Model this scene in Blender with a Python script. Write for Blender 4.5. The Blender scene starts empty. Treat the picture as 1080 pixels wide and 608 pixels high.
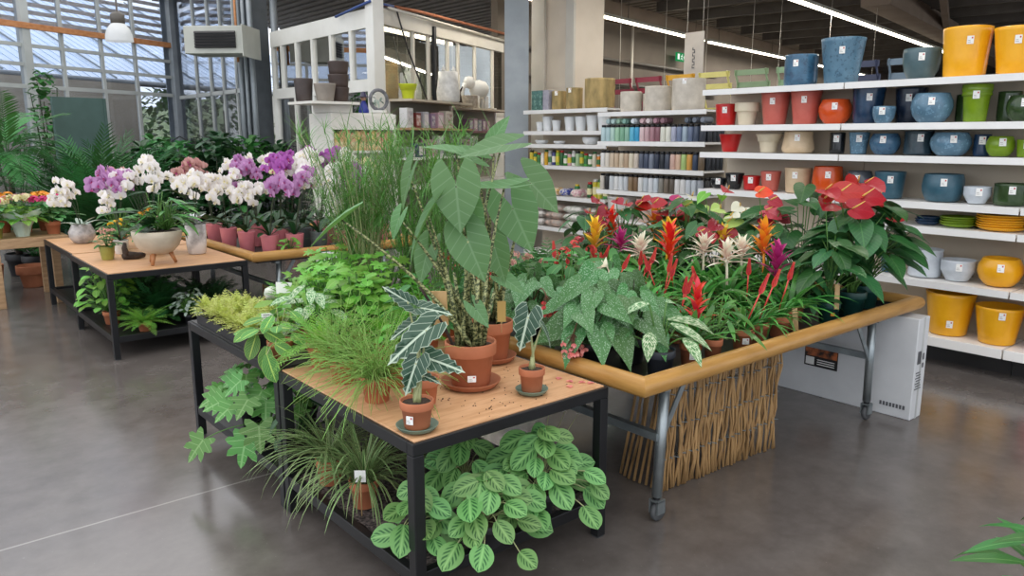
import bpy, math, random
from mathutils import Vector, Matrix
PI = math.pi
V = Vector
R = random.Random(11)
COL = bpy.context.scene.collection
Z = V((0, 0, 1))


def rad(a):
    return math.radians(a)


def lin(h):
    h = h.lstrip('#')
    o = []
    for i in (0, 2, 4):
        c = int(h[i:i + 2], 16) / 255
        o.append(c / 12.92 if c <= .04045 else ((c + .055) / 1.055) ** 2.4)
    return (o[0], o[1], o[2], 1.0)


def uni(a, b):
    return R.uniform(a, b)


# ------------------------------------------------------------------ meshes
class MB:
    """collects faces and links them as one mesh object"""

    def __init__(s):
        s.v = []; s.f = []; s.uv = []; s.rn = []; s.mi = []; s.sm = []

    def face(s, idx, uvs=None, mat=0, rn=None, smooth=True):
        s.f.append(idx)
        k = len(idx)
        s.uv += uvs if uvs else [(0, 0)] * k
        s.rn += rn if rn else [(.5, 0)] * k
        s.mi.append(mat); s.sm.append(smooth)

    def vert(s, co):
        s.v.append((co[0], co[1], co[2])); return len(s.v) - 1

    def box(s, x0, x1, y0, y1, z0, z1, mat=0, mtx=None):
        b = len(s.v)
        for x, y, z in ((x0, y0, z0), (x1, y0, z0), (x1, y1, z0), (x0, y1, z0), (x0, y0, z1), (x1, y0, z1), (x1, y1, z1), (x0, y1, z1)):
            p = V((x, y, z))
            s.vert(mtx @ p if mtx else p)
        for q in ((0, 3, 2, 1), (4, 5, 6, 7), (0, 1, 5, 4), (1, 2, 6, 5), (2, 3, 7, 6), (3, 0, 4, 7)):
            s.face([b + i for i in q], [(0, 0), (1, 0), (1, 1), (0, 1)], mat, smooth=False)
        return s

    def bar(s, a, b, w, h, up=Z, mat=0):
        a = V(a); b = V(b); d = (b - a); L = d.length; d.normalize()
        sd = d.cross(V(up))
        if sd.length < 1e-4: sd = d.cross(V((1, 0, 0)))
        sd.normalize(); n = sd.cross(d)
        m = Matrix((d, sd, n)).transposed().to_4x4(); m.translation = a
        s.box(0, L, -w / 2, w / 2, -h / 2, h / 2, mat, m)
        return s

    def lathe(s, prof, n=24, mat=0, c=(0, 0, 0), cap=True, sx=1, sy=1, ax=None, wob=None):
        """prof: list of (r,z)"""
        b = len(s.v); c = V(c)
        for k, (r, z) in enumerate(prof):
            for i in range(n):
                a = 2 * PI * i / n
                rr = r * (wob(a, k) if wob else 1)
                p = V((rr * math.cos(a) * sx, rr * math.sin(a) * sy, z))
                if ax: p = ax @ p
                s.vert(c + p)
        m = len(prof)
        for k in range(m - 1):
            for i in range(n):
                j = (i + 1) % n
                s.face([b + k * n + i, b + k * n + j, b + (k + 1) * n + j, b + (k + 1) * n + i],
                       [(i / n, k / m), ((i + 1) / n, k / m), ((i + 1) / n, (k + 1) / m), (i / n, (k + 1) / m)], mat)
        if cap:
            if prof[0][0] > 1e-5: s.face([b + i for i in reversed(range(n))], None, mat, smooth=False)
            if prof[-1][0] > 1e-5: s.face([b + (m - 1) * n + i for i in range(n)], None, mat, smooth=False)
        return s

    def tube(s, pts, r, n=6, mat=0, rn=.5):
        pts = [V(p) for p in pts]; m = len(pts)
        rs = r if isinstance(r, (list, tuple)) else [r] * m
        b = len(s.v); ref = None; acc = 0
        for k, p in enumerate(pts):
            d = (pts[min(k + 1, m - 1)] - pts[max(k - 1, 0)])
            d = d.normalized() if d.length > 1e-9 else V((0, 0, 1))
            if ref is None:
                ref = d.cross(V((.31, .77, .1)))
                if ref.length < .1: ref = d.cross(V((1, 0, 0)))
            ref = (ref - d * ref.dot(d)).normalized(); o = d.cross(ref)
            for i in range(n):
                a = 2 * PI * i / n
                s.vert(p + (ref * math.cos(a) + o * math.sin(a)) * rs[k])
        for k in range(m - 1):
            for i in range(n):
                j = (i + 1) % n
                s.face([b + k * n + i, b + k * n + j, b + (k + 1) * n + j, b + (k + 1) * n + i],
                       [(k / (m - 1), i / n), (k / (m - 1), (i + 1) / n), ((k + 1) / (m - 1), (i + 1) / n), ((k + 1) / (m - 1), i / n)], mat, [(rn, 0)] * 4)
        s.face([b + i for i in reversed(range(n))], None, mat)
        s.face([b + (m - 1) * n + i for i in range(n)], None, mat)
        return s

    def build(s, name, mats, parent=None, bevel=0, loc=None):
        me = bpy.data.meshes.new(name)
        me.from_pydata(s.v, [], s.f)
        l = me.uv_layers.new(name='UVMap'); l.data.foreach_set('uv', [c for p in s.uv for c in p])
        l = me.uv_layers.new(name='rnd'); l.data.foreach_set('uv', [c for p in s.rn for c in p])
        me.polygons.foreach_set('material_index', s.mi)
        me.polygons.foreach_set('use_smooth', s.sm)
        for m in (mats if isinstance(mats, (list, tuple)) else [mats]): me.materials.append(m)
        me.update()
        o = bpy.data.objects.new(name, me); COL.objects.link(o)
        if parent is not None: o.parent = parent
        if loc is not None: o.location = loc
        if bevel:
            bv = o.modifiers.new('Bevel', 'BEVEL'); bv.width = bevel; bv.segments = 2; bv.limit_method = 'ANGLE'
        return o


LABELS = {}


def tag(o, label, cat, group=None, kind=None):
    if label in LABELS and group is None: print('DUPLICATE LABEL', label)
    LABELS[label] = 1
    o['label'] = label; o['category'] = cat
    if group: o['group'] = group
    if kind: o['kind'] = kind
    return o


def thing(name, label, cat, loc=(0, 0, 0), rz=0, group=None):
    o = bpy.data.objects.new(name, None); COL.objects.link(o)
    o.empty_display_size = .05
    o.location = loc; o.rotation_euler = (0, 0, rz)
    return tag(o, label, cat, group)


def single(mb, name, mats, label, cat, loc=(0, 0, 0), rz=0, group=None, bevel=0):
    o = mb.build(name, mats, None, bevel, loc); o.rotation_euler = (0, 0, rz)
    return tag(o, label, cat, group)


def struct(name, mb, mats, bevel=0):
    o = mb.build(name, mats, None, bevel); o['kind'] = 'structure'
    return o


# ------------------------------------------------------------------ leaves
def frame(d, up=Z):
    d = V(d).normalized(); sd = d.cross(V(up))
    if sd.length < 1e-3: sd = d.cross(V((1, 0, .1)))
    sd.normalize(); return d, sd, sd.cross(d)


def mapper(base, d, up, bend, fold, L, wave=0, wn=4, ph=0, roll=0):
    d, sd, n = frame(d, up); base = V(base)
    if roll:
        q = Matrix.Rotation(roll, 3, d); sd = q @ sd; n = q @ n
    k = bend / L

    def f(x, y):
        if abs(k) < 1e-4: a, z = x, 0
        else: a, z = math.sin(k * x) / k, -(1 - math.cos(k * x)) / k
        z += fold * abs(y)
        if wave: z += wave * L * math.sin(x / L * wn * 2 * PI + ph) * abs(y) / L * 3
        return base + d * a + n * z + sd * y
    return f


SH = {
    'lance': lambda t: math.sin(PI * min(1, t * .97 + .03) ** .75) ** .85,
    'oval': lambda t: math.sin(PI * min(1, t * .96 + .04)) ** .62,
    'ovate': lambda t: math.sin(PI * min(1, t * .95 + .05) ** .62) ** .8,
    'strap': lambda t: min(1, .45 + t * 2.2) * (1 - max(0, t - .45) ** 2 * 3.2) if t < 1 else 0,
    'grass': lambda t: (1 - t) ** .6 * min(1, .6 + 2 * t),
    'obov': lambda t: math.sin(PI * min(1, t * .96 + .02) ** 1.4) ** .7,
}


def leaf(mb, base, d, L, W, shape='lance', bend=.6, fold=.25, n=6, across=2, mat=0, up=Z, wave=0, wn=3, rn=None, roll=0):
    f = mapper(base, d, up, bend, fold, L, wave, wn, uni(0, 6), roll)
    w = SH[shape]; rr = uni(0, 1) if rn is None else rn
    m = across; b = len(mb.v)
    for i in range(n + 1):
        t = i / n; ww = max(w(min(t, 1)), 0) * W / 2
        if i == n: ww = max(.002 * W, ww * .15)
        for j in range(m + 1):
            mb.vert(f(t * L, (j / m * 2 - 1) * ww))
    for i in range(n):
        for j in range(m):
            a = b + i * (m + 1) + j
            q = [(i, j), (i, j + 1), (i + 1, j + 1), (i + 1, j)]
            mb.face([a, a + 1, a + m + 2, a + m + 1], [(x / n, y / m) for x, y in q], mat, [(rr, abs(y / m * 2 - 1)) for x, y in q])


OUT = {
    'arrow': [(1, 0), (.9, .05), (.75, .135), (.55, .24), (.3, .335), (.08, .38), (-.15, .385), (-.38, .34), (-.6, .24), (-.58, .17), (-.32, .07), (-.04, 0)],
    'polly': [(1, 0), (.9, .03), (.82, .10), (.72, .085), (.62, .18), (.51, .155), (.4, .25), (.28, .22), (.16, .30), (.03, .26), (-.1, .31), (-.24, .27), (-.36, .2), (-.38, .11), (-.24, .05), (-.04, 0)],
    'heart': [(1, 0), (.9, .07), (.75, .2), (.55, .34), (.3, .45), (.05, .48), (-.15, .42), (-.27, .29), (-.3, .17), (-.2, .07), (-.04, 0)],
    'spathe': [(1, 0), (.93, .09), (.8, .24), (.58, .4), (.3, .5), (.05, .5), (-.14, .42), (-.24, .28), (-.23, .14), (-.12, .05), (-.02, 0)],
    'angel': [(1, 0), (.85, .05), (.65, .14), (.4, .25), (.15, .34), (-.08, .36), (-.22, .28), (-.28, .15), (-.18, .06), (-.03, 0)],
    'round': [(1, 0), (.95, .16), (.8, .34), (.55, .47), (.25, .52), (-.05, .46), (-.25, .3), (-.3, .14), (-.16, .05), (-.03, 0)],
    'maple': [(1, 0), (.84, .13), (.66, .19), (.5, .2), (.62, .4), (.66, .6), (.46, .58), (.28, .42), (.24, .62), (.12, .78), (0, .66), (-.03, .46), (-.18, .54), (-.32, .52), (-.3, .34), (-.16, .14), (-.03, 0)],
    'ivy': [(1, 0), (.8, .12), (.5, .2), (.45, .5), (.25, .5), (.05, .38), (-.2, .42), (-.22, .2), (-.04, 0)],
}


def blade(mb, base, d, L, shape='heart', wid=1, bend=.5, fold=.12, mat=0, up=Z, rings=3, wave=0, wn=3, rn=None, roll=0):
    """leaf on a centre point with an outline around it"""
    f = mapper(base, d, up, bend, fold, L, wave, wn, uni(0, 6), roll)
    h = OUT[shape]; out = [(x, y * wid) for x, y in h] + [(x, -y * wid) for x, y in reversed(h[1:-1])]
    m = len(out); b = len(mb.v); rr = uni(0, 1) if rn is None else rn
    ym = max(y for x, y in out)
    xm = min(x for x, y in out)
    uvf = lambda x, y: (x, .5 + .5 * y / ym)
    mb.vert(f(0, 0))
    for k in range(1, rings + 1):
        q = k / rings
        for x, y in out: mb.vert(f(x * q * L, y * q * L))
    for i in range(m):
        j = (i + 1) % m
        q = 1 / rings
        mb.face([b, b + 1 + j, b + 1 + i], [uvf(0, 0), uvf(out[j][0] * q, out[j][1] * q), uvf(out[i][0] * q, out[i][1] * q)], mat, [(rr, 0), (rr, q), (rr, q)])
        for k in range(1, rings):
            a = b + 1 + (k - 1) * m; c = a + m; q1 = k / rings; q2 = (k + 1) / rings
            mb.face([a + i, a + j, c + j, c + i],
                    [uvf(out[i][0] * q1, out[i][1] * q1), uvf(out[j][0] * q1, out[j][1] * q1), uvf(out[j][0] * q2, out[j][1] * q2), uvf(out[i][0] * q2, out[i][1] * q2)],
                    mat, [(rr, q1), (rr, q1), (rr, q2), (rr, q2)])


def curve_pts(a, b, sag=.0, n=8, bulge=(0, 0, 0)):
    a = V(a); b = V(b); o = []
    for i in range(n + 1):
        t = i / n
        o.append(a.lerp(b, t) + (V(bulge) * 4 + V((0, 0, sag * 4))) * t * (1 - t))
    return o


def dirv(az, el):
    return V((math.cos(az) * math.cos(el), math.sin(az) * math.cos(el), math.sin(el)))


def frond(mb, base, d, L, W, n=16, bend=.9, mat=0, stem=None, up=Z, lw=.22, ang=1.0, taper='fern', lsh='lance', droop=.3, ln=2):
    """pinnate frond: rachis with leaflets"""
    d, sd, nn = frame(d, up); base = V(base)
    k = bend / L; rr = uni(0, 1); pts = []
    for i in range(n + 1):
        x = L * i / n
        a, z = (x, 0) if abs(k) < 1e-4 else (math.sin(k * x) / k, -(1 - math.cos(k * x)) / k)
        p = base + d * a + nn * z
        t = i / n; pts.append(p)
        tg = d * math.cos(k * x) - nn * math.sin(k * x)
        nl = d * math.sin(k * x) + nn * math.cos(k * x)
        if taper == 'fern': w = W / 2 * math.sin(PI * (t * .86 + .1)) ** .7
        elif taper == 'palm': w = W / 2 * (math.sin(PI * (t * .8 + .13)) ** .6)
        else: w = W / 2
        if t < .12 and taper == 'palm': continue
        for s in (-1, 1):
            dd = (tg * math.cos(ang) + sd * s * math.sin(ang) + nl * uni(-.1, .18)).normalized()
            leaf(mb, p, dd, w, w * lw + .0008, lsh, droop, 0, ln, 1, mat, nl, rn=min(1, max(0, rr + uni(-.2, .2))))
    mb.tube(pts[::2] if n > 8 else pts, [.0035 * (1 - .7 * i / len(pts[::2] if n > 8 else pts)) * (L / .5) ** .5 for i in range(len(pts[::2] if n > 8 else pts))], 4, mat if stem is None else stem)
# ------------------------------------------------------------------ materials
class NT:
    def __init__(s, name):
        s.m = bpy.data.materials.new(name); s.m.use_nodes = True
        s.t = s.m.node_tree; s.n = s.t.nodes; s.n.clear()
        s.out = s.n.new('ShaderNodeOutputMaterial')

    def node(s, typ, **kw):
        o = s.n.new(typ)
        for k, v in kw.items(): setattr(o, k, v)
        return o

    def link(s, a, b): s.t.links.new(a, b)

    def put(s, sock, v):
        if isinstance(v, bpy.types.NodeSocket): s.link(v, sock)
        else: sock.default_value = v

    def math(s, op, a, b=None, c=None):
        o = s.node('ShaderNodeMath', operation=op); s.put(o.inputs[0], a)
        if b is not None: s.put(o.inputs[1], b)
        if c is not None: s.put(o.inputs[2], c)
        return o.outputs[0]

    def mix(s, f, a, b, typ='MIX'):
        o = s.node('ShaderNodeMix', data_type='RGBA', blend_type=typ)
        s.put(o.inputs[0], f); s.put(o.inputs[6], a); s.put(o.inputs[7], b)
        return o.outputs[2]

    def noise(s, scale, detail=4, vec=None, rough=.55):
        o = s.node('ShaderNodeTexNoise'); o.inputs['Scale'].default_value = scale
        o.inputs['Detail'].default_value = detail; o.inputs['Roughness'].default_value = rough
        if vec is not None: s.link(vec, o.inputs['Vector'])
        return o.outputs[0]

    def ramp(s, f, stops):
        o = s.node('ShaderNodeValToRGB'); e = o.color_ramp.elements
        while len(e) < len(stops): e.new(.5)
        for q, (p, c) in zip(e, stops): q.position = p; q.color = c
        s.link(f, o.inputs[0]); return o.outputs[0]

    def coord(s, k='Object', scale=None, rot=None):
        o = s.node('ShaderNodeTexCoord').outputs[k]
        if scale or rot:
            mp = s.node('ShaderNodeMapping'); s.link(o, mp.inputs[0])
            if scale: mp.inputs['Scale'].default_value = scale
            if rot: mp.inputs['Rotation'].default_value = rot
            o = mp.outputs[0]
        return o

    def bsdf(s, col, rough=.5, metal=0, spec=.5, bump=None, bs=.3, bd=.01, **kw):
        o = s.node('ShaderNodeBsdfPrincipled')
        s.put(o.inputs['Base Color'], col); s.put(o.inputs['Roughness'], rough)
        o.inputs['Metallic'].default_value = metal; o.inputs['Specular IOR Level'].default_value = spec
        for k, v in kw.items(): s.put(o.inputs[k.replace('_', ' ')], v)
        if bump is not None:
            b = s.node('ShaderNodeBump'); b.inputs['Strength'].default_value = bs; b.inputs['Distance'].default_value = bd
            s.link(bump, b.inputs['Height']); s.link(b.outputs[0], o.inputs['Normal'])
        return o.outputs[0]

    def done(s, sh):
        s.link(sh, s.out.inputs[0]); return s.m


def plain(name, c1, c2=None, scale=6, rough=.5, metal=0, spec=.5, bump=0, coord='Object', stretch=None, lo=.35, hi=.65, detail=5, bs=.3):
    t = NT(name)
    nz = t.noise(scale, detail, t.coord(coord, stretch))
    a = lin(c1); b = lin(c2) if c2 else tuple(x * .88 for x in a[:3]) + (1,)
    col = t.ramp(nz, [(lo, b), (hi, a)])
    return t.done(t.bsdf(col, rough, metal, spec, nz if bump else None, bs, bump or .001))


def leafmat(name, base, var=.3, pat=None, c2=None, c3=None, rough=.42, trans=.3, midrib=None, k=.55, nv=7, tcol=None, spec=.5, hue=.02):
    t = NT(name)
    uv = t.node('ShaderNodeUVMap', uv_map='UVMap'); rn = t.node('ShaderNodeUVMap', uv_map='rnd')
    sp = t.node('ShaderNodeSeparateXYZ'); t.link(uv.outputs[0], sp.inputs[0]); u, v = sp.outputs[0], sp.outputs[1]
    sr = t.node('ShaderNodeSeparateXYZ'); t.link(rn.outputs[0], sr.inputs[0]); rr, ed = sr.outputs[0], sr.outputs[1]
    a = t.math('MULTIPLY', t.math('ABSOLUTE', t.math('SUBTRACT', v, .5)), 2)
    sv = t.math('MULTIPLY', t.math('SUBTRACT', u, t.math('MULTIPLY', a, k)), nv)
    tri = t.math('MULTIPLY', t.math('ABSOLUTE', t.math('SUBTRACT', t.math('FRACT', t.math('ADD', sv, 50)), .5)), 2)  # 1 at veins
    col = lin(base)

    def smooth(x, lo, hi):
        o = t.node('ShaderNodeMapRange', interpolation_type='SMOOTHSTEP'); t.put(o.inputs[0], x)
        o.inputs[1].default_value = lo; o.inputs[2].default_value = hi; return o.outputs[0]
    if pat == 'veins':      # pale veins, midrib and margin on dark green
        vn = t.math('MULTIPLY', smooth(tri, .88, .98), .75); md = smooth(a, .11, .04); mg = t.math('MULTIPLY', smooth(ed, .93, .985), .8)
        f = t.math('MAXIMUM', t.math('MAXIMUM', vn, md), mg)
        col = t.mix(f, col, lin(c2))
    elif pat == 'maranta':  # dark blotches between the side veins
        bl = t.math('MULTIPLY', smooth(tri, .66, .36), t.math('MULTIPLY', smooth(a, .12, .24), smooth(a, .66, .48)))
        mid = smooth(a, .12, .03)
        col = t.mix(bl, col, lin(c2)); col = t.mix(t.math('MULTIPLY', mid, .5), col, lin(c3))
    elif pat == 'spots':
        vo = t.node('ShaderNodeTexVoronoi'); vo.inputs['Scale'].default_value = 1
        mp = t.node('ShaderNodeMapping'); mp.inputs['Scale'].default_value = (26, 20, 1); t.link(uv.outputs[0], mp.inputs[0]); t.link(mp.outputs[0], vo.inputs[0])
        f = smooth(vo.outputs[0], .42, .26)
        f = t.math('MULTIPLY', f, smooth(tri, .98, .75))
        f = t.math('MULTIPLY', f, smooth(a, .03, .1))
        col = t.mix(f, col, lin(c2))
    elif pat == 'variegated':
        mp = t.node('ShaderNodeMapping'); mp.inputs['Scale'].default_value = (9, 5, 1); t.link(uv.outputs[0], mp.inputs[0])
        nz = t.noise(1, 3, mp.outputs[0]); f = smooth(t.math('ADD', nz, t.math('MULTIPLY', tri, .22)), .56, .68)
        f = t.math('MULTIPLY', f, smooth(ed, .97, .8))
        col = t.mix(f, col, lin(c2))
    elif pat == 'ribs':     # light midrib and faint side veins
        f = t.math('MAXIMUM', t.math('MULTIPLY', smooth(tri, .82, .97), .45), smooth(a, .10, .02))
        col = t.mix(f, col, lin(c2))
    elif pat == 'grad':     # base to tip
        col = t.mix(smooth(u, .15, .8), col, lin(c2))
    elif pat == 'edge':
        col = t.mix(smooth(ed, .55, .8), col, lin(c2))
    elif pat == 'heartvein':
        f = t.math('MULTIPLY', t.math('MAXIMUM', smooth(tri, .85, .97), smooth(a, .07, .02)), .5)
        col = t.mix(f, col, lin(c2))
    elif pat == 'petal':    # darker eye near the base with faint veins
        f = smooth(u, .45, .05); col = t.mix(f, col, lin(c2))
    hsv = t.node('ShaderNodeHueSaturation')
    t.put(hsv.inputs['Hue'], t.math('ADD', .5 - hue, t.math('MULTIPLY', rr, 2 * hue)))
    t.put(hsv.inputs['Value'], t.math('ADD', 1 - var, t.math('MULTIPLY', rr, 2 * var)))
    t.put(hsv.inputs['Color'], col); col = hsv.outputs[0]
    bmp = t.math('MULTIPLY', tri, -1)
    sh = t.bsdf(col, rough, 0, spec, bmp, .25, .002)
    if trans:
        tr = t.node('ShaderNodeBsdfTranslucent')
        t.put(tr.inputs[0], t.mix(.65, col, lin(tcol), 'MIX') if tcol else col)
        mx = t.node('ShaderNodeMixShader'); mx.inputs[0].default_value = trans
        t.link(sh, mx.inputs[1]); t.link(tr.outputs[0], mx.inputs[2]); sh = mx.outputs[0]
    return t.done(sh)


def emis(name, c, s):
    t = NT(name); e = t.node('ShaderNodeEmission'); e.inputs[0].default_value = lin(c); e.inputs[1].default_value = s
    return t.done(e.outputs[0])


def glassmat(name, tint='#ffffff', refl=.1, rough=.0):
    t = NT(name)
    a = t.node('ShaderNodeBsdfTransparent'); a.inputs[0].default_value = lin(tint)
    g = t.node('ShaderNodeBsdfGlossy'); g.inputs['Roughness'].default_value = rough
    lw = t.node('ShaderNodeLayerWeight'); lw.inputs[0].default_value = .25
    nz = t.noise(1.5, 2, t.coord())
    f = t.math('MULTIPLY', t.math('ADD', t.math('MULTIPLY', lw.outputs[0], .6), refl), t.math('ADD', .8, t.math('MULTIPLY', nz, .4)))
    mx = t.node('ShaderNodeMixShader'); t.link(f, mx.inputs[0]); t.link(a.outputs[0], mx.inputs[1]); t.link(g.outputs[0], mx.inputs[2])
    return t.done(mx.outputs[0])


def woodmat(name, c1, c2, scale=(1, 12, 12), rough=.5, bump=.002, knots=False):
    t = NT(name)
    co = t.coord('Object', scale)
    nz = t.noise(3, 6, co, .6)
    col = t.ramp(nz, [(.3, lin(c2)), (.62, lin(c1))])
    if knots:
        n2 = t.noise(7, 3, t.coord('Object')); col = t.mix(t.math('MULTIPLY', t.math('GREATER_THAN', n2, .66), .5), col, lin(c2))
    return t.done(t.bsdf(col, rough, 0, .4, nz, .25, bump))


M = {}
# setting
def floormat():
    t = NT('polished_concrete')
    co = t.coord('Object')
    n1 = t.noise(.55, 6, co, .6); n2 = t.noise(5, 6, co, .65); n3 = t.noise(60, 3, co)
    col = t.ramp(n1, [(.3, lin('#534c49')), (.55, lin('#655f5b')), (.75, lin('#736d6a'))])
    col = t.mix(.45, col, t.ramp(n2, [(.3, lin('#4f4845')), (.7, lin('#77716d'))]))
    sp = t.math('GREATER_THAN', n3, .72); col = t.mix(t.math('MULTIPLY', sp, .25), col, lin('#a8a29c'))
    # saw-cut joints of the slab
    sx = t.node('ShaderNodeSeparateXYZ'); t.link(co, sx.inputs[0])
    jy = t.math('LESS_THAN', t.math('ABSOLUTE', t.math('SUBTRACT', t.math('FRACT', t.math('DIVIDE', t.math('ADD', sx.outputs[1], -.14), 7)), .5)), .0009)
    col = t.mix(t.math('MULTIPLY', jy, .55), col, lin('#a5a09b'))
    rg = t.math('ADD', .10, t.math('MULTIPLY', n2, .17))
    return t.done(t.bsdf(col, rg, 0, .9, n2, .03, .002))


M['floor'] = floormat()
M['ceil'] = plain('corrugated_deck', '#8d857b', '#7a7269', 3, .7)
M['purlin'] = plain('purlin_steel', '#625d57', '#544f4a', 3, .6)
M['beige_beam'] = plain('painted_beam', '#8f8072', '#817265', 2, .6)
M['taupe'] = plain('taupe_wall', '#71685d', '#665d53', .8, .8)
M['conduit'] = plain('dark_conduit', '#57524b', None, 3, .5)
M['steelgrey'] = plain('grey_painted_steel', '#9aa0a3', '#868d91', 2, .45, .3)
M['steeldark'] = plain('dark_grey_steel', '#7b8186', '#6a7075', 3, .45, .3)
M['mull'] = plain('mullion_grey', '#b9bcb8', '#a8aca9', 2, .5)
M['creamcol'] = plain('cream_cladding', '#e2d6c5', '#d4c7b5', 1.2, .6)
M['creamtrim'] = plain('pale_trim', '#d5d0c5', '#c6c0b4', 1.2, .6)
M['cabinwhite'] = plain('offwhite_frame', '#e2e0d8', '#d3d0c6', 1.5, .5)
M['glass'] = glassmat('window_glass', '#eaeef4', .06)
M['cabinglass_side'] = glassmat('cabin_side_glass', '#f2f4f1', .5)
M['cabinglass'] = glassmat('cabin_glass', '#f2f4f1', .04)
M['orangebeam'] = woodmat('glulam', '#c58a5b', '#a96c40', (1, 8, 8))
M['slat'] = woodmat('lath_slat', '#e6d6c6', '#cbb9a8', (1, 8, 8))
M['conc'] = plain('concrete_wall', '#c4baa9', '#aea493', 1.2, .9, detail=7)
M['bluesheet'] = plain('translucent_roof_sheet', '#d6e4f6', '#c6d8f0', .8, .35)
M['terrain'] = plain('hill_scrub', '#7c8a66', '#54653f', 2, .95, detail=8)
M['white_em'] = emis('led_tube', '#fff3dc', 9)
M['lampshade'] = leafmat('pendant_opal', '#f0f2f4', .02, trans=.5, rough=.2)
M['heater'] = plain('heater_casing', '#b7b8ae', '#a6a79d', 2, .45)
M['black'] = plain('black_plastic', '#1c1c1d', '#141415', 8, .45)
M['blacksteel'] = plain('black_steel', '#1d1e21', '#151618', 5, .38, .2, .5)
M['blackmetalwarm'] = plain('black_edge', '#2c2b2b', '#222121', 5, .4)
M['osb'] = woodmat('plywood_top', '#d2a57c', '#b98a60', (2.2, 14, 14), .5, .001, True)
M['bamboo'] = woodmat('round_rail_wood', '#b98d4f', '#9d7136', (1.2, 10, 10), .35)
M['bamboo2'] = woodmat('round_rail_wood_side', '#b98d4f', '#9d7136', (10, 1.2, 10), .35)
M['galv'] = plain('galvanised_steel', '#9ea6a8', '#858d8f', 9, .38, .75)
M['rubber'] = plain('grey_rubber', '#4a4c4e', None, 5, .6)
M['willow'] = woodmat('willow_stick', '#ad8a5c', '#7d5f3a', (9, 9, 2), .7)
M['card'] = plain('white_carton', '#d0d2d3', '#c4c6c8', 3, .6)
M['inkgrey'] = plain('printed_grey', '#55565a', None, 4, .6)
M['inkblack'] = plain('printed_black', '#1b1a1a', None, 4, .55)
M['paper'] = plain('white_paper', '#f2f2ee', '#e6e6e2', 4, .6)
M['bar'] = plain('ink_text', '#5a5a5a', None, 5, .6)
M['shelfwhite'] = plain('white_shelf_metal', '#f0eeea', '#e6e3de', 2, .4)
M['shelfedge'] = plain('shelf_edge_rail', '#e9e8e5', None, 2, .35)
M['backpanel'] = plain('beige_back_panel', '#c3b6a3', '#b5a895', 1, .6)
M['gravel'] = plain('fine_dark_gravel', '#6b5f5c', '#262122', 70, .9, bump=.01, detail=8, lo=.4, hi=.62, bs=.6)
M['soil'] = plain('potting_soil', '#4a3a2e', '#261c15', 60, .95, bump=.006, lo=.35, hi=.7)
M['terra'] = plain('terracotta', '#bd7450', '#a96443', 7, .75, lo=.3, hi=.7)
M['terrad'] = plain('aged_terracotta', '#a96a4a', '#8f5538', 6, .8, lo=.3, hi=.7)
M['saucergreen'] = plain('green_grey_saucer', '#6f8272', '#5f7263', 6, .5)
M['greenpot'] = plain('dark_green_plastic', '#1f4f48', '#184039', 5, .45)
M['bluepot'] = plain('dark_slate_plastic', '#353b45', '#2b3038', 5, .45)
M['pinkpot'] = plain('pink_pot', '#d78389', '#ca737b', 5, .45)
M['clearpot'] = plain('smoky_clear_plastic', '#5e6663', '#4a514f', 6, .3)
M['blackpot'] = plain('black_nursery_pot', '#26262a', '#1b1b1e', 5, .5)
M['creampot'] = plain('cream_stoneware', '#c9bda8', '#b9ac97', 8, .5)
M['whitepot'] = plain('white_ceramic', '#e6e4de', '#d8d6d0', 5, .4)
M['olivepot'] = plain('olive_glazed', '#a5a04e', '#8d8a42', 6, .35)
M['tagwood'] = woodmat('wood_tag', '#c9a878', '#a9885a', (8, 8, 2))
M['orangetag'] = plain('orange_sticker', '#f09a2a', None, 4, .5)
M['yellowtag'] = plain('yellow_card', '#c9a862', None, 4, .6)
M['legwood'] = woodmat('warm_leg_wood', '#b27a4e', '#93603a', (9, 9, 2))
M['oldwood'] = woodmat('raw_timber', '#b59470', '#937352', (2, 12, 12))
M['bark'] = plain('driftwood_bark', '#4b3d34', '#2b221d', 20, .9, bump=.01, bs=.8)
M['silverfoil'] = plain('silver_wrap', '#d8dcda', '#b8bebd', 14, .3, .3)
M['wrap'] = plain('pale_green_tissue', '#c9d8c9', '#b5c7b8', 8, .6)

# foliage
M['lf_zeb'] = leafmat('elephant_ear_leaf', '#57804f', .2, 'heartvein', '#82a57c', trans=.22, tcol='#7fae3a', k=.35, nv=4, rough=.5, hue=.01)
M['pet_zeb'] = None
M['lf_polly'] = leafmat('silver_veined_leaf', '#30503c', .15, 'veins', '#b9cab4', trans=.12, k=.42, nv=4.5, rough=.35)
M['lf_maranta'] = leafmat('prayer_plant_leaf', '#6fa05a', .2, 'maranta', '#2c612b', '#9bcb7c', trans=.25, k=.5, nv=6, rough=.5)
M['lf_maranta2'] = leafmat('lemon_prayer_plant_leaf', '#5c9447', .15, 'veins', '#c3e070', trans=.3, k=.35, nv=8, rough=.5)
M['lf_spot'] = leafmat('spotted_begonia_leaf', '#4a7b42', .3, 'spots', '#98b596', trans=.22, nv=6, k=.5)
M['lf_agla'] = leafmat('variegated_leaf', '#4d8a4c', .15, 'variegated', '#cfe0bb', trans=.25, nv=9, k=.4)
M['lf_glossy'] = leafmat('glossy_heart_leaf', '#2c5f2f', .28, 'heartvein', '#5b8a4d', trans=.2, k=.4, nv=6, rough=.4)
M['lf_dark'] = leafmat('dark_green_leaf', '#234a26', .35, 'ribs', '#3f6b3c', trans=.2, rough=.35)
M['lf_mid'] = leafmat('mid_green_leaf', '#3d7838', .35, 'ribs', '#6da05a', trans=.3)
M['lf_brom'] = leafmat('bromeliad_leaf', '#3b7a34', .35, 'grad', '#5a9a45', trans=.28, rough=.28)
M['lf_light'] = leafmat('light_green_leaf', '#79b54a', .28, 'ribs', '#a2d070', trans=.4, tcol='#9ccf3f')
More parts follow.
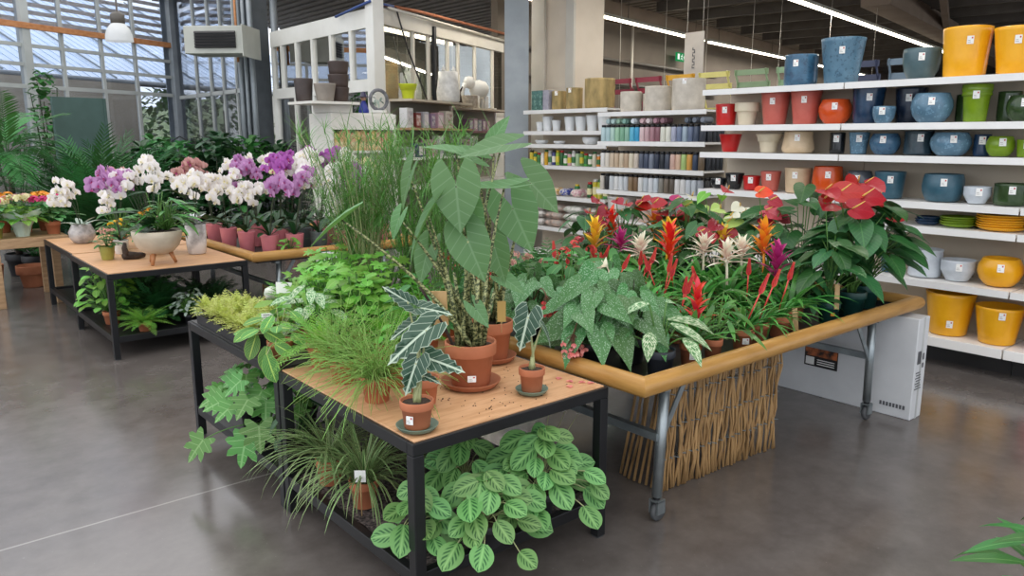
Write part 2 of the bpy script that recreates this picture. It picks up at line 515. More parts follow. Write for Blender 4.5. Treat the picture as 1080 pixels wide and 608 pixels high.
M['lf_lime'] = leafmat('lime_leaf', '#86bf55', .25, trans=.4, tcol='#a7d64a')
M['lf_fern'] = leafmat('fresh_fern_leaf', '#6aac3c', .3, trans=.4, tcol='#8cc83f')
M['lf_yellow'] = leafmat('yellow_green_leaf', '#c6cd75', .28, trans=.35, tcol='#cddc60')
M['lf_grass'] = leafmat('grass_blade', '#4d7d34', .4, 'grad', '#6fa04a', trans=.3)
M['lf_papy'] = leafmat('umbrella_sedge_blade', '#5a8a42', .4, trans=.3, tcol='#86b84a')
M['lf_sedge'] = leafmat('striped_sedge_blade', '#5d8045', .35, 'edge', '#b6c68c', trans=.25)
M['lf_rush'] = leafmat('thread_stem', '#9cc466', .3, trans=.3)
M['lf_palm'] = leafmat('palm_leaflet', '#346b35', .4, trans=.3)
M['lf_fats'] = leafmat('fatsia_leaf', '#5c9446', .22, 'heartvein', '#a6cf8c', trans=.3, k=.2, nv=4)
M['lf_silver'] = leafmat('silver_leaf', '#9fb0a2', .25, trans=.2)
M['lf_pink'] = leafmat('red_stem_leaf', '#8a5a4c', .3, trans=.2)
M['stemgreen'] = plain('green_stem', '#5d8a3e', '#46702f', 12, .5)
M['stemdark'] = plain('dark_stem', '#3d4a2a', '#2d361f', 12, .6)
M['stempale'] = plain('pale_stem', '#a8ad7c', '#8b9164', 15, .5)
M['stemred'] = plain('reddish_stem', '#7a4a35', '#5d3a2a', 15, .5)
M['stick'] = plain('support_stick', '#3d4238', None, 12, .6)


def zebramat():
    t = NT('zebra_stem'); co = t.coord('Object', (80, 80, 110))
    nz = t.noise(1, 3, co); f = t.ramp(nz, [(.46, lin('#3a4524')), (.55, lin('#a3a673'))])
    return t.done(t.bsdf(f, .5))


M['pet_zeb'] = zebramat()


def flowermat(name, c, c2=None, pat='grad', trans=.3, var=.12, rough=.45):
    return leafmat(name, c, var, pat if c2 else None, c2, trans=trans, rough=rough, hue=.008, nv=6)


M['fl_white'] = flowermat('white_petal', '#f4f0ee', '#f2ecdc', 'petal', .35, .05)
M['fl_pink'] = flowermat('orchid_pink_petal', '#cf9ccb', '#b56fae', 'petal', .35, .1)
M['fl_purple'] = flowermat('orchid_purple_petal', '#b765b8', '#963f98', 'petal', .35, .12)
M['fl_salmon'] = flowermat('dusky_salmon_petal', '#d8aaa4', '#b87f78', 'petal', .35, .12)
M['fl_lip'] = flowermat('orchid_lip', '#b23a78', None, None, .2, .2)
M['fl_cream'] = flowermat('cream_petal', '#e8e1b4', '#dccf86', 'petal', .35, .1)
M['fl_red'] = flowermat('red_spathe', '#a01422', '#bb2c38', 'heartvein', .12, .14, .4)
M['fl_deep'] = flowermat('deep_red_spathe', '#8f1226', '#a82236', 'heartvein', .12, .14, .4)
M['fl_rose'] = flowermat('rose_spathe', '#c04650', '#d06a6e', 'heartvein', .18, .1, .25)
M['fl_lime'] = flowermat('lime_spathe', '#b6d470', '#d2e6a0', 'heartvein', .3, .1, .3)
M['fl_spwhite'] = flowermat('white_spathe', '#ecebd8', '#dfe3c0', 'heartvein', .3, .06, .3)
M['fl_spadix'] = plain('yellow_spadix', '#e9c66a', '#d8a44e', 30, .6)
M['fl_gred'] = flowermat('guzmania_red', '#d8242c', '#e6413c', 'grad', .25)
M['fl_gorred'] = flowermat('guzmania_orange_red', '#e04a22', '#ec3a24', 'grad', .25)
M['fl_gorange'] = flowermat('guzmania_orange', '#e2702a', '#f5a52c', 'grad', .25)
M['fl_gyellow'] = flowermat('guzmania_yellow', '#e0a63a', '#f8cf3a', 'grad', .25)
M['fl_gwhite'] = flowermat('guzmania_white', '#dbbfb0', '#f6f2dc', 'grad', .3, .06)
M['fl_gmag'] = flowermat('guzmania_magenta', '#b32a6e', '#c53a86', 'grad', .25)
M['fl_vr'] = flowermat('sword_red', '#d63a3f', '#e2584e', 'grad', .2)
M['fl_beg'] = flowermat('begonia_coral', '#ea8a86', '#f29f98', 'grad', .3)
M['fl_kal'] = flowermat('kalanchoe_pink', '#d99a8c', '#e8b4a6', 'grad', .3)
M['fl_mag'] = flowermat('magenta_petal', '#cf2f74', '#e0508c', 'grad', .3)
M['fl_orange'] = flowermat('orange_petal', '#f0962c', '#f6b040', 'grad', .3)
M['fl_yel'] = flowermat('yellow_petal', '#f2c02c', None, None, .3)

# glazed pots
def glaze(name, c, c2, scale=14, rough=.22, speck=None):
    t = NT(name); co = t.coord('Object')
    nz = t.noise(scale, 6, co, .65)
    col = t.ramp(nz, [(.36, lin(c2)), (.62, lin(c))])
    if speck:
        n2 = t.noise(scale * 3.5, 3, co); col = t.mix(t.math('MULTIPLY', t.math('GREATER_THAN', n2, .6), .6), col, lin(speck))
    return t.done(t.bsdf(col, rough, 0, .5))


G = {
    'bluespeck': glaze('blue_speckled_glaze', '#577a8f', '#476a80', 10, .35, '#223f56'),
    'bluedark': glaze('blue_grey_glaze', '#3f6a85', '#2b4c66', 8, .3, '#243d55'),
    'tealgrey': glaze('slate_green_glaze', '#4f666c', '#40565c', 6, .35),
    'yellow': glaze('yellow_glaze', '#eeb022', '#e2a013', 4, .28),
    'red': glaze('red_glaze', '#c6201f', '#b01918', 5, .3),
    'cream': glaze('cream_glaze', '#ded3bb', '#d0c4aa', 6, .4),
    'beige': glaze('beige_glaze', '#d2bb9b', '#c2aa8a', 7, .45),
    'coral': glaze('coral_glaze', '#c4675a', '#b85b4f', 6, .4),
    'orange': glaze('orange_glaze', '#d95a26', '#c44a1c', 5, .2),
    'navy': glaze('navy_glaze', '#24415f', '#182d47', 8, .22),
    'navyback': glaze('dark_navy_glaze', '#1f2f45', '#151f30', 8, .25),
    'ice': glaze('pale_blue_glaze', '#64859a', '#527388', 10, .25, '#7ca0b8'),
    'blue': glaze('mid_blue_glaze', '#4b6f8a', '#3b5d78', 8, .22, '#2a4866'),
    'green': glaze('moss_green_glaze', '#7f9c24', '#6b8a1a', 6, .25),
    'darkgreen': glaze('bottle_green_glaze', '#3c5230', '#2a3d22', 8, .18),
    'black': glaze('black_glaze', '#232629', '#17191b', 6, .15),
    'gunmetal': glaze('gunmetal_glaze', '#5a6068', '#3d4249', 6, .15),
    'ribdark': glaze('dark_ribbed_glaze', '#334650', '#26353e', 8, .25),
    'teal': glaze('teal_glaze', '#3e6373', '#315463', 8, .28),
    'white': glaze('white_grey_glaze', '#ccd2d8', '#bac1c8', 8, .3),
    'concrete': plain('grey_cast_concrete', '#cdc5b8', '#b3ab9e', 9, .8, detail=8),
    'barkpot': plain('bark_textured_clay', '#b39a66', '#7f7048', 12, .8, detail=8, stretch=(1, 1, .35)),
    'stoneG': glaze('teal_stone', '#55807a', '#33564f', 9, .4, '#8fb0a4'),
    'stoneV': glaze('grey_violet_stone', '#a7a5b0', '#8e8c98', 9, .4),
    'terra': M['terra'],
    'plasticwhite': plain('frosted_plastic', '#e4e6e6', '#d5d8d9', 4, .35),
}
# ------------------------------------------------------------------ the setting
sc = bpy.context.scene
P0 = math.atan(160 / 815)
cam = bpy.data.objects.new('camera', bpy.data.cameras.new('camera')); COL.objects.link(cam)
cam.data.sensor_width = 36; cam.data.lens = 815 / 1080 * 36; cam.data.clip_end = 400
cam.location = (0, 0, 1.7); cam.rotation_euler = (PI / 2 - P0, 0, rad(-40)); sc.camera = cam

struct('floor', MB().box(-14, 46, -14, 34, -.12, 0), M['floor'])


def wallbox(mb, a, b, th, z0, z1, mat=0):
    """vertical slab between two ground points, thickness to its left"""
    a = V((a[0], a[1], 0)); b = V((b[0], b[1], 0)); d = (b - a); L = d.length; d.normalize(); n = V((-d.y, d.x, 0))
    m = Matrix((d, n, Z)).transposed().to_4x4(); m.translation = a
    mb.box(0, L, 0, th, z0, z1, mat, m); return mb


E1 = V((.977, .213, 0)); E2 = V((-.213, .977, 0))
# store ceiling: corrugated deck (ribs in the mesh), open glasshouse on the left of it
mb = MB(); x = 5.2
for i in range(136):
    x0 = 5.2 + i * .3
    ye = 18 if x0 < 6.6 else 20.5 if x0 < 16 else 11.3 + (x0 - 9) * .218
    mb.box(x0, x0 + .16, -12, ye, 4.50, 4.56); mb.box(x0 + .16, x0 + .3, -12, ye, 4.54, 4.60)
struct('ceiling', mb, M['ceil'])
k = 0
for i in range(22):
    k += 1
    o = V((6.3, 0, 4.38)) + E1 * (i * 1.55)
    a = o + E2 * (-9.5); b = o + E2 * (9.4 if o.x > 11.5 else 8.2)
    struct('trim_%d' % k, MB().bar(a, b, .1, .2), M['purlin'])
for i, (p, q, w, h) in enumerate((((14.2, 6.9, 4.15), (36, 11.2, 4.15), .5, .34), ((8, -2.2, 4.15), (38, 4.2, 4.15), .5, .34))):
    k += 1
    struct('trim_%d' % k, MB().bar(p, q, w, h), M['beige_beam'])
# brace of the roof near the beam
k += 1; struct('trim_%d' % k, MB().bar((15.2, 6.2, 4.3), (21.0, 8.3, 4.0), .12, .16), M['beige_beam'])
BW = [(9.0, 11.12), (45, 18.97)]
struct('wall_back', wallbox(MB(), BW[0], BW[1], .15, 0, 4.6), M['taupe'])
struct('wall_right', MB().box(42, 42.2, -12, 19, 0, 4.6), M['taupe'])
# lintel band along the top of the back wall
k += 1; struct('trim_%d' % k, wallbox(MB(), (9.0, 10.98), (45, 18.83), .14, 4.1, 4.5), M['beige_beam'])


def onwall(t, off, z):
    d = V((36, 7.85, 0)).normalized(); n = V((d.y, -d.x, 0))
    p = V((BW[0][0], BW[0][1], 0)) + d * t + n * off
    return V((p.x, p.y, z))


for z_, lab in ((3.32, 'upper dark conduit running along the taupe back wall'), (2.82, 'lower dark conduit running along the taupe back wall')):
    single(MB().tube([onwall(.6, .08, z_), onwall(9.5, .08, z_)], .035, 8), 'conduit', M['conduit'], lab, 'pipe')
for t_, lab in ((2.05, 'pale vertical drop pipe on back wall beside the cream column'), (4.6, 'thin pale vertical drop pipe midway along taupe back wall')):
    single(MB().tube([onwall(t_, .14, 1.2), onwall(t_, .14, 4.1)], .05 if t_ < 3 else .028, 8), 'drop_pipe', M['creamtrim'], lab, 'pipe')

# glasshouse gable (left), seen through: frame, panes, louvre
C190 = V((5.416, 17.543, 0)); D1 = V((-.881, -.474, 0)).normalized(); N1 = V((-D1.y, D1.x, 0))
if N1.y < 0: N1 = -N1      # N1 points outside
def w1(t, z, o=0): p = C190 + D1 * t + N1 * o; return V((p.x, p.y, z))
ts = [0, 1.02, 1.8, 2.63, 3.34, 4.2, 5.05, 5.9, 6.75, 7.6, 8.45]
k += 1; mb = MB()
for i, t in enumerate(ts):
    w = .15 if i == 4 else .06
    mb.bar(w1(t, 0), w1(t, 6.2), w, w, D1)
for z_, h in ((2.55, .07), (2.92, .06), (3.24, .06), (.5, .06), (5.2, .06)): mb.bar(w1(0, z_), w1(8.45, z_), .05, h)
o = struct('window_1', mb, M['mull'])
pn = MB()
for i in range(len(ts) - 1):
    pn.bar(w1((ts[i]), 3.1), w1(ts[i + 1], 3.1), .008, 6.0)
pn.build('window_pane', M['glass'], o)
k += 1; struct('trim_%d' % k, MB().bar(w1(0, 3.56, -.06), w1(8.45, 3.56, -.06), .07, .10), M['orangebeam'])
lv = thing('louvre_blind', 'row of weathered wooden lath slats across the top of the left window wall', 'blind', w1(4, 0, .12))
b0 = w1(4, 0, .12)
for i in range(12):
    z_ = 3.68 + i * .135
    MB().bar(w1(0.05, z_, .12) - b0, w1(8.4, z_, .12) - b0, .02, .068, V((N1.x, N1.y, 4))).build('slat', M['slat'], lv)

# side window run of the glasshouse (along Y)
k2 = [17.5, 16.2, 15.4, 14.75, 14.1, 13.5]
mb = MB()
for y in k2: mb.box(5.39, 5.45, y - .025, y + .025, 0, 5.6)
for z_ in (2.5, .5, 5.5): mb.box(5.39, 5.45, 13.4, 17.5, z_ - .035, z_ + .035)
o = struct('window_2', mb, M['mull'])
MB().box(5.416, 5.424, 13.45, 17.5, .1, 5.5).build('window_pane', M['glass'], o)
lv = thing('louvre_blind', 'wooden lath slats behind the upper part of the narrow side windows', 'blind', (5.56, 15.4, 0))
for i in range(11):
    MB().bar((0, -1.9, 3.5 + i * .17), (0, 2.0, 3.5 + i * .17), .02, .085, (.25, 0, 1)).build('slat', M['slat'], lv)

# columns
def column(name, label, parts, loc):
    t = thing(name, label, 'column', loc)
    for n_, mb_, m_ in parts: mb_.build(n_, m_, t, .004)
    return t


hb = lambda w, d, h: (MB().box(-w / 2, w / 2, -d / 2, -d / 2 + .02, 0, h), MB().box(-w / 2, w / 2, d / 2 - .02, d / 2, 0, h), MB().box(-.012, .012, -d / 2 + .02, d / 2 - .02, 0, h))
def hcol(label, loc, w, d, h, m, rz=0):
    f1, f2, wb = hb(w, d, h)
    t = column('steel_column', label, (('flange', f1, m), ('flange', f2, m), ('web', wb, m), ('base_plate', MB().box(-w / 2 - .06, w / 2 + .06, -d / 2 - .06, d / 2 + .06, 0, .02), m)), loc)
    t.rotation_euler = (0, 0, rz); return t


hcol('slim grey steel column at the corner between the two glass walls', (5.35, 17.42, 0), .24, .24, 6, M['steelgrey'], rad(30))
hcol('dark grey steel column beside hanging heater and white cabin', (5.38, 13.15, 0), .34, .34, 4.6, M['steeldark'], rad(20))
for i, (x_, y_, r_) in enumerate(((5.07, 13.02, .04), (5.12, 12.92, .03), (5.2, 12.84, .045), (5.58, 12.76, .06))):
    single(MB().tube([(x_, y_, .0), (x_, y_, 4.5)], r_, 8), 'service_pipe', M['steelgrey'],
           ['grey service pipe nearest the heater on the dark column', 'thin grey service pipe second from heater on the dark column', 'grey service pipe on front of the dark column', 'thick grey pipe between dark column and cabin'][i], 'pipe')
single(MB().tube([(5.02, 12.98, 2.9), (5.02, 12.98, 4.3)], .02, 6), 'service_pipe', M['orangebeam'], 'thin yellowish gas pipe above heater on the dark column', 'pipe')
hcol('tall blue-grey steel post between cabin and fertiliser shelves', (7.47, 8.8, 0), .34, .42, 4.5, M['steelgrey'], rad(-40))
t = thing('clad_column', 'wide cream clad column rising behind the fertiliser shelves', 'column', (8.35, 8.65, 0))
MB().box(-.3, .3, -.44, .44, 0, 4.5).build('cladding', M['creamcol'], t, .006)
MB().box(-.34, -.3, .16, .44, 0, 4.5).build('corner_strip', M['creamtrim'], t)
MB().box(-.34, -.3, -.46, -.3, 0, 4.5).build('corner_strip', M['creamtrim'], t)

# white cabin
CC = V((5.42, 9.3, 0)); DC = V((.895, .446, 0)).normalized(); NC = V((-DC.y, DC.x, 0))   # NC into cabin
def cr(t, z, o=0): p = CC + DC * t + NC * o; return V((p.x, p.y, z))
mb = MB()
mb.box(5.42, 5.52, 9.3, 12.6, 3.12, 3.36); mb.box(5.42, 5.52, 9.3, 12.6, 2.3, 2.46)
for y in (12.55, 12.2, 11.66, 11.11, 10.52, 9.93): mb.box(5.42, 5.5, y - .035, y + .035, 2.46, 3.12)
mb.box(5.38, 5.54, 9.22, 9.42, 0, 4.0)
mb.box(5.42, 5.52, 12.45, 12.6, 0, 2.3); mb.box(5.42, 5.5, 10.2, 10.3, 0, 2.3)
mb.box(5.42, 5.5, 11.1, 11.2, 0, 2.3); mb.box(5.42, 5.5, 11.75, 11.8, 0, 2.3)
o = struct('window_3', mb, M['cabinwhite'])
MB().box(5.455, 5.463, 9.4, 12.5, .1, 3.12).build('window_pane', M['cabinglass_side'], o)
mb = MB()
mb.bar(cr(.1, 3.27), cr(4.1, 3.27), .1, .2)
mb.bar(cr(.1, 2.1), cr(4.1, 2.1), .1, .14)
for t_ in (1.0, 1.45, 2.05, 2.4, 3.0, 3.7): mb.bar(cr(t_, 2.1), cr(t_, 3.2), .05, .05, DC)
o = struct('window_4', mb, M['creamtrim'])
MB().bar(cr(.1, 2.65), cr(4.1, 2.65), .008, 1.1).build('window_pane', M['cabinglass'], o)
struct('wall_cabin', MB().bar(cr(.1, 1.03), cr(4.1, 1.03), .1, 2.06), M['cabinwhite'])
struct('trim_90', MB().bar(cr(1.53, 2.1, -.06), cr(1.53, 3.3, -.06), .05, .07, DC), M['blacksteel'])
struct('wall_partition', MB().bar(cr(1.1, 1.7, 1.6), cr(4.6, 1.7, 1.6), .1, 3.4), plain('partition_grey', '#8f8f86', '#7d7d75', 1, .8))
for nm, t0, t1, z0, z1, m_, lab in (('wall_panel', .95, 1.75, 1.9, 2.55, plain('pink_board', '#c07c82', '#b06c72', 2, .7), 'pink board leaning inside the glazed white cabin'),
                                  ('wall_panel', 2.3, 3.0, 2.3, 3.0, plain('orange_poster', '#c9a26c', '#8f8562', 3, .7), 'tan and orange poster inside the glazed white cabin'),
                                  ('wall_panel', 3.2, 4.0, 2.0, 2.9, plain('green_board', '#8a947c', '#768069', 3, .7), 'greyish green board at far end inside the cabin')):
    single(MB().bar(cr(t0, (z0 + z1) / 2, 1.5), cr(t1, (z0 + z1) / 2, 1.5), .04, z1 - z0), nm, m_, lab, 'board')
single(MB().tube([cr(.25, 3.42, -.03), cr(1.2, 3.46, -.04), cr(4.2, 3.5, -.04)], .022, 6), 'pipe_run', M['terrad'], 'copper coloured pipe along the top of the cabin', 'pipe')
single(MB().tube([cr(.25, 3.38, -.09), cr(4.2, 3.36, -.09)], .02, 6), 'pipe_run', M['creamtrim'], 'pale pipe just below the copper pipe on the cabin', 'pipe')
single(MB().tube([V((5.36, 10.2, 3.33)), V((5.36, 9.25, 3.42)), cr(.4, 3.42, -.08)], .018, 6), 'cable', plain('blue_cable', '#2f4a86', None, 4, .5), 'blue cable around the top corner of the cabin', 'cable')
single(MB().tube([cr(.45, 3.42, -.08), cr(.7, 2.9, -.1), cr(1.05, 2.4, -.12), cr(1.2, 2.2, -.12)], .012, 6), 'cable', M['black'], 'black cable hanging slantwise across cabin window', 'cable')

# heater, lamp
h = thing('fan_heater', 'pale louvred box heater hanging beside the dark column', 'heater', (4.66, 12.55, 0), rad(-44))
bx = MB(); bx.box(-.52, .42, -.28, .3, 2.95, 3.36); bx.build('casing', M['heater'], h, .01)
MB().box(-.34, .3, -.30, -.285, 3.03, 3.28).build('grille_recess', M['black'], h)
for i in range(6):
    MB().bar((-.34, -.315, 3.05 + i * .042), (.3, -.315, 3.05 + i * .042), .03, .008, (0, -1, .9)).build('louvre', M['blackmetalwarm'], h)
MB().box(.42, .44, -.36, .34, 2.9, 3.37).build('side_plate', M['heater'], h, .004)
MB().bar((0, .1, 3.38), (.07, .7, 3.45), .04, .04).build('bracket', M['blacksteel'], h)
p = thing('pendant_lamp', 'glass bell pendant lamp hanging in the glasshouse', 'lamp', (2.75, 11, 0))
MB().lathe([(.165, 2.88), (.16, 2.95), (.135, 3.03), (.095, 3.08), (.07, 3.1)], 20, cap=False).build('lamp_shade', M['lampshade'], p)
MB().lathe([(.06, 3.09), (.085, 3.1), (.085, 3.2), (.05, 3.23), (.012, 3.24), (.012, 4.4)], 16).build('lamp_holder', M['conduit'], p)
MB().lathe([(.001, 2.96), (.05, 2.98), (.055, 3.03), (.03, 3.09)], 12).build('bulb', emis('bulb_glow', '#fff6e6', 1.2), p)

# line lights
t = thing('cabin_fill_light', 'added fill strip light inside the glazed white cabin', 'lamp', cr(2.2, 3.3, .75))  # added lamp that brightens the cabin interior
MB().bar(cr(.8, 3.3, .75) - cr(2.2, 3.3, .75), cr(3.6, 3.3, .75) - cr(2.2, 3.3, .75), .08, .05).build('tube', M['white_em'], t)
ld = bpy.data.lights.new('cabin_fill_glow', 'AREA'); ld.shape = 'RECTANGLE'; ld.size = 2.8; ld.size_y = .08; ld.energy = 60; ld.color = (1, .96, .9)
lo = bpy.data.objects.new('cabin_fill_glow', ld); COL.objects.link(lo); lo.parent = t; lo.location = (0, 0, -.04); lo.rotation_euler = (0, 0, math.atan2(DC.y, DC.x))
for nm, a, b, lab in (('strip_light', (6.6, 9.45, 3.9), (15.6, 11.6, 3.9), 'long white strip light nearest the cream column'),
                      ('strip_light', (15.9, 11.66, 3.9), (29, 14.2, 3.9), 'continuing strip light to the right of the hanging banner'),
                      ('strip_light', (5.8, 6.2, 3.9), (23.5, 9.15, 3.9), 'long strip light over the yellow pots at upper right'),
                      ('strip_light', (5.6, 2.6, 3.9), (19, 5.0, 3.9), 'added fill strip light over the pot shelves, out of view')):  # last strip is added out of view to brighten the shop
    a = V(a); b = V(b); t = thing(nm, lab, 'lamp', a)
    MB().bar((0, 0, .045), b - a + V((0, 0, .045)), .09, .05).build('housing', M['heater'], t)
    MB().bar((0, 0, 0), b - a, .07, .035).build('tube', M['white_em'], t)
    ld = bpy.data.lights.new('strip_glow', 'AREA'); ld.shape = 'RECTANGLE'; ld.size = (b - a).length; ld.size_y = .07; ld.energy = (8 if a.x < 6.8 else 22) * (b - a).length; ld.color = (1, .95, .86)
    lo = bpy.data.objects.new('strip_glow', ld); COL.objects.link(lo); lo.parent = t; lo.location = (b - a) / 2 + V((0, 0, -.03)); lo.rotation_euler = (0, 0, math.atan2((b - a).y, (b - a).x))
    for f_ in (.04, .3, .6, .95):
        q = (b - a) * f_; MB().tube([q + V((0, 0, .06)), q + V((0, 0, .62))], .006, 4).build('hanger', M['conduit'], t)
# thin wires hanging from the ceiling
wl = ['left of the drop pipe', 'just right of the drop pipe', 'over the bark pots', 'over the grey concrete pots', 'left of the banner', 'right of the banner', 'over the pale yellow chair', 'over the green chair']
for i, (x_, y_, z0) in enumerate(((9.6, 9.4, 2.2), (11.2, 10.2, 2.0), (11.4, 9.3, 2.0), (12.2, 9.0, 2.0), (12.6, 8.3, 2.0), (13.0, 8.0, 2.2), (14.0, 7.6, 2.3), (14.5, 7.0, 2.3))):
    single(MB().tube([(x_, y_, z0), (x_, y_, 4.4)], .005, 4), 'hanging_wire', M['creamtrim'], 'thin ceiling wire ' + wl[i], 'wire')
# exit signs
def exit_sign(label, p, rz, s=1):
    t = thing('exit_sign', label, 'sign', p, rz)
    MB().box(-.28 * s, .28 * s, -.03, 0, -.1 * s, .1 * s).build('panel', emis('exit_green', '#1f9a58', .8), t)
    g = MB()
    g.box(-.22 * s, -.12 * s, -.036, -.031, -.06 * s, .07 * s)                     # door
    g.lathe([(.001, 0), (.018 * s, .002)], 10, c=(.02 * s, -.034, .055 * s), ax=Matrix.Rotation(PI / 2, 3, 'X'))
    for a, b in (((.0, .035), (-.02, -.02)), ((-.02, -.02), (-.06, -.06)), ((-.02, -.02), (.04, -.04)), ((.04, -.04), (.05, -.075)), ((0, .03), (.05, .01)), ((0, .03), (-.05, .02))):
        g.bar((a[0] * s, -.034, a[1] * s), (b[0] * s, -.034, b[1] * s), .014 * s, .004, (0, 1, 0))
    g.bar((.1 * s, -.034, 0), (.22 * s, -.034, 0), .02 * s, .004, (0, 1, 0)); g.bar((.1 * s, -.034, 0), (.14 * s, -.034, .04 * s), .018 * s, .004, (0, 1, 0)); g.bar((.1 * s, -.034, 0), (.14 * s, -.034, -.04 * s), .018 * s, .004, (0, 1, 0))
    g.build('pictogram', emis('exit_white', '#f4fff4', 1.0), t)


exit_sign('green exit sign on the taupe back wall', onwall(6.9, .2, 3.6), rad(12))
exit_sign('small green exit sign standing in for a reflection in the cabin window', (6.4, 12.4, 2.66), rad(-40), .55)  # glowing sign built in place of a reflection in the side glass
hs = thing('hanging_banner', 'translucent grey strip banner hanging under the strip light', 'sign', (9, 6.84, 0), rad(-90))
MB().box(-.16, .16, -.006, .006, 2.3, 3.1).build('strip', plain('grey_film', '#c9c2b8', '#b5aea5', 2, .4), hs)
g = MB()
for i in range(7): g.box(-.02, .02, -.012, -.007, 2.62 + i * .04, 2.63 + i * .04); g.box(-.02 + .03 * (i % 2), -.01 + .03 * (i % 2), -.012, -.007, 2.63 + i * .04, 2.655 + i * .04)
g.build('lettering', M['inkgrey'], hs)
for s in (-.13, .13): MB().tube([(s, 0, 3.1), (s, 0, 4.4)], .005, 4).build('wire', M['creamtrim'], hs)

# outside: block wall, neighbouring roof, trees, hill
def out(t, o, z): p = C190 + D1 * t + N1 * o; return V((p.x, p.y, z))
ow = MB()
ow.bar(out(-1.4, 2.6, 1.46), out(12, 2.6, 1.46), .2, 2.92)
struct('wall_outside', ow, M['conc'])
rf = thing('shed_roof', 'pale blue corrugated roof of the shed beyond the left glass wall', 'roof', (0, 0, 0))
sh_ = MB()
for i in range(92):
    t0 = -10.5 + i * .25
    sh_.bar(out(t0, 2.9, 3.02), out(t0, 8.5, 5.9), .13, .03); sh_.bar(out(t0 + .125, 2.9, 3.0), out(t0 + .125, 8.5, 5.88), .125, .03)
sh_.build('roof_sheet', M['bluesheet'], rf)
MB().tube([out(-10.5, 2.82, 2.97), out(12, 2.82, 2.97)], .07, 8).build('gutter', M['steeldark'], rf)
for i in range(15):
    t0 = -9.5 + i * 1.4
    MB().bar(out(t0, 2.9, 3.07), out(t0, 8.5, 5.95), .035, .035).build('rafter', M['steelgrey'], rf)
struct('floor_outside', MB().box(-60, 90, 22, 120, -.3, -.02), M['terrain'])
hl = MB(); n = 60
for i in range(n + 1):
    x_ = -60 + i * 3.2
    for y_, z_ in ((60, -.3), (75, 2.2 + 1.2 * math.sin(i * .31) + .5 * math.sin(i * 1.3)), (95, 4 + 1.6 * math.sin(i * .23 + 1) + .6 * math.sin(i * .9))): hl.vert((x_, y_, z_))
for i in range(n):
    for j in range(2):
        a = i * 3 + j; hl.face([a, a + 3, a + 4, a + 1])
struct('hill', hl, M['terrain'])
w = MB(); w.box(12, 20, 29, 33, 0, 3.6); w.box(11.6, 20.4, 28.6, 33.4, 3.6, 3.8)
single(w, 'white_outbuilding', plain('white_render', '#e6e4de', '#d5d3cc', 1, .8), 'white building outside beyond the side windows', 'building')
M['tree'] = leafmat('distant_tree_leaf', '#6d8a52', .35, trans=.25)
for i, (x_, y_, h_) in enumerate(((7.2, 24, 3.0), (9.5, 26, 3.4), (4.6, 27, 3.0), (10.5, 22, 2.6))):
    t = thing('outdoor_tree', ['grey green tree outside behind the glass corner', 'tall tree outside right of the side windows', 'tree outside beyond the end of block wall', 'low tree outside nearest the side windows'][i], 'tree', (x_, y_, -.02))
    MB().tube([(0, 0, 0), (.05, 0, h_ * .4), (0, .05, h_ * .75)], [.12, .09, .05], 7).build('trunk', M['bark'], t)
    c = MB()
    for q in range(420):
        a, e, r_ = uni(0, 2 * PI), uni(-.5, 1.5), uni(.35, 1) ** .5 * h_ * .42
        p = V((0, 0, h_ * .62)) + dirv(a, e) * r_
        leaf(c, p, dirv(a + uni(-.6, .6), uni(-.7, .7)), uni(.22, .4), uni(.12, .2), 'oval', .4, .1, 2, 1)
    c.build('crown', M['tree'], t)

# world: bright overcast sky
wd = bpy.data.worlds.new('world'); sc.world = wd; wd.use_nodes = True
nt = wd.node_tree; nt.nodes.clear()
ow_ = nt.nodes.new('ShaderNodeOutputWorld'); bg = nt.nodes.new('ShaderNodeBackground')
tc = nt.nodes.new('ShaderNodeTexCoord'); sx = nt.nodes.new('ShaderNodeSeparateXYZ'); rp = nt.nodes.new('ShaderNodeValToRGB')
nt.links.new(tc.outputs['Generated'], sx.inputs[0]); nt.links.new(sx.outputs[2], rp.inputs[0])
rp.color_ramp.elements[0].position = 0; rp.color_ramp.elements[0].color = lin('#dfe6f2')
rp.color_ramp.elements[1].position = .6; rp.color_ramp.elements[1].color = lin('#f3f3f4')
nt.links.new(rp.outputs[0], bg.inputs[0]); bg.inputs[1].default_value = 2.15; nt.links.new(bg.outputs[0], ow_.inputs[0])
sc.view_settings.view_transform = 'Standard'; sc.view_settings.look = 'None'
sc.view_settings.gamma = 1; sc.view_settings.exposure = 0; sc.view_settings.use_curve_mapping = False
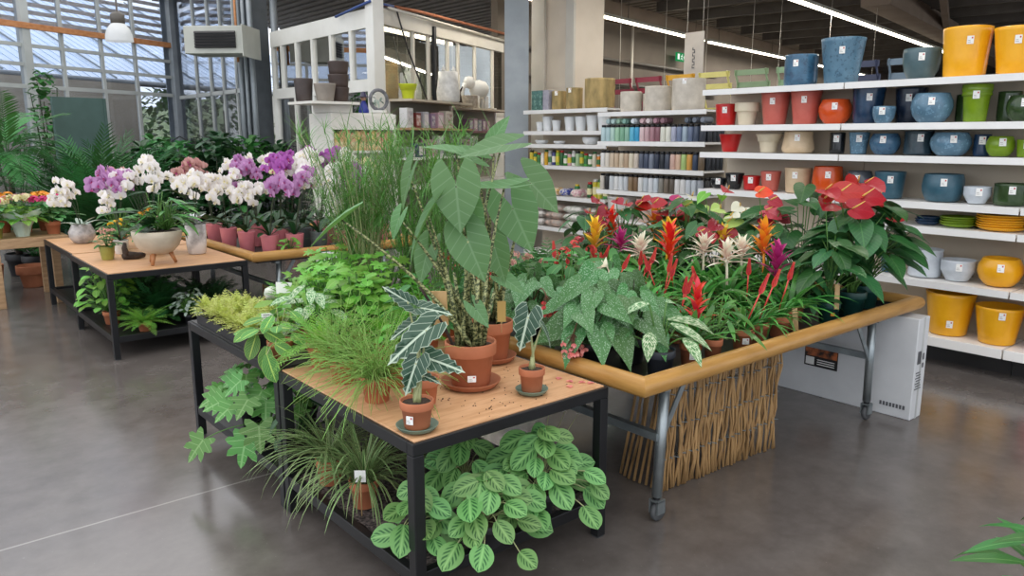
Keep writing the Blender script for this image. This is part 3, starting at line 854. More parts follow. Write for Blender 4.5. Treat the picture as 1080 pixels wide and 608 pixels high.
# ------------------------------------------------------------------ display tables
def table(label, x0, x1, y0, y1, h, top, shelf_mat, top_in=True, shelf=True, gravel=False):
    cx, cy = (x0 + x1) / 2, (y0 + y1) / 2
    t = thing('display_table', label, 'table', (cx, cy, 0), 0)
    a, b = (x1 - x0) / 2, (y1 - y0) / 2; s = .045
    for sx in (-1, 1):
        for sy in (-1, 1):
            MB().box(sx * a - (s if sx > 0 else 0), sx * a + (0 if sx > 0 else s), sy * b - (s if sy > 0 else 0), sy * b + (0 if sy > 0 else s), 0.006, h - .046).build('leg', M['blacksteel'], t, .003)
            MB().box(sx * (a - s / 2) - .018, sx * (a - s / 2) + .018, sy * (b - s / 2) - .018, sy * (b - s / 2) + .018, 0, .006).build('foot', M['rubber'], t)
    f = MB()
    f.box(-a, a, -b, -b + .04, h - .045, h); f.box(-a, a, b - .04, b, h - .045, h)
    f.box(-a, -a + .04, -b + .04, b - .04, h - .045, h); f.box(a - .04, a, -b + .04, b - .04, h - .045, h)
    f.build('top_frame', M['blacksteel'], t, .003)
    MB().box(-a + .014, a - .014, -b + .014, b - .014, h - .02, h + .006).build('tabletop', top, t, .002)
    if shelf:
        z = .135
        g = MB()
        g.box(-a + .004, a - .004, -b + .004, -b + .04, z, z + .05); g.box(-a + .004, a - .004, b - .04, b - .004, z, z + .05)
        g.box(-a + .004, -a + .04, -b + .04, b - .04, z, z + .05); g.box(a - .04, a - .004, -b + .04, b - .04, z, z + .05)
        g.build('shelf_frame', M['blacksteel'], t, .003)
        MB().box(-a + .03, a - .03, -b + .03, b - .03, z + .012, z + .03).build('shelf_panel', shelf_mat, t)
        if gravel:
            # shallow liner tray of dark gravel
            q = MB(); n = 26
            for i in range(n + 1):
                for j in range(n + 1):
                    q.vert((-a + .045 + (2 * a - .09) * i / n, -b + .045 + (2 * b - .09) * j / n, z + .036 + uni(0, .014)))
            for i in range(n):
                for j in range(n):
                    k_ = i * (n + 1) + j; q.face([k_, k_ + n + 1, k_ + n + 2, k_ + 1])
            o = q.build('gravel_bed', M['gravel'], t); o['kind'] = 'stuff'
    return t


TX0, TX1 = 1.325, 2.288
tA1 = table('black steel table in the foreground with bare plywood top and terracotta pots', TX0, TX1, 2.10, 3.20, .675, M['osb'], M['black'], gravel=True)
tA2 = table('black steel table crowded with ferns behind the foreground plywood table', TX0, TX1, 3.215, 4.43, .675, M['blackmetalwarm'], M['black'])
tB1 = table('black steel table holding the cream bowl planter at left', 1.345, 2.43, 6.36, 7.66, .675, M['osb'], M['black'])
tB2 = table('black steel table behind the bowl planter table with glass vase orchid', 1.36, 2.43, 7.68, 8.98, .675, M['osb'], M['black'])


def trolley(label, x0, x1, y0, y1, zr, cat='trolley'):
    cx, cy = (x0 + x1) / 2, (y0 + y1) / 2; a, b = (x1 - x0) / 2, (y1 - y0) / 2
    t = thing('plant_trolley', label, cat, (cx, cy, 0))
    r = .043
    c = [(-a, -b), (a, -b), (a, b), (-a, b)]
    for i in range(4):
        p = c[i]; q = c[(i + 1) % 4]
        d = V((q[0] - p[0], q[1] - p[1], 0)); L = d.length; d.normalize(); n_ = V((-d.y, d.x, 0))
        m = MB(); N = 14
        for k_ in range(N):
            an = 2 * PI * k_ / N; o = n_ * (r * math.cos(an)) + Z * (r * math.sin(an))
            off = r * math.cos(an)           # mitre
            m.vert(V((p[0], p[1], zr)) + o + d * off); m.vert(V((q[0], q[1], zr)) + o - d * off)
        for k_ in range(N):
            j = (k_ + 1) % N; m.face([2 * k_, 2 * j, 2 * j + 1, 2 * k_ + 1])
        m.build('rail', M['bamboo'] if i % 2 == 0 else M['bamboo2'], t)
    MB().box(-a + .03, a - .03, -b + .03, b - .03, zr - .06, zr - .05).build('bed', M['blackmetalwarm'], t)
    lp = MB()
    for q in ((-a + .03, a - .03, -b + .03, -b + .045), (-a + .03, a - .03, b - .045, b - .03), (-a + .03, -a + .045, -b + .045, b - .045), (a - .045, a - .03, -b + .045, b - .045)):
        lp.box(*q, zr - .05, zr - .01)
    lp.build('bed_lip', M['blackmetalwarm'], t)
    # metal leg frames
    for sx, lx in ((-1, -a + .22), (1, a - .33)):
        for sy in (-1, 1):
            y = sy * (b - .09)
            l = MB().tube([(lx + .03 * (-1 if sx < 0 else .6) * -1, y, zr - .06), (lx, y, .12)], .024, 10).build('leg', M['galv'], t)
            MB().tube([(lx, y, .14), (lx, y, .09)], .017, 8).build('caster_stem', M['blacksteel'], l)
            w = MB().lathe([(.012, -.014), (.04, -.013), (.046, -.006), (.046, .006), (.04, .013), (.012, .014)], 16, c=(lx + .012, y - .0, .046), ax=Matrix.Rotation(PI / 2, 3, 'X'))
            w.build('caster_wheel', M['rubber'], l)
            MB().box(lx - .02, lx + .03, y - .026, y - .017, .04, .1).box(lx - .02, lx + .03, y + .017, y + .026, .04, .1).box(lx - .02, lx + .03, y - .026, y + .026, .096, .106).build('caster_fork', M['galv'], l)
            e = lx + (.17 if sx < 0 else -.2)
            MB().bar((lx, y, .36), (e, y, zr - .07), .03, .008, (0, 1, 0)).build('brace', M['galv'], t)
        MB().bar((lx, -b + .09, .40), (lx, b - .09, .40), .035, .035).build('cross_bar', M['galv'], t)
        MB().bar((lx, -b + .05, zr - .072), (lx, b - .05, zr - .072), .04, .022).build('bed_support', M['galv'], t)
    return t


trC = trolley('wooden railed plant trolley full of red and orange flowers at right', 2.340, 4.86, 1.955, 4.0, .70)
trD = trolley('wooden railed plant trolley full of orchids in pink pots', 2.50, 4.15, 6.38, 8.22, .69)

# woven willow hurdle under trolley C
wf = thing('willow_hurdle', 'woven willow stick screen standing under the flower trolley', 'screen', (3.25, 2.19, 0), rad(-3))
for i in range(66):
    x = -.46 + .92 * i / 65; h = .60 + uni(-.03, .02); l = uni(-.03, .03)
    q = [(x + l * 0 + uni(-.006, .006), uni(-.012, .012), .004)]
    for k_ in range(1, 6): q.append((x + (.018 + l * .3) * k_ / 5 + uni(-.012, .012), uni(-.014, .014), h * k_ / 5))
    MB().tube(q, [uni(.0055, .0085)] * 6, 6).build('stick', M['willow'], wf)
for i in range(7):
    MB().tube([(-.46 + uni(-.01, .01), .06 + i * .035, .004), (-.41 + uni(-.02, .02), .05 + i * .03, .3), (-.38 + uni(-.02, .02), .05 + i * .03, .57)], .008, 6).build('stick', M['willow'], wf)
for z in (.17, .33, .49):
    q = [(-.47 + .95 * i / 40, .022 * (-1) ** i, z + .006 * math.sin(i)) for i in range(41)]
    MB().tube(q, .003, 5).build('binding_wire', M['galv'], wf)

# tall white carton
bx = thing('carton', 'long white cardboard carton standing under the right end of trolley', 'box', (4.79, 2.305, 0))
MB().box(-.075, .075, -.445, .445, 0, .635).build('carton_body', M['card'], bx, .006)
MB().box(-.012, .012, -.447, -.4455, .0, .635).build('tape', plain('clear_tape', '#bfc1c0', None, 3, .25), bx)
lb = MB().box(-.0775, -.0755, .03, .26, .2, .37).build('picture_label', M['inkblack'], bx)
MB().box(-.0785, -.0778, .035, .255, .27, .365).build('picture', plain('flame_picture', '#c06a3a', '#2a1f1b', 22, .5), lb)
g = MB(); g.box(-.0785, -.0778, .19, .25, .21, .262)
for i in range(3): g.box(-.0785, -.0778, .05, .17, .216 + i * .015, .222 + i * .015)
g.build('printed_text', M['paper'], lb)
g = MB()
for i in range(8): g.box(-.0775, -.0755, -.41 + i * .02, -.397 + i * .02, .06, .085)
g.build('printed_code', M['inkgrey'], bx)
g = MB(); g.box(-.05, -.005, -.447, -.4455, .35, .43)
for i in range(7): g.box(.0 - .055 + (i % 2) * .01, .03 - uni(0, .03), -.447, -.4455, .19 + i * .017, .197 + i * .017)
g.box(.02, .04, -.447, -.4455, .37, .41); g.box(.02, .04, -.447, -.4455, .32, .35)
g.build('printed_symbols', M['inkgrey'], bx)

# timber table far left
tE = thing('timber_bench', 'rough timber bench of potted flowers at the far left', 'table', (.95, 9.45, 0))
MB().box(-1.2, .64, -.42, .42, .66, .70).build('bench_top', M['oldwood'], tE, .004)
MB().box(-1.2, .64, -.42, -.39, .60, .66).build('apron', M['oldwood'], tE, .003)
for x in (-1.1, .0, .52):
    for y in (-.36, .36): MB().box(x - .035, x + .035, y - .035, y + .035, 0, .66).build('leg', M['oldwood'], tE, .003)

# green door board beyond
single(MB().box(-.36, .36, -.02, .02, 0, 2.28).box(.36, .4, -.03, .03, 0, 2.28).box(-.4, -.36, -.03, .03, 0, 2.28), 'chalkboard', plain('green_grey_board', '#4c6460', '#40564f', 1.5, .6), 'dark green board standing in front of the left glass wall', 'board', (2.72, 13.5, 0), rad(15))


# ------------------------------------------------------------------ shelving units
def gondola(label, X, depth, y0, y1, zs, th, base_z, top_z, name='shelving_unit', end=False, rail=.03):
    cy = (y0 + y1) / 2; b = (y1 - y0) / 2
    t = thing(name, label, 'shelf', (X, cy, 0))
    MB().box(depth, depth + .05, -b, b, .05, top_z).build('back_panel', M['backpanel'], t)
    for z in zs:
        s = MB().box(.0, depth - .002, -b + .004, b - .004, z - .022, z).build('shelf', M['shelfwhite'], t)
        MB().box(-.012, 0, -b + .003, b - .003, z - th, z + .004).build('price_rail', M['shelfedge'], s)
    s = MB().box(0, depth - .002, -b + .003, b - .003, base_z - .07, base_z).build('base_shelf', M['shelfwhite'], t, .003)
    MB().box(depth * .55, depth * .58, -b, b, 0, base_z - .07).build('plinth', M['blackmetalwarm'], t)
    for y in (-b + .02, b - .02):
        MB().box(.3, .36, y - .015, y + .015, 0, base_z - .07).build('foot', M['shelfwhite'], t)
        MB().box(depth + .05, depth + .09, y - .02, y + .02, 0, top_z + .02).build('upright', M['shelfwhite'], t)
    return t


RS = [2.11, 1.795, 1.555, 1.22]; RS2 = [2.11, 1.795, 1.555, 1.22, 1.04, .64]
gR1 = gondola('white pot shelving bay at left with red and cream pots', 6.0, .43, 3.105, 4.44, [2.11, 1.795, 1.555, 1.22, .64], .045, .23, 2.09)
gR2 = gondola('white pot shelving bay in the middle with blue and green pots', 6.0, .43, 1.80, 3.10, RS2, .045, .23, 2.09)
gR3 = gondola('white pot shelving bay cut by the right edge of the photo', 6.0, .43, .5, 1.795, RS2, .045, .23, 2.09)
gM = gondola('white shelving unit filled with rows of paint bottles', 6.7, .36, 4.9, 6.42, [1.97, 1.64, 1.345, 1.085], .045, .2, 1.95)
MB().box(0, .358, -.755, .755, .72, .742).build('shelf', M['shelfwhite'], gM)
gL = gondola('white shelving unit with clear pots and fertiliser bottles', 7.05, .36, 6.6, 8.15, [2.04, 1.765, 1.595, 1.32, .92, .5], .045, .15, 2.02)
# low platform carrying folding chairs behind the bottle shelves
single(MB().box(7.58, 8.2, 2.8, 7.6, 1.53, 1.58).box(7.62, 7.68, 2.9, 2.96, 0, 1.53).box(7.62, 7.68, 7.4, 7.46, 0, 1.53).box(8.1, 8.16, 2.9, 2.96, 0, 1.53).box(8.1, 8.16, 7.4, 7.46, 0, 1.53).box(7.62, 7.68, 5, 5.06, 0, 1.53).box(8.1, 8.16, 5, 5.06, 0, 1.53),
       'chair_platform', M['shelfwhite'], 'high white platform behind the shelves carrying coloured folding chairs', 'platform')
def folding_chair(label, y, col, w=.42):
    t = thing('folding_chair', label, 'chair', (7.88, y * 1.05, 1.581), 0, None)
    m = plain('paint_' + col.strip('#'), col, None, 5, .45)
    for s in (-1, 1):
        MB().bar((-.2, s * w / 2, .0), (.12, s * w / 2, .44), .022, .012, (0, 1, 0)).build('leg', m, t)
        MB().bar((.2, s * (w / 2 - .02), .0), (-.17, s * (w / 2 - .02), .85), .022, .012, (0, 1, 0)).build('leg', m, t)
    for i in range(6): MB().box(-.2 + i * .065, -.15 + i * .065, -w / 2, w / 2, .43, .445).build('seat_slat', m, t)
    for z in (.66, .79): MB().box(-.165 + (.85 - z) * .4 - .01, -.155 + (.85 - z) * .4, -w / 2, w / 2, z, z + .06).build('back_slat', m, t)


for lab, y, c in (('dark red folding chair back, left one behind the grey concrete pots', 6.72, '#8c3040'), ('dark red folding chair back, right one behind the grey concrete pots', 6.25, '#8c3040'),
                  ('golden yellow folding chair back behind the largest concrete pot', 5.78, '#d9a32c'), ('pale yellow folding chair back at the left end of top shelf', 5.32, '#dcd27e'),
                  ('sage green folding chair back beside the pale yellow one', 4.85, '#8ba37c'), ('mint green folding chair back left of the speckled blue pots', 4.35, '#93b08a'),
                  ('dark navy folding chair back behind the tapered blue pot', 3.7, '#39405a'), ('grey blue folding chair back left of the slate bowl', 3.22, '#6d8191')):
    folding_chair(lab, y, c)

# bookcase and gift shelves in front of the cabin
bk = thing('bookcase', 'white bookcase end with colourful packets in front of the cabin', 'shelf', (4.35, 8.5, 0), rad(4))
MB().box(0, .03, 0, .5, 0, 1.97).build('side_panel', M['cabinwhite'], bk); MB().box(.9, .93, 0, .5, 0, 1.97).build('side_panel', M['cabinwhite'], bk)
MB().box(.03, .9, .47, .5, 0, 1.97).build('back_panel', M['cabinwhite'], bk)
MB().box(.03, .9, -.0, .02, 1.78, 1.95).build('fascia', M['cabinwhite'], bk)
for z in (.3, .75, 1.15, 1.5, 1.95): MB().box(.03, .9, .02, .47, z, z + .03).build('shelf', M['cabinwhite'], bk)
MB().box(-.3, .33, -.12, .45, 2.07, 2.1).build('top_board', M['cabinwhite'], bk)
MB().box(0, .3, 0, .4, 1.98, 2.07).build('top_block', M['cabinwhite'], bk)
pk = ['#c9a03c', '#b5482f', '#c77a34', '#a83a32', '#d0a648', '#b8662f', '#c04b52', '#d6b259', '#b04040', '#c85a68', '#cf8a3c']
for i, c in enumerate(pk):
    m = plain('packet_' + str(i), c, '#e0cfa5', 16, .5, lo=.3, hi=.75)
    single(MB().box(-.032, .032, -.02, .02, 0, .2 + .03 * (i % 3)).box(-.012, .012, -.015, .015, .2 + .03 * (i % 3), .215 + .03 * (i % 3)), 'seed_packet', m,
           'coloured packet on the bookcase shelf, number %d counted from the left' % (i + 1), 'packet', (4.44 + .075 * i, 8.57 + .005 * i, 1.531), rad(uni(-8, 8)), 'packets in the bookcase')
gs = thing('gift_shelves', 'wall shelves with gift boxes along the right side of cabin', 'shelf', cr(.1, 0, -.06))
g0 = cr(.1, 0, -.06)
def gl(t, o, z): return cr(t, z, o) - g0
for z, m_, a, b in ((2.18, M['backpanel'], .15, 1.95), (2.12, M['backpanel'], 1.97, 3.6), (1.80, M['oldwood'], .15, 1.95), (1.77, plain('plum_shelf', '#8a5a66', None, 3, .5), 1.97, 3.6), (1.4, M['shelfwhite'], .15, 3.6), (1.0, M['shelfwhite'], .15, 3.6)):
    MB().bar(gl(a, -.27, z), gl(b, -.27, z), .42, .03).build('shelf', m_, gs)
MB().bar(gl(.15, -.075, 1.1), gl(3.6, -.075, 1.1), .03, 2.16).build('back_panel', plain('grey_back', '#8c8578', None, 2, .7), gs)
for t_ in (.15, 1.96, 3.6): MB().bar(gl(t_, -.1, 0), gl(t_, -.1, 2.18), .04, .04, DC).build('upright', M['shelfwhite'], gs)
# ------------------------------------------------------------------ glazed pots on the shelves
PROF = {
    'cyl': [(.9, 0), (.97, .03), (1, .2), (1, .93), (1.0, 1)],
    'taper': [(.68, 0), (.74, .03), (.8, .3), (.9, .65), (.97, .92), (1, 1)],
    'taper2': [(.8, 0), (.85, .03), (.9, .4), (.96, .75), (1, .95), (1, 1)],
    'ball': [(.52, 0), (.66, .05), (.88, .25), (1, .52), (.97, .75), (.84, .93), (.8, 1)],
    'bowl': [(.55, 0), (.66, .04), (.88, .3), (.98, .6), (1, .85), (.97, 1)],
    'rimmed': [(.62, 0), (.66, .04), (.8, .58), (.82, .6), (.98, .61), (1, .66), (1, .97), (.99, 1)],
    'flare': [(.55, 0), (.6, .05), (.66, .4), (.76, .65), (.95, .93), (1, 1)],
    'facet': [(.82, 0), (.93, .06), (1, .22), (.95, .45), (.86, .8), (.86, .95), (.84, 1)],
    'barrel': [(.72, 0), (.8, .05), (.97, .35), (1, .55), (.97, .8), (.9, .97), (.9, 1)],
    'cone': [(.6, 0), (.64, .03), (.98, .95), (1, 1)],
    'ribbed': [(.6, 0)] + [(.66 + .34 * min(1, k / 7) - (.035 if k % 2 else 0), .05 + k * .0675) for k in range(15)],
    'ribcyl': [(.85, 0)] + [(.95 + (.03 if k % 2 else 0), .04 + k * .06) for k in range(16)] + [(1, 1)],
    'stack': [(.7, 0), (.74, .02), (.88, .68), (.9, .7), (.98, .71), (1, .75), (.97, .77), (.95, .8), (1, .83), (1, 1)],
}


def pot_mesh(shape, r, h, n=28, wall=.08, floor=.6):
    pr = [(a * r, b * h) for a, b in PROF[shape]]
    rt = pr[-1][0]
    pr += [(rt - r * wall * .5, h * 1.0 + .002), (rt - r * wall, h * .985), (rt * .86 - r * wall * .5, h * floor), (0.001, h * floor)]
    return MB().lathe(pr, n, cap=True)


def sticker(t, r, h, z, w=.035, hh=.045, face=PI, mat=None, tilt=0, name='price_label'):
    m = Matrix.Rotation(face, 4, 'Z') @ Matrix.Translation((r + .0015, 0, z)) @ Matrix.Rotation(tilt, 4, 'Y')
    b = MB().box(-.001, .001, -w / 2, w / 2, -hh / 2, hh / 2, 0, m)
    b.box(.0011, .0015, w * .14, w * .36, hh * .16, hh * .36, 1, m); b.box(.0011, .0015, -w * .38, w * .1, -hh * .28, -hh * .24, 2, m)
    b.box(.0011, .0015, -w * .38, 0, -hh * .08, -hh * .04, 2, m)
    b.build(name, [mat or M['paper'], M['sticker_red'], M['bar']], t)


M['sticker_red'] = plain('label_red', '#c0303a', None, 4, .5)


def prof_r(shape, q):
    p = PROF[shape]
    for (a, z0), (b, z1) in zip(p, p[1:]):
        if z0 <= q <= z1: return a + (b - a) * (q - z0) / max(1e-6, z1 - z0)
    return 1


def shelf_pot(name, label, shape, g, X, y, z, r, h, lab=True, face=None, cat='pot', lz=.72, group=None):
    t = thing(name, label, cat, (X, y, z), 0, group)
    pot_mesh(shape, r, h).build('pot_body', G[g] if isinstance(g, str) else g, t)
    if lab:
        f = PI + uni(.2, .5) if face is None else face
        sl = (prof_r(shape, min(1, lz + .08)) - prof_r(shape, lz - .08)) * r / (.16 * h)
        sticker(t, prof_r(shape, lz) * r + .002, h, lz * h, .042, .055, f, tilt=math.atan(sl))
    return t


X1, X2 = 6.25, 6.20
for n_, l_, s_, g_, y, r, h, *k_ in (
    ('planter', 'blue speckled cylindrical planter left of the big tapered one on top shelf', 'cyl', 'bluedark', 3.63, .135, .26),
    ('planter', 'large tapered pale blue planter with dark flecks on top shelf', 'taper', 'bluespeck', 3.27, .172, .36),
    ('bowl_planter', 'slate green rounded bowl planter left of yellow planters on top shelf', 'bowl', 'tealgrey', 2.645, .132, .23),
    ('planter', 'tall ringed yellow planter next to the slate bowl on top shelf', 'taper2', 'yellow', 2.34, .160, .35),
    ('planter', 'tapered yellow planter second from the slate bowl on top shelf', 'taper', 'yellow', 2.01, .155, .32),
    ('planter', 'short yellow planter cut by the right edge on the top shelf', 'taper2', 'yellow', 1.72, .12, .2)):
    shelf_pot(n_, l_, s_, g_, X1, y, 2.115, r, h)
for n_, l_, s_, g_, y, r, h, dx, lab in (
    ('flower_pot', 'bright red ridged pot at the left end of the second shelf', 'taper2', 'red', 4.32, .098, .19, 0, 1),
    ('flower_pot', 'cream pot with a thick rim beside the bright red pot', 'rimmed', 'cream', 4.1, .108, .195, 0, 0),
    ('planter', 'tall coral planter right of the cream rimmed pot', 'taper', 'coral', 3.82, .126, .275, 0, 1),
    ('planter', 'tall coral planter left of the glossy orange ball pot', 'taper', 'coral', 3.535, .128, .28, 0, 1),
    ('ball_planter', 'glossy orange ball planter between coral and navy planters', 'ball', 'orange', 3.27, .13, .195, 0, 1),
    ('planter', 'tall navy planter right of the orange ball planter', 'taper2', 'navy', 3.0, .122, .28, .0, 1),
    ('bowl_planter', 'small pale blue bowl in front of dark navy planter', 'bowl', 'ice', 2.82, .083, .125, -.11, 1),
    ('planter', 'dark navy planter standing behind the small pale blue bowl', 'taper2', 'navyback', 2.72, .115, .265, .11, 1),
    ('ball_planter', 'large blue grey ball planter on the second shelf', 'ball', 'ice', 2.49, .142, .21, -.07, 1),
    ('planter', 'tall moss green nested planters on the second shelf', 'stack', 'green', 2.2, .097, .26, -.05, 1),
    ('planter', 'dark olive planter behind the tall moss green pots', 'cyl', 'darkgreen', 2.32, .07, .2, .11, 1),
    ('planter', 'dark green planter right of the tall moss green pots', 'cyl', 'darkgreen', 2.04, .075, .21, .11, 1),
    ('bowl_planter', 'dark green glossy bowl at right end of second shelf', 'ball', 'darkgreen', 1.91, .105, .175, -.02, 1)):
    shelf_pot(n_, l_, s_, g_, X2 + dx, y, 1.8, r, h, lab)
for n_, l_, s_, g_, y, r, h, dx, lab in (
    ('flower_pot', 'glossy red conical pot at left end of third shelf', 'cone', 'red', 4.26, .102, .16, 0, 0),
    ('flower_pot', 'cream flared pot on the third shelf', 'flare', 'cream', 3.86, .115, .16, 0, 0),
    ('bowl_planter', 'wide beige angular bowl on the third shelf', 'facet', 'beige', 3.58, .134, .18, 0, 1),
    ('flower_pot', 'small black cylinder pot right of the beige bowl', 'cyl', 'black', 3.23, .06, .17, 0, 1),
    ('flower_pot', 'mid blue tapered cup pot on third shelf', 'taper', 'ice', 3.05, .08, .172, 0, 1),
    ('ball_planter', 'blue ball planter with dark streaks on third shelf', 'ball', 'blue', 2.84, .113, .162, 0, 1),
    ('planter', 'dark ribbed planter between two blue ball planters', 'ribcyl', 'ribdark', 2.6, .104, .18, .03, 1),
    ('ball_planter', 'wide blue ball planter, biggest on the third shelf', 'ball', 'ice', 2.36, .138, .168, 0, 1),
    ('flower_pot', 'narrow navy cup pot left of green ball pot', 'cyl', 'navy', 2.165, .056, .155, .05, 1),
    ('ball_planter', 'moss green ball pot on the third shelf', 'ball', 'green', 2.03, .092, .14, 0, 1),
    ('flower_pot', 'short moss green pot at the right end of third shelf', 'taper2', 'green', 1.86, .07, .118, 0, 1)):
    shelf_pot(n_, l_, s_, g_, X2 + dx, y, 1.56, r, h, lab)
for n_, l_, s_, g_, y, r, h, dx, lab in (
    ('flower_pot', 'small glossy black pot at left end of fourth shelf', 'bowl', 'black', 4.36, .075, .09, 0, 1),
    ('flower_pot', 'glossy black flared cup pot on fourth shelf', 'cone', 'black', 4.19, .088, .142, 0, 1),
    ('flower_pot', 'small deep red pot on the fourth shelf', 'taper2', 'red', 4.01, .077, .124, 0, 1),
    ('flower_pot', 'coral tapered pot behind the tall red flowers', 'taper', 'coral', 3.82, .09, .172, 0, 1),
    ('planter', 'tall beige cylinder pot on the fourth shelf', 'taper2', 'beige', 3.56, .112, .21, 0, 1),
    ('planter', 'orange barrel planter behind the upper anthurium flowers', 'barrel', 'orange', 3.29, .122, .23, 0, 1),
    ('ball_planter', 'gunmetal ringed ball planter on fourth shelf', 'ball', 'gunmetal', 3.02, .11, .2, 0, 1),
    ('planter', 'teal straight cup planter right of the gunmetal ball', 'taper2', 'teal', 2.775, .113, .205, 0, 1),
    ('ball_planter', 'wide teal rounded planter standing alone on fourth shelf', 'barrel', 'teal', 2.38, .144, .2, 0, 1),
    ('bowl_planter', 'white ribbed bowl right of the wide teal planter', 'ribbed', 'white', 2.13, .09, .12, -.04, 1),
    ('bowl_planter', 'dark green glossy cylinder bowl at right end of fourth shelf', 'cyl', 'darkgreen', 1.925, .11, .15, 0, 1)):
    shelf_pot(n_, l_, s_, g_, X2 + dx, y, 1.225, r, h, lab)
# stacks of saucers: each saucer its own thing
for n_, lab, g_, y, r, cnt in (('navy', 'navy', 'navy', 2.46, .09, 3), ('moss green', 'green', 'green', 2.25, .125, 4), ('yellow', 'yellow', 'yellow', 1.965, .16, 6)):
    for i in range(cnt):
        b = MB().lathe([(.72 * r, 0), (.78 * r, .003), (r, .022), (r, .026), (.95 * r, .025), (.74 * r, .008), (.001, .007)], 28)
        nm = ['lowest', 'second from the bottom', 'third from the bottom', 'fourth from the bottom', 'fifth from the bottom', 'topmost'][i if i < cnt - 1 else 5]
        single(b, 'saucer', G[g_], '%s glazed saucer, %s of the %s stack' % (n_, nm, lab), 'saucer', (6.2 + uni(-.004, .004), y + uni(-.005, .005), 1.045 + i * .017), 0, lab + ' saucers stacked on the low shelf')
for n_, l_, s_, g_, y, r, h, dx in (
    ('flower_pot', 'small blue pot half hidden behind anthurium leaves', 'taper2', 'teal', 2.72, .066, .12, 0),
    ('planter', 'white cylindrical planter behind the leaning anthurium leaves', 'ribcyl', 'white', 2.45, .12, .21, 0),
    ('bowl_planter', 'white ribbed round bowl left of the yellow ball planter', 'ribbed', 'white', 2.215, .12, .155, 0),
    ('ball_planter', 'glossy yellow ball planter on the second lowest shelf', 'ball', 'yellow', 1.935, .145, .2, 0),
    ('ball_planter', 'yellow ball planter cut by right edge on second lowest shelf', 'ball', 'yellow', 1.64, .12, .2, 0)):
    shelf_pot(n_, l_, s_, g_, X2 + dx, y, .645, r, h, n_ != 'planter')
for n_, l_, s_, g_, y, r, h, dx in (
    ('planter', 'large ringed yellow planter on the base shelf beside white carton', 'taper', 'yellow', 2.24, .172, .32, 0),
    ('planter', 'plain yellow planter on the base shelf', 'taper', 'yellow', 1.90, .158, .27, -.02),
    ('planter', 'red planter cut by the right edge on base shelf', 'taper', 'red', 1.59, .13, .33, 0)):
    shelf_pot(n_, l_, s_, g_, X2 + dx, y, .233, r, h, True, None, 'pot', .3 if 'ringed' in l_ else .82)

# tops of the bottle and fertiliser shelves
for l_, s_, g_, y, r, h, X in (
    ('small grey concrete pot at left of the bottle shelf top', 'cyl', 'concrete', 6.1, .122, .225, 6.9),
    ('medium grey concrete pot in the middle of the bottle shelf top', 'cyl', 'concrete', 5.7, .15, .265, 6.9),
    ('small pale concrete pot tucked between the two larger ones', 'cyl', 'concrete', 5.93, .06, .2, 7.0),
    ('largest grey concrete pot at the right of the bottle shelf top', 'cyl', 'concrete', 5.29, .175, .325, 6.9)):
    shelf_pot('concrete_pot', l_, s_, g_, X, y, 1.975, r, h, 'largest' in l_, None, 'pot', .9)
for l_, y, r, h in (('smallest bark textured pot on the fertiliser shelf top', 7.67, .095, .24), ('middle bark textured pot on the fertiliser shelf top', 7.38, .108, .27), ('largest bark textured pot on the fertiliser shelf top', 6.93, .19, .36)):
    shelf_pot('bark_pot', l_, 'cyl', 'barkpot', 7.25, y, 2.045, r, h, 'largest' not in l_, None, 'pot', .88)
for l_, g_, y, w in (('dark teal stone block vase at far left of shelf top', 'stoneG', 8.06, .05), ('dark teal stone block vase second from left on shelf top', 'stoneG', 7.95, .055), ('grey violet stone block vase beside the bark pots', 'stoneV', 7.82, .055)):
    t = thing('block_vase', l_, 'vase', (7.2, y, 2.045))
    m = MB(); m.box(-w, w, -w, w, 0, .25); m.box(-w, -w + .012, -w, w, .25, .26); m.box(w - .012, w, -w, w, .25, .26); m.box(-w + .012, w - .012, -w, -w + .012, .25, .26); m.box(-w + .012, w - .012, w - .012, w, .25, .26)
    m.build('vase_body', G[g_], t, .004)
for i, (l_, y, r, h) in enumerate((('left low', 7.98, .06, .12), ('tall left', 7.83, .075, .19), ('short', 7.66, .062, .14), ('tall slim', 7.4, .08, .18), ('tall wide', 7.2, .083, .18), ('upright disc', 7.0, .08, .19), ('right hand', 6.8, .085, .19))):
    shelf_pot('orchid_pot', l_ + ' frosted white orchid pot on the fertiliser unit second shelf', 'taper', 'plasticwhite', 7.2, y, 1.77, r, h, False)
for l_, y, r, h in (('flat left', 7.95, .09, .05), ('flat middle', 7.6, .08, .04), ('deep', 7.02, .11, .09), ('shallow right', 6.78, .09, .04)):
    shelf_pot('dish', l_ + ' white plastic dish on the fertiliser unit third shelf', 'bowl', 'plasticwhite', 7.2, y, 1.6, r, h, False, cat='dish')

# ------------------------------------------------------------------ bottles
bm_cache = {}
def colmat(c, rough=.35):
    if c not in bm_cache: bm_cache[c] = plain('tint_' + c.strip('#'), c, None, 8, rough)
    return bm_cache[c]


bottle_me = {}
def bottle(label, c, loc, group, r=.027, h=.17, cap='#1d1d1f', lying=False, rz=0, name='paint_bottle', labelc=None):
    t = thing(name, label, 'bottle', loc, rz, group)
    mb = MB().lathe([(r * .92, 0), (r, .004), (r, h * .78), (r * .94, h * .83), (r * .6, h * .86)], 14)
    b = mb.build('bottle_body', colmat(c), t)
    k_ = MB().lathe([(r * .62, h * .855), (r * .8, h * .86), (r * .8, h), (r * .7, h)], 12).build('cap', colmat(cap), t)
    if labelc: MB().lathe([(r + .0008, h * .2), (r + .0008, h * .6)], 14, cap=False).build('bottle_label', colmat(labelc), t)
    if lying:
        t.rotation_euler = (0, -PI / 2, 0)
    return t


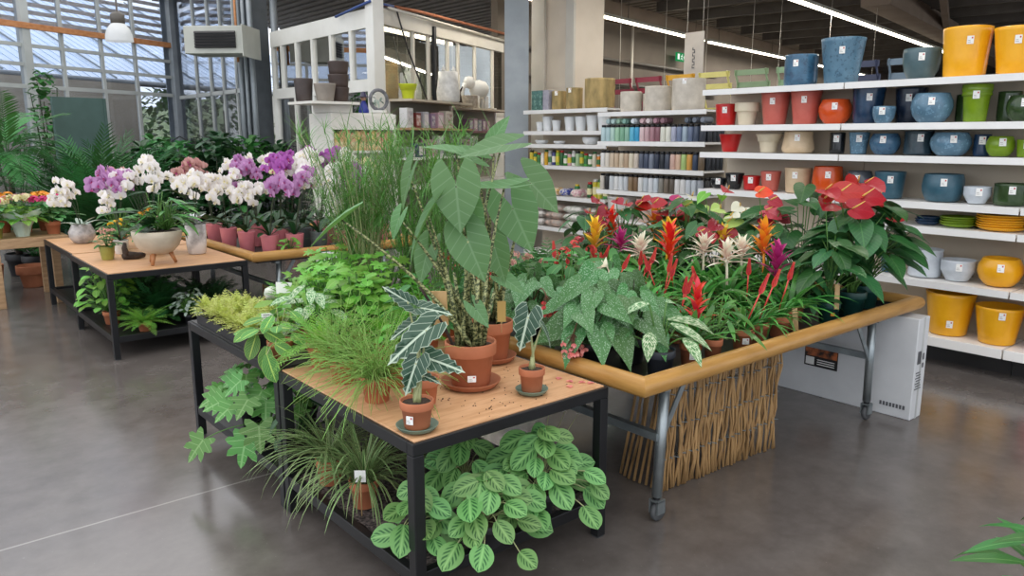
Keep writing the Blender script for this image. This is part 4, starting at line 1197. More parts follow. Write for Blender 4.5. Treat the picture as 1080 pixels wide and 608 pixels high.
ordn = ['first', 'second', 'third', 'fourth', 'fifth', 'sixth', 'seventh', 'eighth', 'ninth', 'tenth', 'eleventh', 'twelfth', 'thirteenth', 'fourteenth', 'fifteenth', 'sixteenth', 'seventeenth', 'eighteenth', 'nineteenth', 'twentieth',
        'twenty-first', 'twenty-second', 'twenty-third', 'twenty-fourth', 'twenty-fifth']
row1 = [('pale ice blue', '#bcd3d6'), ('pale grey blue', '#aec8cb'), ('pale aqua', '#b4d0c6'), ('mint', '#9fc6a8'), ('sea green', '#7fae92'), ('soft green', '#8fb8a2'), ('sky blue', '#5fb3cf'), ('bright cyan', '#3f9fc8'),
        ('pale pink', '#d8bfc0'), ('rose grey', '#c3a3a6'), ('mauve', '#a87f86'), ('dusty plum', '#8d626b'), ('cream', '#d9d9cc'), ('ivory', '#dfdfd2'), ('lilac grey', '#a9adc0'), ('slate blue', '#76829c'), ('silver blue', '#9fb0bd'), ('steel blue', '#66738c'), ('dark slate', '#4b5568'), ('charcoal', '#3a3f49')]
row2 = [('white', '#dedcd8'), ('bone', '#d9d2c6'), ('sand', '#cbb9a2'), ('beige', '#c4ae94'), ('oat', '#d0c0a8'), ('tan', '#b79f86'), ('cream', '#d6ccb6'), ('shell', '#d0c3b4'), ('slate', '#59606f'), ('dark blue grey', '#4a5366'), ('mid grey', '#7a818f'), ('ink', '#343b4c'), ('coal', '#2f333b'), ('dark grey', '#474d5a'), ('blush', '#cfaea0'), ('peach', '#d6b49c'), ('lime green', '#a8c37c'), ('amber', '#cf9a4c'), ('navy', '#39465c'), ('brown fleck', '#6b5b48')]
row3 = [('bone', '#c9c2b6'), ('black', '#2a2a2c'), ('clear', '#c9cdcf'), ('white', '#dcdcda'), ('frosted', '#d2d5d7'), ('pale grey', '#c4c8cc'), ('bronze', '#8b7458'), ('brown', '#7a6148'), ('white printed', '#d9d9d6'), ('silver', '#bcc2c7'), ('pearl', '#d4d6d8'), ('ice', '#c8d0d6'), ('gravel mix', '#87837a'), ('pebble mix', '#75695c'), ('dark pebble', '#5f564c'), ('chalk', '#e0dedb'), ('milk', '#dddcd9'), ('pale silver', '#c6cbd0'), ('glass grey', '#bfc5ca'), ('smoke', '#9a9fa5')]
for rn_, (row, z, h, nm) in enumerate(((row1, 1.645, .185, 'upper'), (row2, 1.35, .19, 'middle'), (row3, 1.09, .185, 'lower'))):
    for i, (w, c) in enumerate(row):
        bottle('%s bottle with dark cap, %s from the left on the %s bottle row' % (w, ordn[i], nm), c, (6.755, 6.375 - i * .0735, z), 'bottles on the %s row' % nm, .034, h)
    for i in range(4):     # end row going back
        c = row[-1 - i % 3][1]
        bottle('dark bottle at the end of the %s bottle row, %s from the front' % (nm, ordn[i]), '#33373d' if rn_ < 2 else '#3f3d3a', (6.83 + i * .072, 4.955, z), 'bottles on the %s row' % nm, .033, h)
for grp, ys, cols in (('blue green', [6.28, 6.2, 6.12, 6.03, 5.9], ['#9fb6b8', '#a9c4c0', '#86a892', '#7fa79a', '#cfd7da']), ('pink', [5.77, 5.68, 5.58, 5.48], ['#c9a9ac', '#d5c6c6', '#a57a86', '#8f6b74']), ('grey', [5.16, 5.06, 4.96], ['#5a626d', '#666d78', '#787f8a'])):
    for i, (y, c) in enumerate(zip(ys, cols)):
        bottle('bottle lying on its side on the upper row, %s of the %s ones' % (ordn[i], grp), c, (6.86, y, 1.645 + .185 + .038), 'bottles lying on the upper row', .034, .15, c, True)
# buckets under the bottles
for l_, y, c in (('white tub with lid under the bottle rows', 6.2, '#dcd8d2'), ('pale pink tub in the middle under the bottle rows', 5.75, '#cbb3a6'), ('grey tub at right under the bottle rows', 5.3, '#8c8a84')):
    t = thing('paint_tub', l_, 'tub', (6.9, y, .742))
    MB().lathe([(.14, 0), (.15, .01), (.165, .22), (.165, .24)], 22).build('tub_body', colmat(c), t)
    MB().lathe([(.172, .236), (.174, .258), (.16, .266)], 22).build('lid', colmat(c), t)

# fertiliser bottles and sprays
fc = [('yellow', '#d9c23a'), ('dark green', '#2f6a3a'), ('yellow capped green', '#4f8a3c'), ('white', '#d9d7cf'), ('golden', '#d8a62f'), ('grey', '#b9b9b3'), ('navy', '#3a3f78'), ('lime', '#9cb838'), ('pine green', '#2c5f34'), ('leaf green', '#3d8a3f'), ('pale pink', '#d5a8ac'), ('milk white', '#dcdad2'), ('pale green', '#a9c49a'), ('moss', '#5f8c4a'), ('bright green', '#4ea046'), ('red capped green', '#3f7c40'), ('cream', '#d8d2ba'), ('orange', '#dd8a2f'), ('amber', '#dba23f'), ('peach', '#e0b080')]
caps = ['#2b2b2b', '#d8b830', '#c43030', '#f0f0ea', '#2f6a3a', '#d8d8d2']
for i, (w, c) in enumerate(fc):
    bottle('%s fertiliser bottle, %s from the left on its row' % (w, ordn[i]), c, (7.13, 8.07 - i * .0745, 1.325), 'fertiliser bottles', .031, uni(.15, .2), caps[i % 6], name='fertiliser_bottle', labelc=['#e8e4d4', '#d7c23c', '#356f3c'][i % 3] if i % 4 else None)
for i, (l_, c, y, h) in enumerate((('green carton box of plant food behind blue bag', '#2f7a43', 7.25, .16), ('dark green spray can on the lower fertiliser shelf', '#2a5f38', 7.02, .2), ('yellow spray can left of the lime one', '#d6c436', 6.92, .24), ('lime and yellow spray can on lower fertiliser shelf', '#b8c23a', 6.84, .24), ('green spray can at right of lower fertiliser shelf', '#3f8a48', 6.74, .18))):
    bottle(l_, c, (7.2, y, .925), 'sprays on the lower fertiliser shelf', .036, h, caps[(i + 1) % 6], name='spray_can', labelc='#e4dcae')


def bag(mb, sx, sy, sz, n=10):
    """pillow shaped packet"""
    b = len(mb.v)
    for s in (1, -1):
        for i in range(n + 1):
            for j in range(n + 1):
                u, v = i / n * 2 - 1, j / n * 2 - 1
                k_ = max(0, (1 - u ** 4) * (1 - v ** 4)) ** .5
                mb.vert((u * sx / 2, v * sy / 2, sz / 2 + s * sz / 2 * (.1 + .9 * k_) * (1 if abs(u) < 1 and abs(v) < 1 else .1) + uni(-.003, .003)))
    for s in range(2):
        for i in range(n):
            for j in range(n):
                a = b + s * (n + 1) ** 2 + i * (n + 1) + j
                q = [a, a + n + 1, a + n + 2, a + 1]
                mb.face(q if s == 0 else q[::-1], None)
    for i in range(n):
        for (p, q) in (((i, 0), (i + 1, 0)), ((i + 1, n), (i, n)), ((0, i + 1), (0, i)), ((n, i), (n, i + 1))):
            a = b + p[0] * (n + 1) + p[1]; c = b + q[0] * (n + 1) + q[1]; o = (n + 1) ** 2
            mb.face([a, a + o, c + o, c], None)
    return mb


for i, (l_, c, y, z) in enumerate((('blue bag slumped on the lower fertiliser shelf', '#3a4a9a', 7.42, .925), ('pink and white packet beside the blue bag', '#cfa0a8', 7.2, .925), ('orange and white packet at left of the blue bag', '#d8b070', 7.62, .925), ('pale packet at the left of the lower fertiliser shelf', '#d8d4c6', 7.85, .925))):
    t = single(bag(MB(), .2, .17, .1), 'packet', plain('print_' + str(i), c, '#e8e4da', 22, .5, lo=.42, hi=.55), l_, 'bag', (7.2, y, z), uni(-.3, .3))
for i in range(12):
    y = 7.95 - (i % 4) * .36; lay = i // 4
    z = .505 + lay * .1
    m = plain('sack_print_%d' % i, ['#dedad3', '#cfc7bd', '#e2ded7', '#a39b92'][(i * 7) % 4], ['#aaa298', '#cfb3a3', '#b0b5a5', '#5f5952'][(i * 5) % 4], 14, .5, lo=.38, hi=.6)
    single(bag(MB(), .26, .34, .1), 'sack', m, 'printed soil sack, %s from the left, %s layer on lowest fertiliser shelf' % (ordn[i % 4], ['bottom', 'middle', 'top'][lay]), 'sack', (7.2, y, z), uni(-.06, .06), 'sacks on the lowest fertiliser shelf')

# ------------------------------------------------------------------ cabin shelf goods
for l_, s_, g_, r, h, x, y in (('dark brown planter standing at left on white bookcase top', 'taper2', plain('brown_plastic', '#4a403c', '#3d3431', 6, .5), .11, .26, 4.13, 8.72), ('grey beige wide planter on the bookcase top', 'taper', plain('greige_plastic', '#8f867c', '#81796f', 6, .5), .13, .2, 4.30, 8.52)):
    shelf_pot('planter', l_, s_, g_, x, y, 2.103, r, h, False)
for i in range(3):
    shelf_pot('planter', 'dark brown planter, %s of the nested column on the bookcase top' % ['lowest', 'middle', 'topmost'][i], 'taper2', plain('cocoa_plastic', '#45362f', '#392c26', 6, .5), 4.54 + .004 * i, 8.64, 2.103 + i * .15, .125, .17, False, group='nested brown planters')
t = thing('figurine', 'small figurine with blue robe and dark hat on the bookcase front', 'figurine', (4.86, 8.44, 1.95 + .03), 0)
MB().lathe([(.06, 0), (.065, .02), (.05, .08), (.03, .13), (.02, .15)], 14).build('robe', colmat('#24358f'), t)
MB().lathe([(.001, .14), (.03, .155), (.035, .18), (.02, .2), (.001, .205)], 12).build('head', colmat('#b58c72'), t)
MB().lathe([(.07, .19), (.06, .2), (.04, .215), (.03, .25), (.001, .26)], 14).build('hat', colmat('#33304a'), t)
t.location = (4.86, 8.62, 1.98)
t = thing('ornamental_wreath', 'round grey ornament standing on white pedestal beside the bookcase', 'ornament', (5.12, 8.7, 1.98))
MB().lathe([(.08, 0), (.10, .02), (.1, .04)], 18).build('pedestal', M['whitepot'], t)
b = MB(); N = 24
q = [(.12 * math.cos(2 * PI * i / N), 0, .17 + .12 * math.sin(2 * PI * i / N)) for i in range(N + 1)]
b.tube(q, .022, 8); b.build('ring', plain('grey_wicker', '#8b8b8d', '#5f5f63', 30, .8), t)
b = MB()
for i in range(20):
    a = uni(0, 2 * PI); leaf(b, (uni(-.07, .07), -.01, .17 + uni(-.07, .07)), V((math.cos(a), -.3, math.sin(a))), .07, .035, 'oval', .4, .1, 3, 1)
b.build('silver_leaves', M['lf_silver'], t)
shelf_pot('flower_pot', 'bright lime yellow flower pot on the grey shelf by the cabin glass', 'flare', colmat('#c3cf2c'), cr(.35, 0, -.3).x, cr(.35, 0, -.3).y, 2.197, .13, .2, False)


def on_gs(t_, z, o=-.33): p = cr(t_, 0, o); return (p.x, p.y, z)


t = thing('cat_vase', 'white cat shaped vase with open top on the cabin shelf', 'vase', on_gs(1.45, 2.197))
MB().lathe([(.15, 0), (.17, .02), (.175, .16), (.15, .3), (.145, .44), (.13, .44), (.13, .36), (.001, .3)], 24).build('vase_body', plain('speckled_white', '#e2e0dc', '#c9c7c3', 16, .5), t)
MB().lathe([(.035, 0), (.02, .05), (.002, .09)], 8, c=(-.11, -.04, .44)).lathe([(.035, 0), (.02, .05), (.002, .09)], 8, c=(.1, .0, .44)).build('ears', M['whitepot'], t)
t = thing('twig_bundle', 'dark bent branch ornament right of the white cat vase', 'ornament', on_gs(1.85, 2.197))
MB().tube([(0, 0, 0), (-.03, 0, .15), (-.16, 0, .3), (-.2, 0, .42)], [.03, .025, .018, .01], 7).tube([(-.03, 0, .15), (.04, 0, .25)], [.02, .01], 6).build('branch', M['bark'], t)
shelf_pot('basket_pot', 'woven whitewashed basket pot at right of the twig ornament', 'cyl', plain('whitewash_wicker', '#b3a798', '#8f8474', 26, .8), on_gs(2.15, 0)[0], on_gs(2.15, 0)[1], 2.137, .13, .19, False)
t = thing('elephant_figure', 'white elephant figure at right end of the upper cabin shelf', 'figurine', on_gs(2.5, 2.137))
bd = MB(); 
bd.lathe([(.001, .16), (.1, .18), (.15, .26), (.15, .34), (.1, .42), (.001, .45)], 16, sx=1.1)
for x, y in ((-.09, -.06), (-.09, .06), (.09, -.06), (.09, .06)): bd.lathe([(.045, 0), (.04, .2)], 10, c=(x, y, 0))
bd.lathe([(.001, -.1), (.08, -.06), (.1, 0), (.07, .08), (.001, .1)], 12, c=(-.2, 0, .4))
bd.tube([(-.28, 0, .38), (-.33, 0, .28), (-.34, 0, .15), (-.3, 0, .1)], [.04, .032, .025, .02], 8)
bd.build('body', M['whitepot'], t)
bc = [('white', '#d8d6d4', .16, .26), ('dark red', '#7a2f2a', .14, .2), ('pale grey', '#b9b6bc', .15, .22), ('lilac', '#9b7f9c', .12, .2), ('pale pink', '#cfa8b4', .18, .22), ('white framed brown', '#d8cfc0', .22, .25), ('plum', '#6f4a66', .13, .18), ('pink printed', '#c79ab0', .13, .19), ('silver', '#a8a9b4', .12, .17), ('mauve', '#93708c', .13, .18), ('rose', '#b98a98', .12, .16)]
x_ = .16
for i, (w, c, wd, hh) in enumerate(bc):
    if i == 6: x_ = 2.02
    tt = x_ + wd / 2; x_ += wd + .07 if i < 6 else wd + .03
    p = on_gs(tt, (1.817 if i < 6 else 1.787))
    t = thing('gift_box', '%s gift box, %s from the left on the middle cabin shelf' % (w, ordn[i]), 'box', p, math.atan2(DC.y, DC.x), 'gift boxes on the middle shelf')
    MB().box(-wd / 2, wd / 2, -.06, .06, 0, hh).build('box_body', plain('giftbox_%d' % i, c, None, 8, .5), t, .003)
    MB().box(-wd * .36, wd * .36, -.063, -.0605, hh * .15, hh * .85).build('picture_panel', plain('giftpic_%d' % i, ['#9c9aa0', '#a5533a', '#cfc4c8', '#5f4a70', '#d9c3cb', '#8a5f43', '#a890b8', '#e0c8d4', '#6f7488', '#cdb0c4', '#8d5a6e'][i], '#d9d2cf', 18, .5, lo=.35, hi=.7), t)
x_ = .2
for i in range(12):
    wd = .15 + .05 * (i % 3); hh = .14 + .05 * (i % 4); tt = x_ + wd / 2; x_ += wd + .08
    if x_ > 3.4: break
    t = thing('gift_box', '%s low gift box on the third cabin shelf, %s from the left' % (['grey', 'dark blue', 'pink', 'white'][i % 4], ordn[i]), 'box', on_gs(tt, 1.417), math.atan2(DC.y, DC.x), 'gift boxes on the third shelf')
    MB().box(-wd / 2, wd / 2, -.06, .06, 0, hh).build('box_body', plain('lowbox_%d' % i, ['#8f8f93', '#3f4768', '#c49cac', '#d3d1cd'][i % 4], None, 8, .5), t, .003)
    MB().box(-wd * .36, wd * .36, -.063, -.0605, hh * .15, hh * .8).build('picture_panel', plain('lowpic_%d' % i, ['#c7b8c0', '#d7cfd0', '#a05a5e', '#75808f'][i % 4], '#d9d2cf', 18, .5), t)
# ------------------------------------------------------------------ plant building blocks
RT = V((.766, -.643, 0)); TO = V((-.643, -.766, 0))     # along the aisle to the right / towards the aisle


def sd(a, b, c=0): return (RT * a + Z * b + TO * c).normalized()


def pot(t, r, h, mat, rim=True, n=26, soil=True, base=.72):
    if rim: pr = [(base * r, 0), (base * r + .002, .002), (.9 * r, .70 * h), (.985 * r, .71 * h), (r, .73 * h), (1.01 * r, .985 * h), (.995 * r, h), (.93 * r, h), (.91 * r, .95 * h), (.87 * r, .86 * h), (.001, .86 * h)]
    else: pr = [(base * r, 0), (base * r + .002, .003), (r, .97 * h), (r, h), (.95 * r, h), (.92 * r, .88 * h), (.001, .88 * h)]
    p = MB().lathe(pr, n).build('pot', mat, t)
    if soil:
        q = MB(); m = 16; q.vert((0, 0, h * .93))
        for k_ in range(1, 4):
            for i in range(m):
                a = 2 * PI * i / m; q.vert((r * .89 * k_ / 3 * math.cos(a), r * .89 * k_ / 3 * math.sin(a), h * (.92 if k_ < 3 else .89) + uni(-.03, .03) * r))
        for i in range(m):
            j = (i + 1) % m; q.face([0, 1 + i, 1 + j])
            for k_ in range(2): q.face([1 + k_ * m + i, 1 + (k_ + 1) * m + i, 1 + (k_ + 1) * m + j, 1 + k_ * m + j])
        q.build('soil', M['soil'], t)
    return h * .9


def saucer(t, r, mat, h=.02):
    MB().lathe([(.8 * r, 0), (.86 * r, .002), (r, h * .9), (r * 1.01, h), (.96 * r, h), (.82 * r, .006), (.001, .006)], 28).build('saucer', mat, t)


def tagboard(t, p, w=.03, h=.12, mat=None, rz=0, tilt=.1, name='plant_tag'):
    m = Matrix.Translation(p) @ Matrix.Rotation(rz, 4, 'Z') @ Matrix.Rotation(tilt, 4, 'X')
    MB().box(-w / 2, w / 2, -.0015, .0015, -.02, h, 0, m).build(name, mat or M['tagwood'], t)


def heads(t, name, mats, items, fn):
    for it in items:
        mb = MB(); fn(mb, *it); mb.build(name, mats, t)


# -- leafy rosettes
def rosette(mb, n, L, W, z0, r0=.015, e0=20, e1=80, bend=(.7, 1.3), shape='strap', fold=.35, mat=0, nn=7, jit=.3):
    for i in range(n):
        q = (i + .5) / n
        el = rad(e0 + (e1 - e0) * q + uni(-6, 6)); az = i * 2.39996 + uni(-jit, jit)
        l = L * uni(.8, 1.1) * (.72 + .28 * (1 - abs(q - .45)))
        leaf(mb, V((r0 * math.cos(az), r0 * math.sin(az), z0)), dirv(az, el), l, W * uni(.85, 1.1), shape, uni(*bend), fold, nn, 2, mat)


def guzmania(label, x, y, col, star=False, z=.65, ph=.115, pr=.052, fh=.40, L=.27, W=.032, pm=None, n=20, group=None, tagc=False, fs=1):
    t = thing('guzmania', label, 'plant', (x, y, z), uni(0, 6), group)
    s = pot(t, pr, ph, pm or M['terra'])
    f = MB(); rosette(f, n, L, W, s, .014, 22, 84, (.6, 1.3)); f.build('foliage', M['lf_brom'], t)
    fl = MB()
    lean = V((uni(-.04, .04), uni(-.04, .04), fh - .1))
    fl.tube([(0, 0, s), V((0, 0, s)) + lean * .5, V((0, 0, s)) + lean], [.008, .008, .007], 7)
    top = V((0, 0, s)) + lean
    nb = 20 if not star else 22
    for i in range(nb):
        q = i / nb; az = i * 2.39996
        if star:
            el = rad(5 + 80 * q); l = .125 * uni(.85, 1.1) * (1 - .35 * q); p = top + V((0, 0, -.05 + .07 * q)); b = uni(.2, .6); w = .026
        else:
            el = rad(48 + 38 * q); l = .13 * uni(.85, 1.1) * (1 - .25 * q); p = top + V((0, 0, -.10 + .15 * q)); b = uni(.4, .9); w = .034
        leaf(fl, p, dirv(az, el), l * fs, w * fs, 'lance', b, .3, 5, 2)
    fl.build('flower', M[col], t)
    if tagc: sticker(t, pr * .95, ph, ph * .5, .03, .03, math.atan2(-.766, -.643) - t.rotation_euler[2])
    return t


def vriesea(label, x, y, z=.65, nspike=3, ph=.115, pr=.055, L=.24, pm=None, tagc=False, lean=(0, 0)):
    t = thing('vriesea', label, 'plant', (x, y, z), 0)
    s = pot(t, pr, ph, pm or M['terra'])
    f = MB()
    rosette(f, 34, L, .020, s, .02, 15, 80, (.8, 1.7)); f.build('foliage', M['lf_brom'], t)
    for i in range(nspike):
        az = uni(0, 6.28) if i else 0
        d = (Z * 1.0 + RT * (lean[0] + uni(-.45, .45)) + TO * (lean[1] + uni(-.2, .4))).normalized()
        b = V((uni(-.02, .02), uni(-.02, .02), s)); h1 = uni(.15, .23); h2 = h1 + uni(.075, .10)
        mb = MB(); mb.tube([b, b + d * h1 * .6, b + d * h1], [.004] * 3, 6)
        sd_ = d.cross(TO).normalized()
        for k_ in range(9):
            q = k_ / 9; p = b + d * (h1 + (h2 - h1) * q)
            for sg in (-1, 1):
                leaf(mb, p, (d * 1.0 + sd_ * sg * .32 * (1 - q * .6)).normalized(), .042 * (1 - .4 * q), .017 * (1 - .4 * q), 'lance', -.35 * 0, .5, 4, 2, 0, TO)
        mb.build('flower_spike', M['fl_vr'], t)
    if tagc: sticker(t, pr * .95, ph, ph * .5, .032, .03, math.atan2(-.766, -.643))
    return t


def anth_flower(t, c, mat, L=.1, base=None, fz=None, az=None, tilt=None):
    """c: spathe position local"""
    c = V(c); az = uni(-2.6, .1) - .75 if az is None else az; el = uni(-.35, .25) if tilt is None else tilt
    mb = MB(); d = dirv(az, el)
    st = V((c.x * .12, c.y * .12, base))
    mb.tube(curve_pts(st, c, .0, 6, V((c.x, c.y, 0)) * -.12), .0032, 5, 1)
    upn = (Z * .65 + TO * .75 + V((d.x, d.y, 0)) * -.2).normalized()
    blade(mb, c, d, L * .72, 'spathe', 1.0, .45, .1, 0, upn, 2, .02, 2)
    f = mb.build('flower', [M[mat], M['stemgreen']], t)
    sp = MB(); a = (upn * .8 + d * .55).normalized()
    sp.tube([c + upn * .003, c + a * .03, c + a * L * .45], [.005, .0052, .002], 7)
    sp.build('spadix', M['fl_spadix'], f)


def anthurium(label, x, y, flowers, mat, z=.65, h=.5, nl=16, LL=.17, pr=.085, ph=.14, pm=None, fs=.1, wood=False, rim=True):
    """flowers: world positions"""
    t = thing('anthurium', label, 'plant', (x, y, z))
    s = pot(t, pr, ph, pm or M['greenpot'], rim)
    f = MB(); st = MB()
    for i in range(nl):
        q = (i + .5) / nl; az = i * 2.39996 + uni(-.3, .3); el = rad(36 + 48 * q)
        l = h * (.55 + .4 * q) * uni(.85, 1.1)
        p1 = V((0, 0, s)) + dirv(az, el) * l
        p1.z = max(p1.z, s + .1)
        st.tube(curve_pts((.02 * math.cos(az), .02 * math.sin(az), s), p1, .0, 6, V((-math.cos(az), -math.sin(az), 0)) * .05), .003, 5)
        blade(f, p1, (dirv(az + uni(-.4, .4), -.35 + uni(-.35, .3))), LL * uni(.75, 1.12), 'heart', .82, uni(.2, .6), .12, 0, (Z + dirv(az, 0) * .5), 3, .012, 2)
    f.build('foliage', M['lf_glossy'], t); st.build('stems', M['stemgreen'], t)
    for q in flowers:
        p = V(q[:3]) - V((x, y, z)); m_ = q[3] if len(q) > 3 else mat
        anth_flower(t, p, m_, fs * uni(.85, 1.12), s)
    if wood: tagboard(t, V((-.03, -.06, s)), .028, .12, M['tagwood'], rad(-40), -.1)
    return t


def spot_begonia(label, x, y, z, pm, clusters=(), n=26, h=.3, tilt=0, pr=.07, seed=0):
    t = thing('spotted_begonia', label, 'plant', (x, y, z))
    s = pot(t, pr, .12, pm)
    f = MB(); st = MB()
    for i in range(n):
        q = (i + .5) / n; az = i * 2.39996; el = rad(20 + 62 * q)
        l = h * (.55 + .5 * q) * uni(.85, 1.15)
        p1 = V((0, 0, s)) + dirv(az, el) * l + TO * tilt * (1 - q)
        st.tube(curve_pts((0.01 * math.cos(az), .01 * math.sin(az), s), p1, .02, 5), .0035, 5)
        d = dirv(az + uni(-.6, .6), uni(-1.0, -.25)); d = (d + TO * .25 + RT * uni(-.2, .2)).normalized()
        blade(f, p1, d, .175 * uni(.8, 1.15), 'angel', .95, uni(.15, .45), .14, 0, (Z * .6 + TO * .7), 3, .015, 2, roll=uni(-.4, .4))
    f.build('foliage', M['lf_spot'], t); st.build('stems', M['stemdark'], t)
    for c, m_, num in clusters:
        c = V(c) - V((x, y, z)); mb = MB()
        mb.tube(curve_pts((0, 0, s + .1), c + V((0, 0, .06)), .06, 6), .003, 5, 1)
        for k_ in range(num):
            o = c + V((uni(-.045, .045), uni(-.045, .045), uni(-.03, .03)))
            mb.tube([c + V((0, 0, .06)), o], .001, 3, 1)
            a = uni(0, 6.28)
            for e in (0, PI / 2, PI, 1.5 * PI): leaf(mb, o, dirv(a + e, uni(-1.2, -.5)), .022, .02, 'oval', .3, .2, 3, 2)
        mb.build('flower_cluster', [M[m_], M['stemred']], t)
    return t


def leafy(label, name, x, y, z, mat, pm, shape='oval', n=24, h=.2, L=.09, W=.045, pr=.05, ph=.09, spread=1, stems='stemgreen', cat='plant', heart=None, tiltd=0, bend=.5, rz=0, group=None):
    """bushy plant with stalked leaves"""
    t = thing(name, label, cat, (x, y, z), rz, group)
    s = pot(t, pr, ph, pm) if pm else 0
    f = MB(); st = MB()
    for i in range(n):
        q = (i + .5) / n; az = i * 2.39996 + uni(-.3, .3); el = rad(12 + 70 * q ** .8)
        l = h * (.5 + .5 * q) * uni(.75, 1.2) * (1 + (spread - 1) * (1 - q))
        p1 = V((0, 0, s)) + dirv(az, el) * l
        st.tube(curve_pts((0.01 * math.cos(az), .01 * math.sin(az), s * .98), p1, .015, 4), .0018 + L * .012, 4)
        d = dirv(az + uni(-.5, .5), uni(-.5, .4) + tiltd)
        if heart: blade(f, p1, d, L * uni(.7, 1.15), heart, W, uni(.1, .7), .1, 0, (Z + TO * .3), 2, .01, 2)
        else: leaf(f, p1, d, L * uni(.7, 1.2), W * uni(.8, 1.15), shape, uni(.3, 1.0) * bend * 2, .2, 5, 2, 0, (Z + TO * .3))
    f.build('foliage', M[mat], t); st.build('stems', M[stems], t)
    return t


def fern(label, x, y, z, n=16, L=.25, W=.08, mat='lf_fern', pm=None, pr=.05, ph=.09, e=(15, 75), bend=(.7, 1.5), leaflets=14, name='fern', lsh='lance', lw=.3, ang=1.05, tilt=(0, 0), taper='fern', cat='plant', sty=None, group=None):
    t = thing(name, label, cat, (x, y, z), 0, group)
    s = pot(t, pr, ph, pm or M['blackpot'])
    f = MB()
    for i in range(n):
        q = (i + .5) / n; az = i * 2.39996 + uni(-.3, .3); el = rad(e[0] + (e[1] - e[0]) * q)
        d = (dirv(az, el) + RT * tilt[0] + TO * tilt[1]).normalized()
        frond(f, (0.012 * math.cos(az), .012 * math.sin(az), s), d, L * uni(.75, 1.15), W * uni(.85, 1.15), leaflets, uni(*bend), 0, None, Z, lw, ang, taper, lsh)
    f.build('foliage', M[mat], t)
    return t


def grass(label, x, y, z, mat, pm, n=110, L=.4, W=.007, pr=.055, ph=.09, e=(15, 85), bend=(1.0, 2.2), name='grass_plant', seg=7, cat='plant', shape='grass'):
    t = thing(name, label, cat, (x, y, z))
    s = pot(t, pr, ph, pm)
    f = MB()
    for i in range(n):
        az = uni(0, 2 * PI); el = rad(uni(*e)); r_ = uni(0, pr * .6)
        leaf(f, (r_ * math.cos(az), r_ * math.sin(az), s), dirv(az + uni(-.3, .3), el), L * uni(.6, 1.15), W, shape, uni(*bend), .15, seg, 2)
    f.build('foliage', M[mat], t)
    return t


# -- orchids
ob_cache = {}
def orchid_bloom(mat):
    if mat in ob_cache: return ob_cache[mat]
    mb = MB(); up = V((0, -1, 0))      # faces -Y locally
    for a, l, w, sh in ((90, .036, .022, 'oval'), (210, .036, .022, 'oval'), (330, .036, .022, 'oval')):
        leaf(mb, (0, .003, 0), V((math.cos(rad(a)), 0, math.sin(rad(a)))), l, w, sh, .2, .05, 4, 2, 0, up)
    for a in (18, 162):
        leaf(mb, (0, -.001, 0), V((math.cos(rad(a)), 0, math.sin(rad(a)))), .040, .046, 'oval', .25, .05, 5, 2, 0, up)
    leaf(mb, (0, -.006, -.002), V((0, -.55, -.8)), .02, .015, 'oval', -.6, .5, 3, 2, 1, up)
    for s in (-1, 1): leaf(mb, (0, -.006, 0), V((s * .5, -.8, .2)), .012, .009, 'oval', -.4, .3, 2, 2, 1, up)
    me_o = mb.build('flower', [M[mat], M['fl_lip'] if mat != 'fl_white' else M['fl_cream']])
    me = me_o.data; bpy.data.objects.remove(me_o)
    ob_cache[mat] = me; return me


def orchid(label, x, y, z, mat, pm, spikes=2, h=.55, nf=9, pr=.055, ph=.11, lean=None, scale=1, pots=True, nleaf=6, LL=.22, yaw=None, name='orchid', group=None):
    t = thing(name, label, 'orchid', (x, y, z), 0, group)
    s = pot(t, pr, ph, pm, False, base=.74) if pots else ph
    f = MB()
    for i in range(nleaf):
        az = i * PI + uni(-.6, .6) + .5 * (i // 2); leaf(f, (0, 0, s), dirv(az, rad(uni(35, 65))), LL * uni(.8, 1.1), .06, 'obov', uni(.7, 1.2), .3, 7, 2)
    f.build('foliage', M['lf_dark'], t)
    for k_ in range(spikes):
        ln = (RT * uni(-.18, .18) + TO * uni(-.1, .12)) if lean is None else RT * (lean[0] + uni(-.1, .1)) + TO * (lean[1] + uni(-.05, .05))
        tip = V((0, 0, s)) + Z * h * uni(.9, 1.05) + ln
        q = (TO + RT * uni(-1, 1) * .9).normalized()
        st = [V((uni(-.01, .01), 0, s)), V((0, 0, s)) + Z * h * .55 + ln * .35, tip, tip + q * .08 + Z * .02, tip + q * .16 - Z * .035, tip + q * .21 - Z * .11]
        pts = []
        for a, b in zip(st, st[1:]): pts += [a.lerp(b, i / 4) for i in range(4)]
        pts.append(st[-1])
        sp = MB().tube(pts, .003, 5).tube([(uni(-.01, .01), .01, s), V((0, 0, s)) + Z * h * .9 + ln * .8], .0025, 5, 1)
        so = sp.build('flower_stem', [M['stemdark'], M['stick']], t)
        for i in range(nf):
            g_ = i / max(1, nf - 1); idx = 7 + g_ * (len(pts) - 8)
            a = pts[int(idx)]; p = a + V((uni(-.04, .04), uni(-.04, .04), uni(-.03, .03))) + TO * .015
            o = bpy.data.objects.new('flower', orchid_bloom(mat)); COL.objects.link(o); o.parent = so
            yw = math.atan2(TO.y, TO.x) + PI / 2 + uni(-.9, .9)
            o.matrix_local = Matrix.Translation(p) @ Matrix.Rotation(yw, 4, 'Z') @ Matrix.Rotation(uni(-.2, .5), 4, 'X') @ Matrix.Rotation(uni(-.3, .3), 4, 'Y') @ Matrix.Scale(scale * uni(.9, 1.12), 4)
    return t


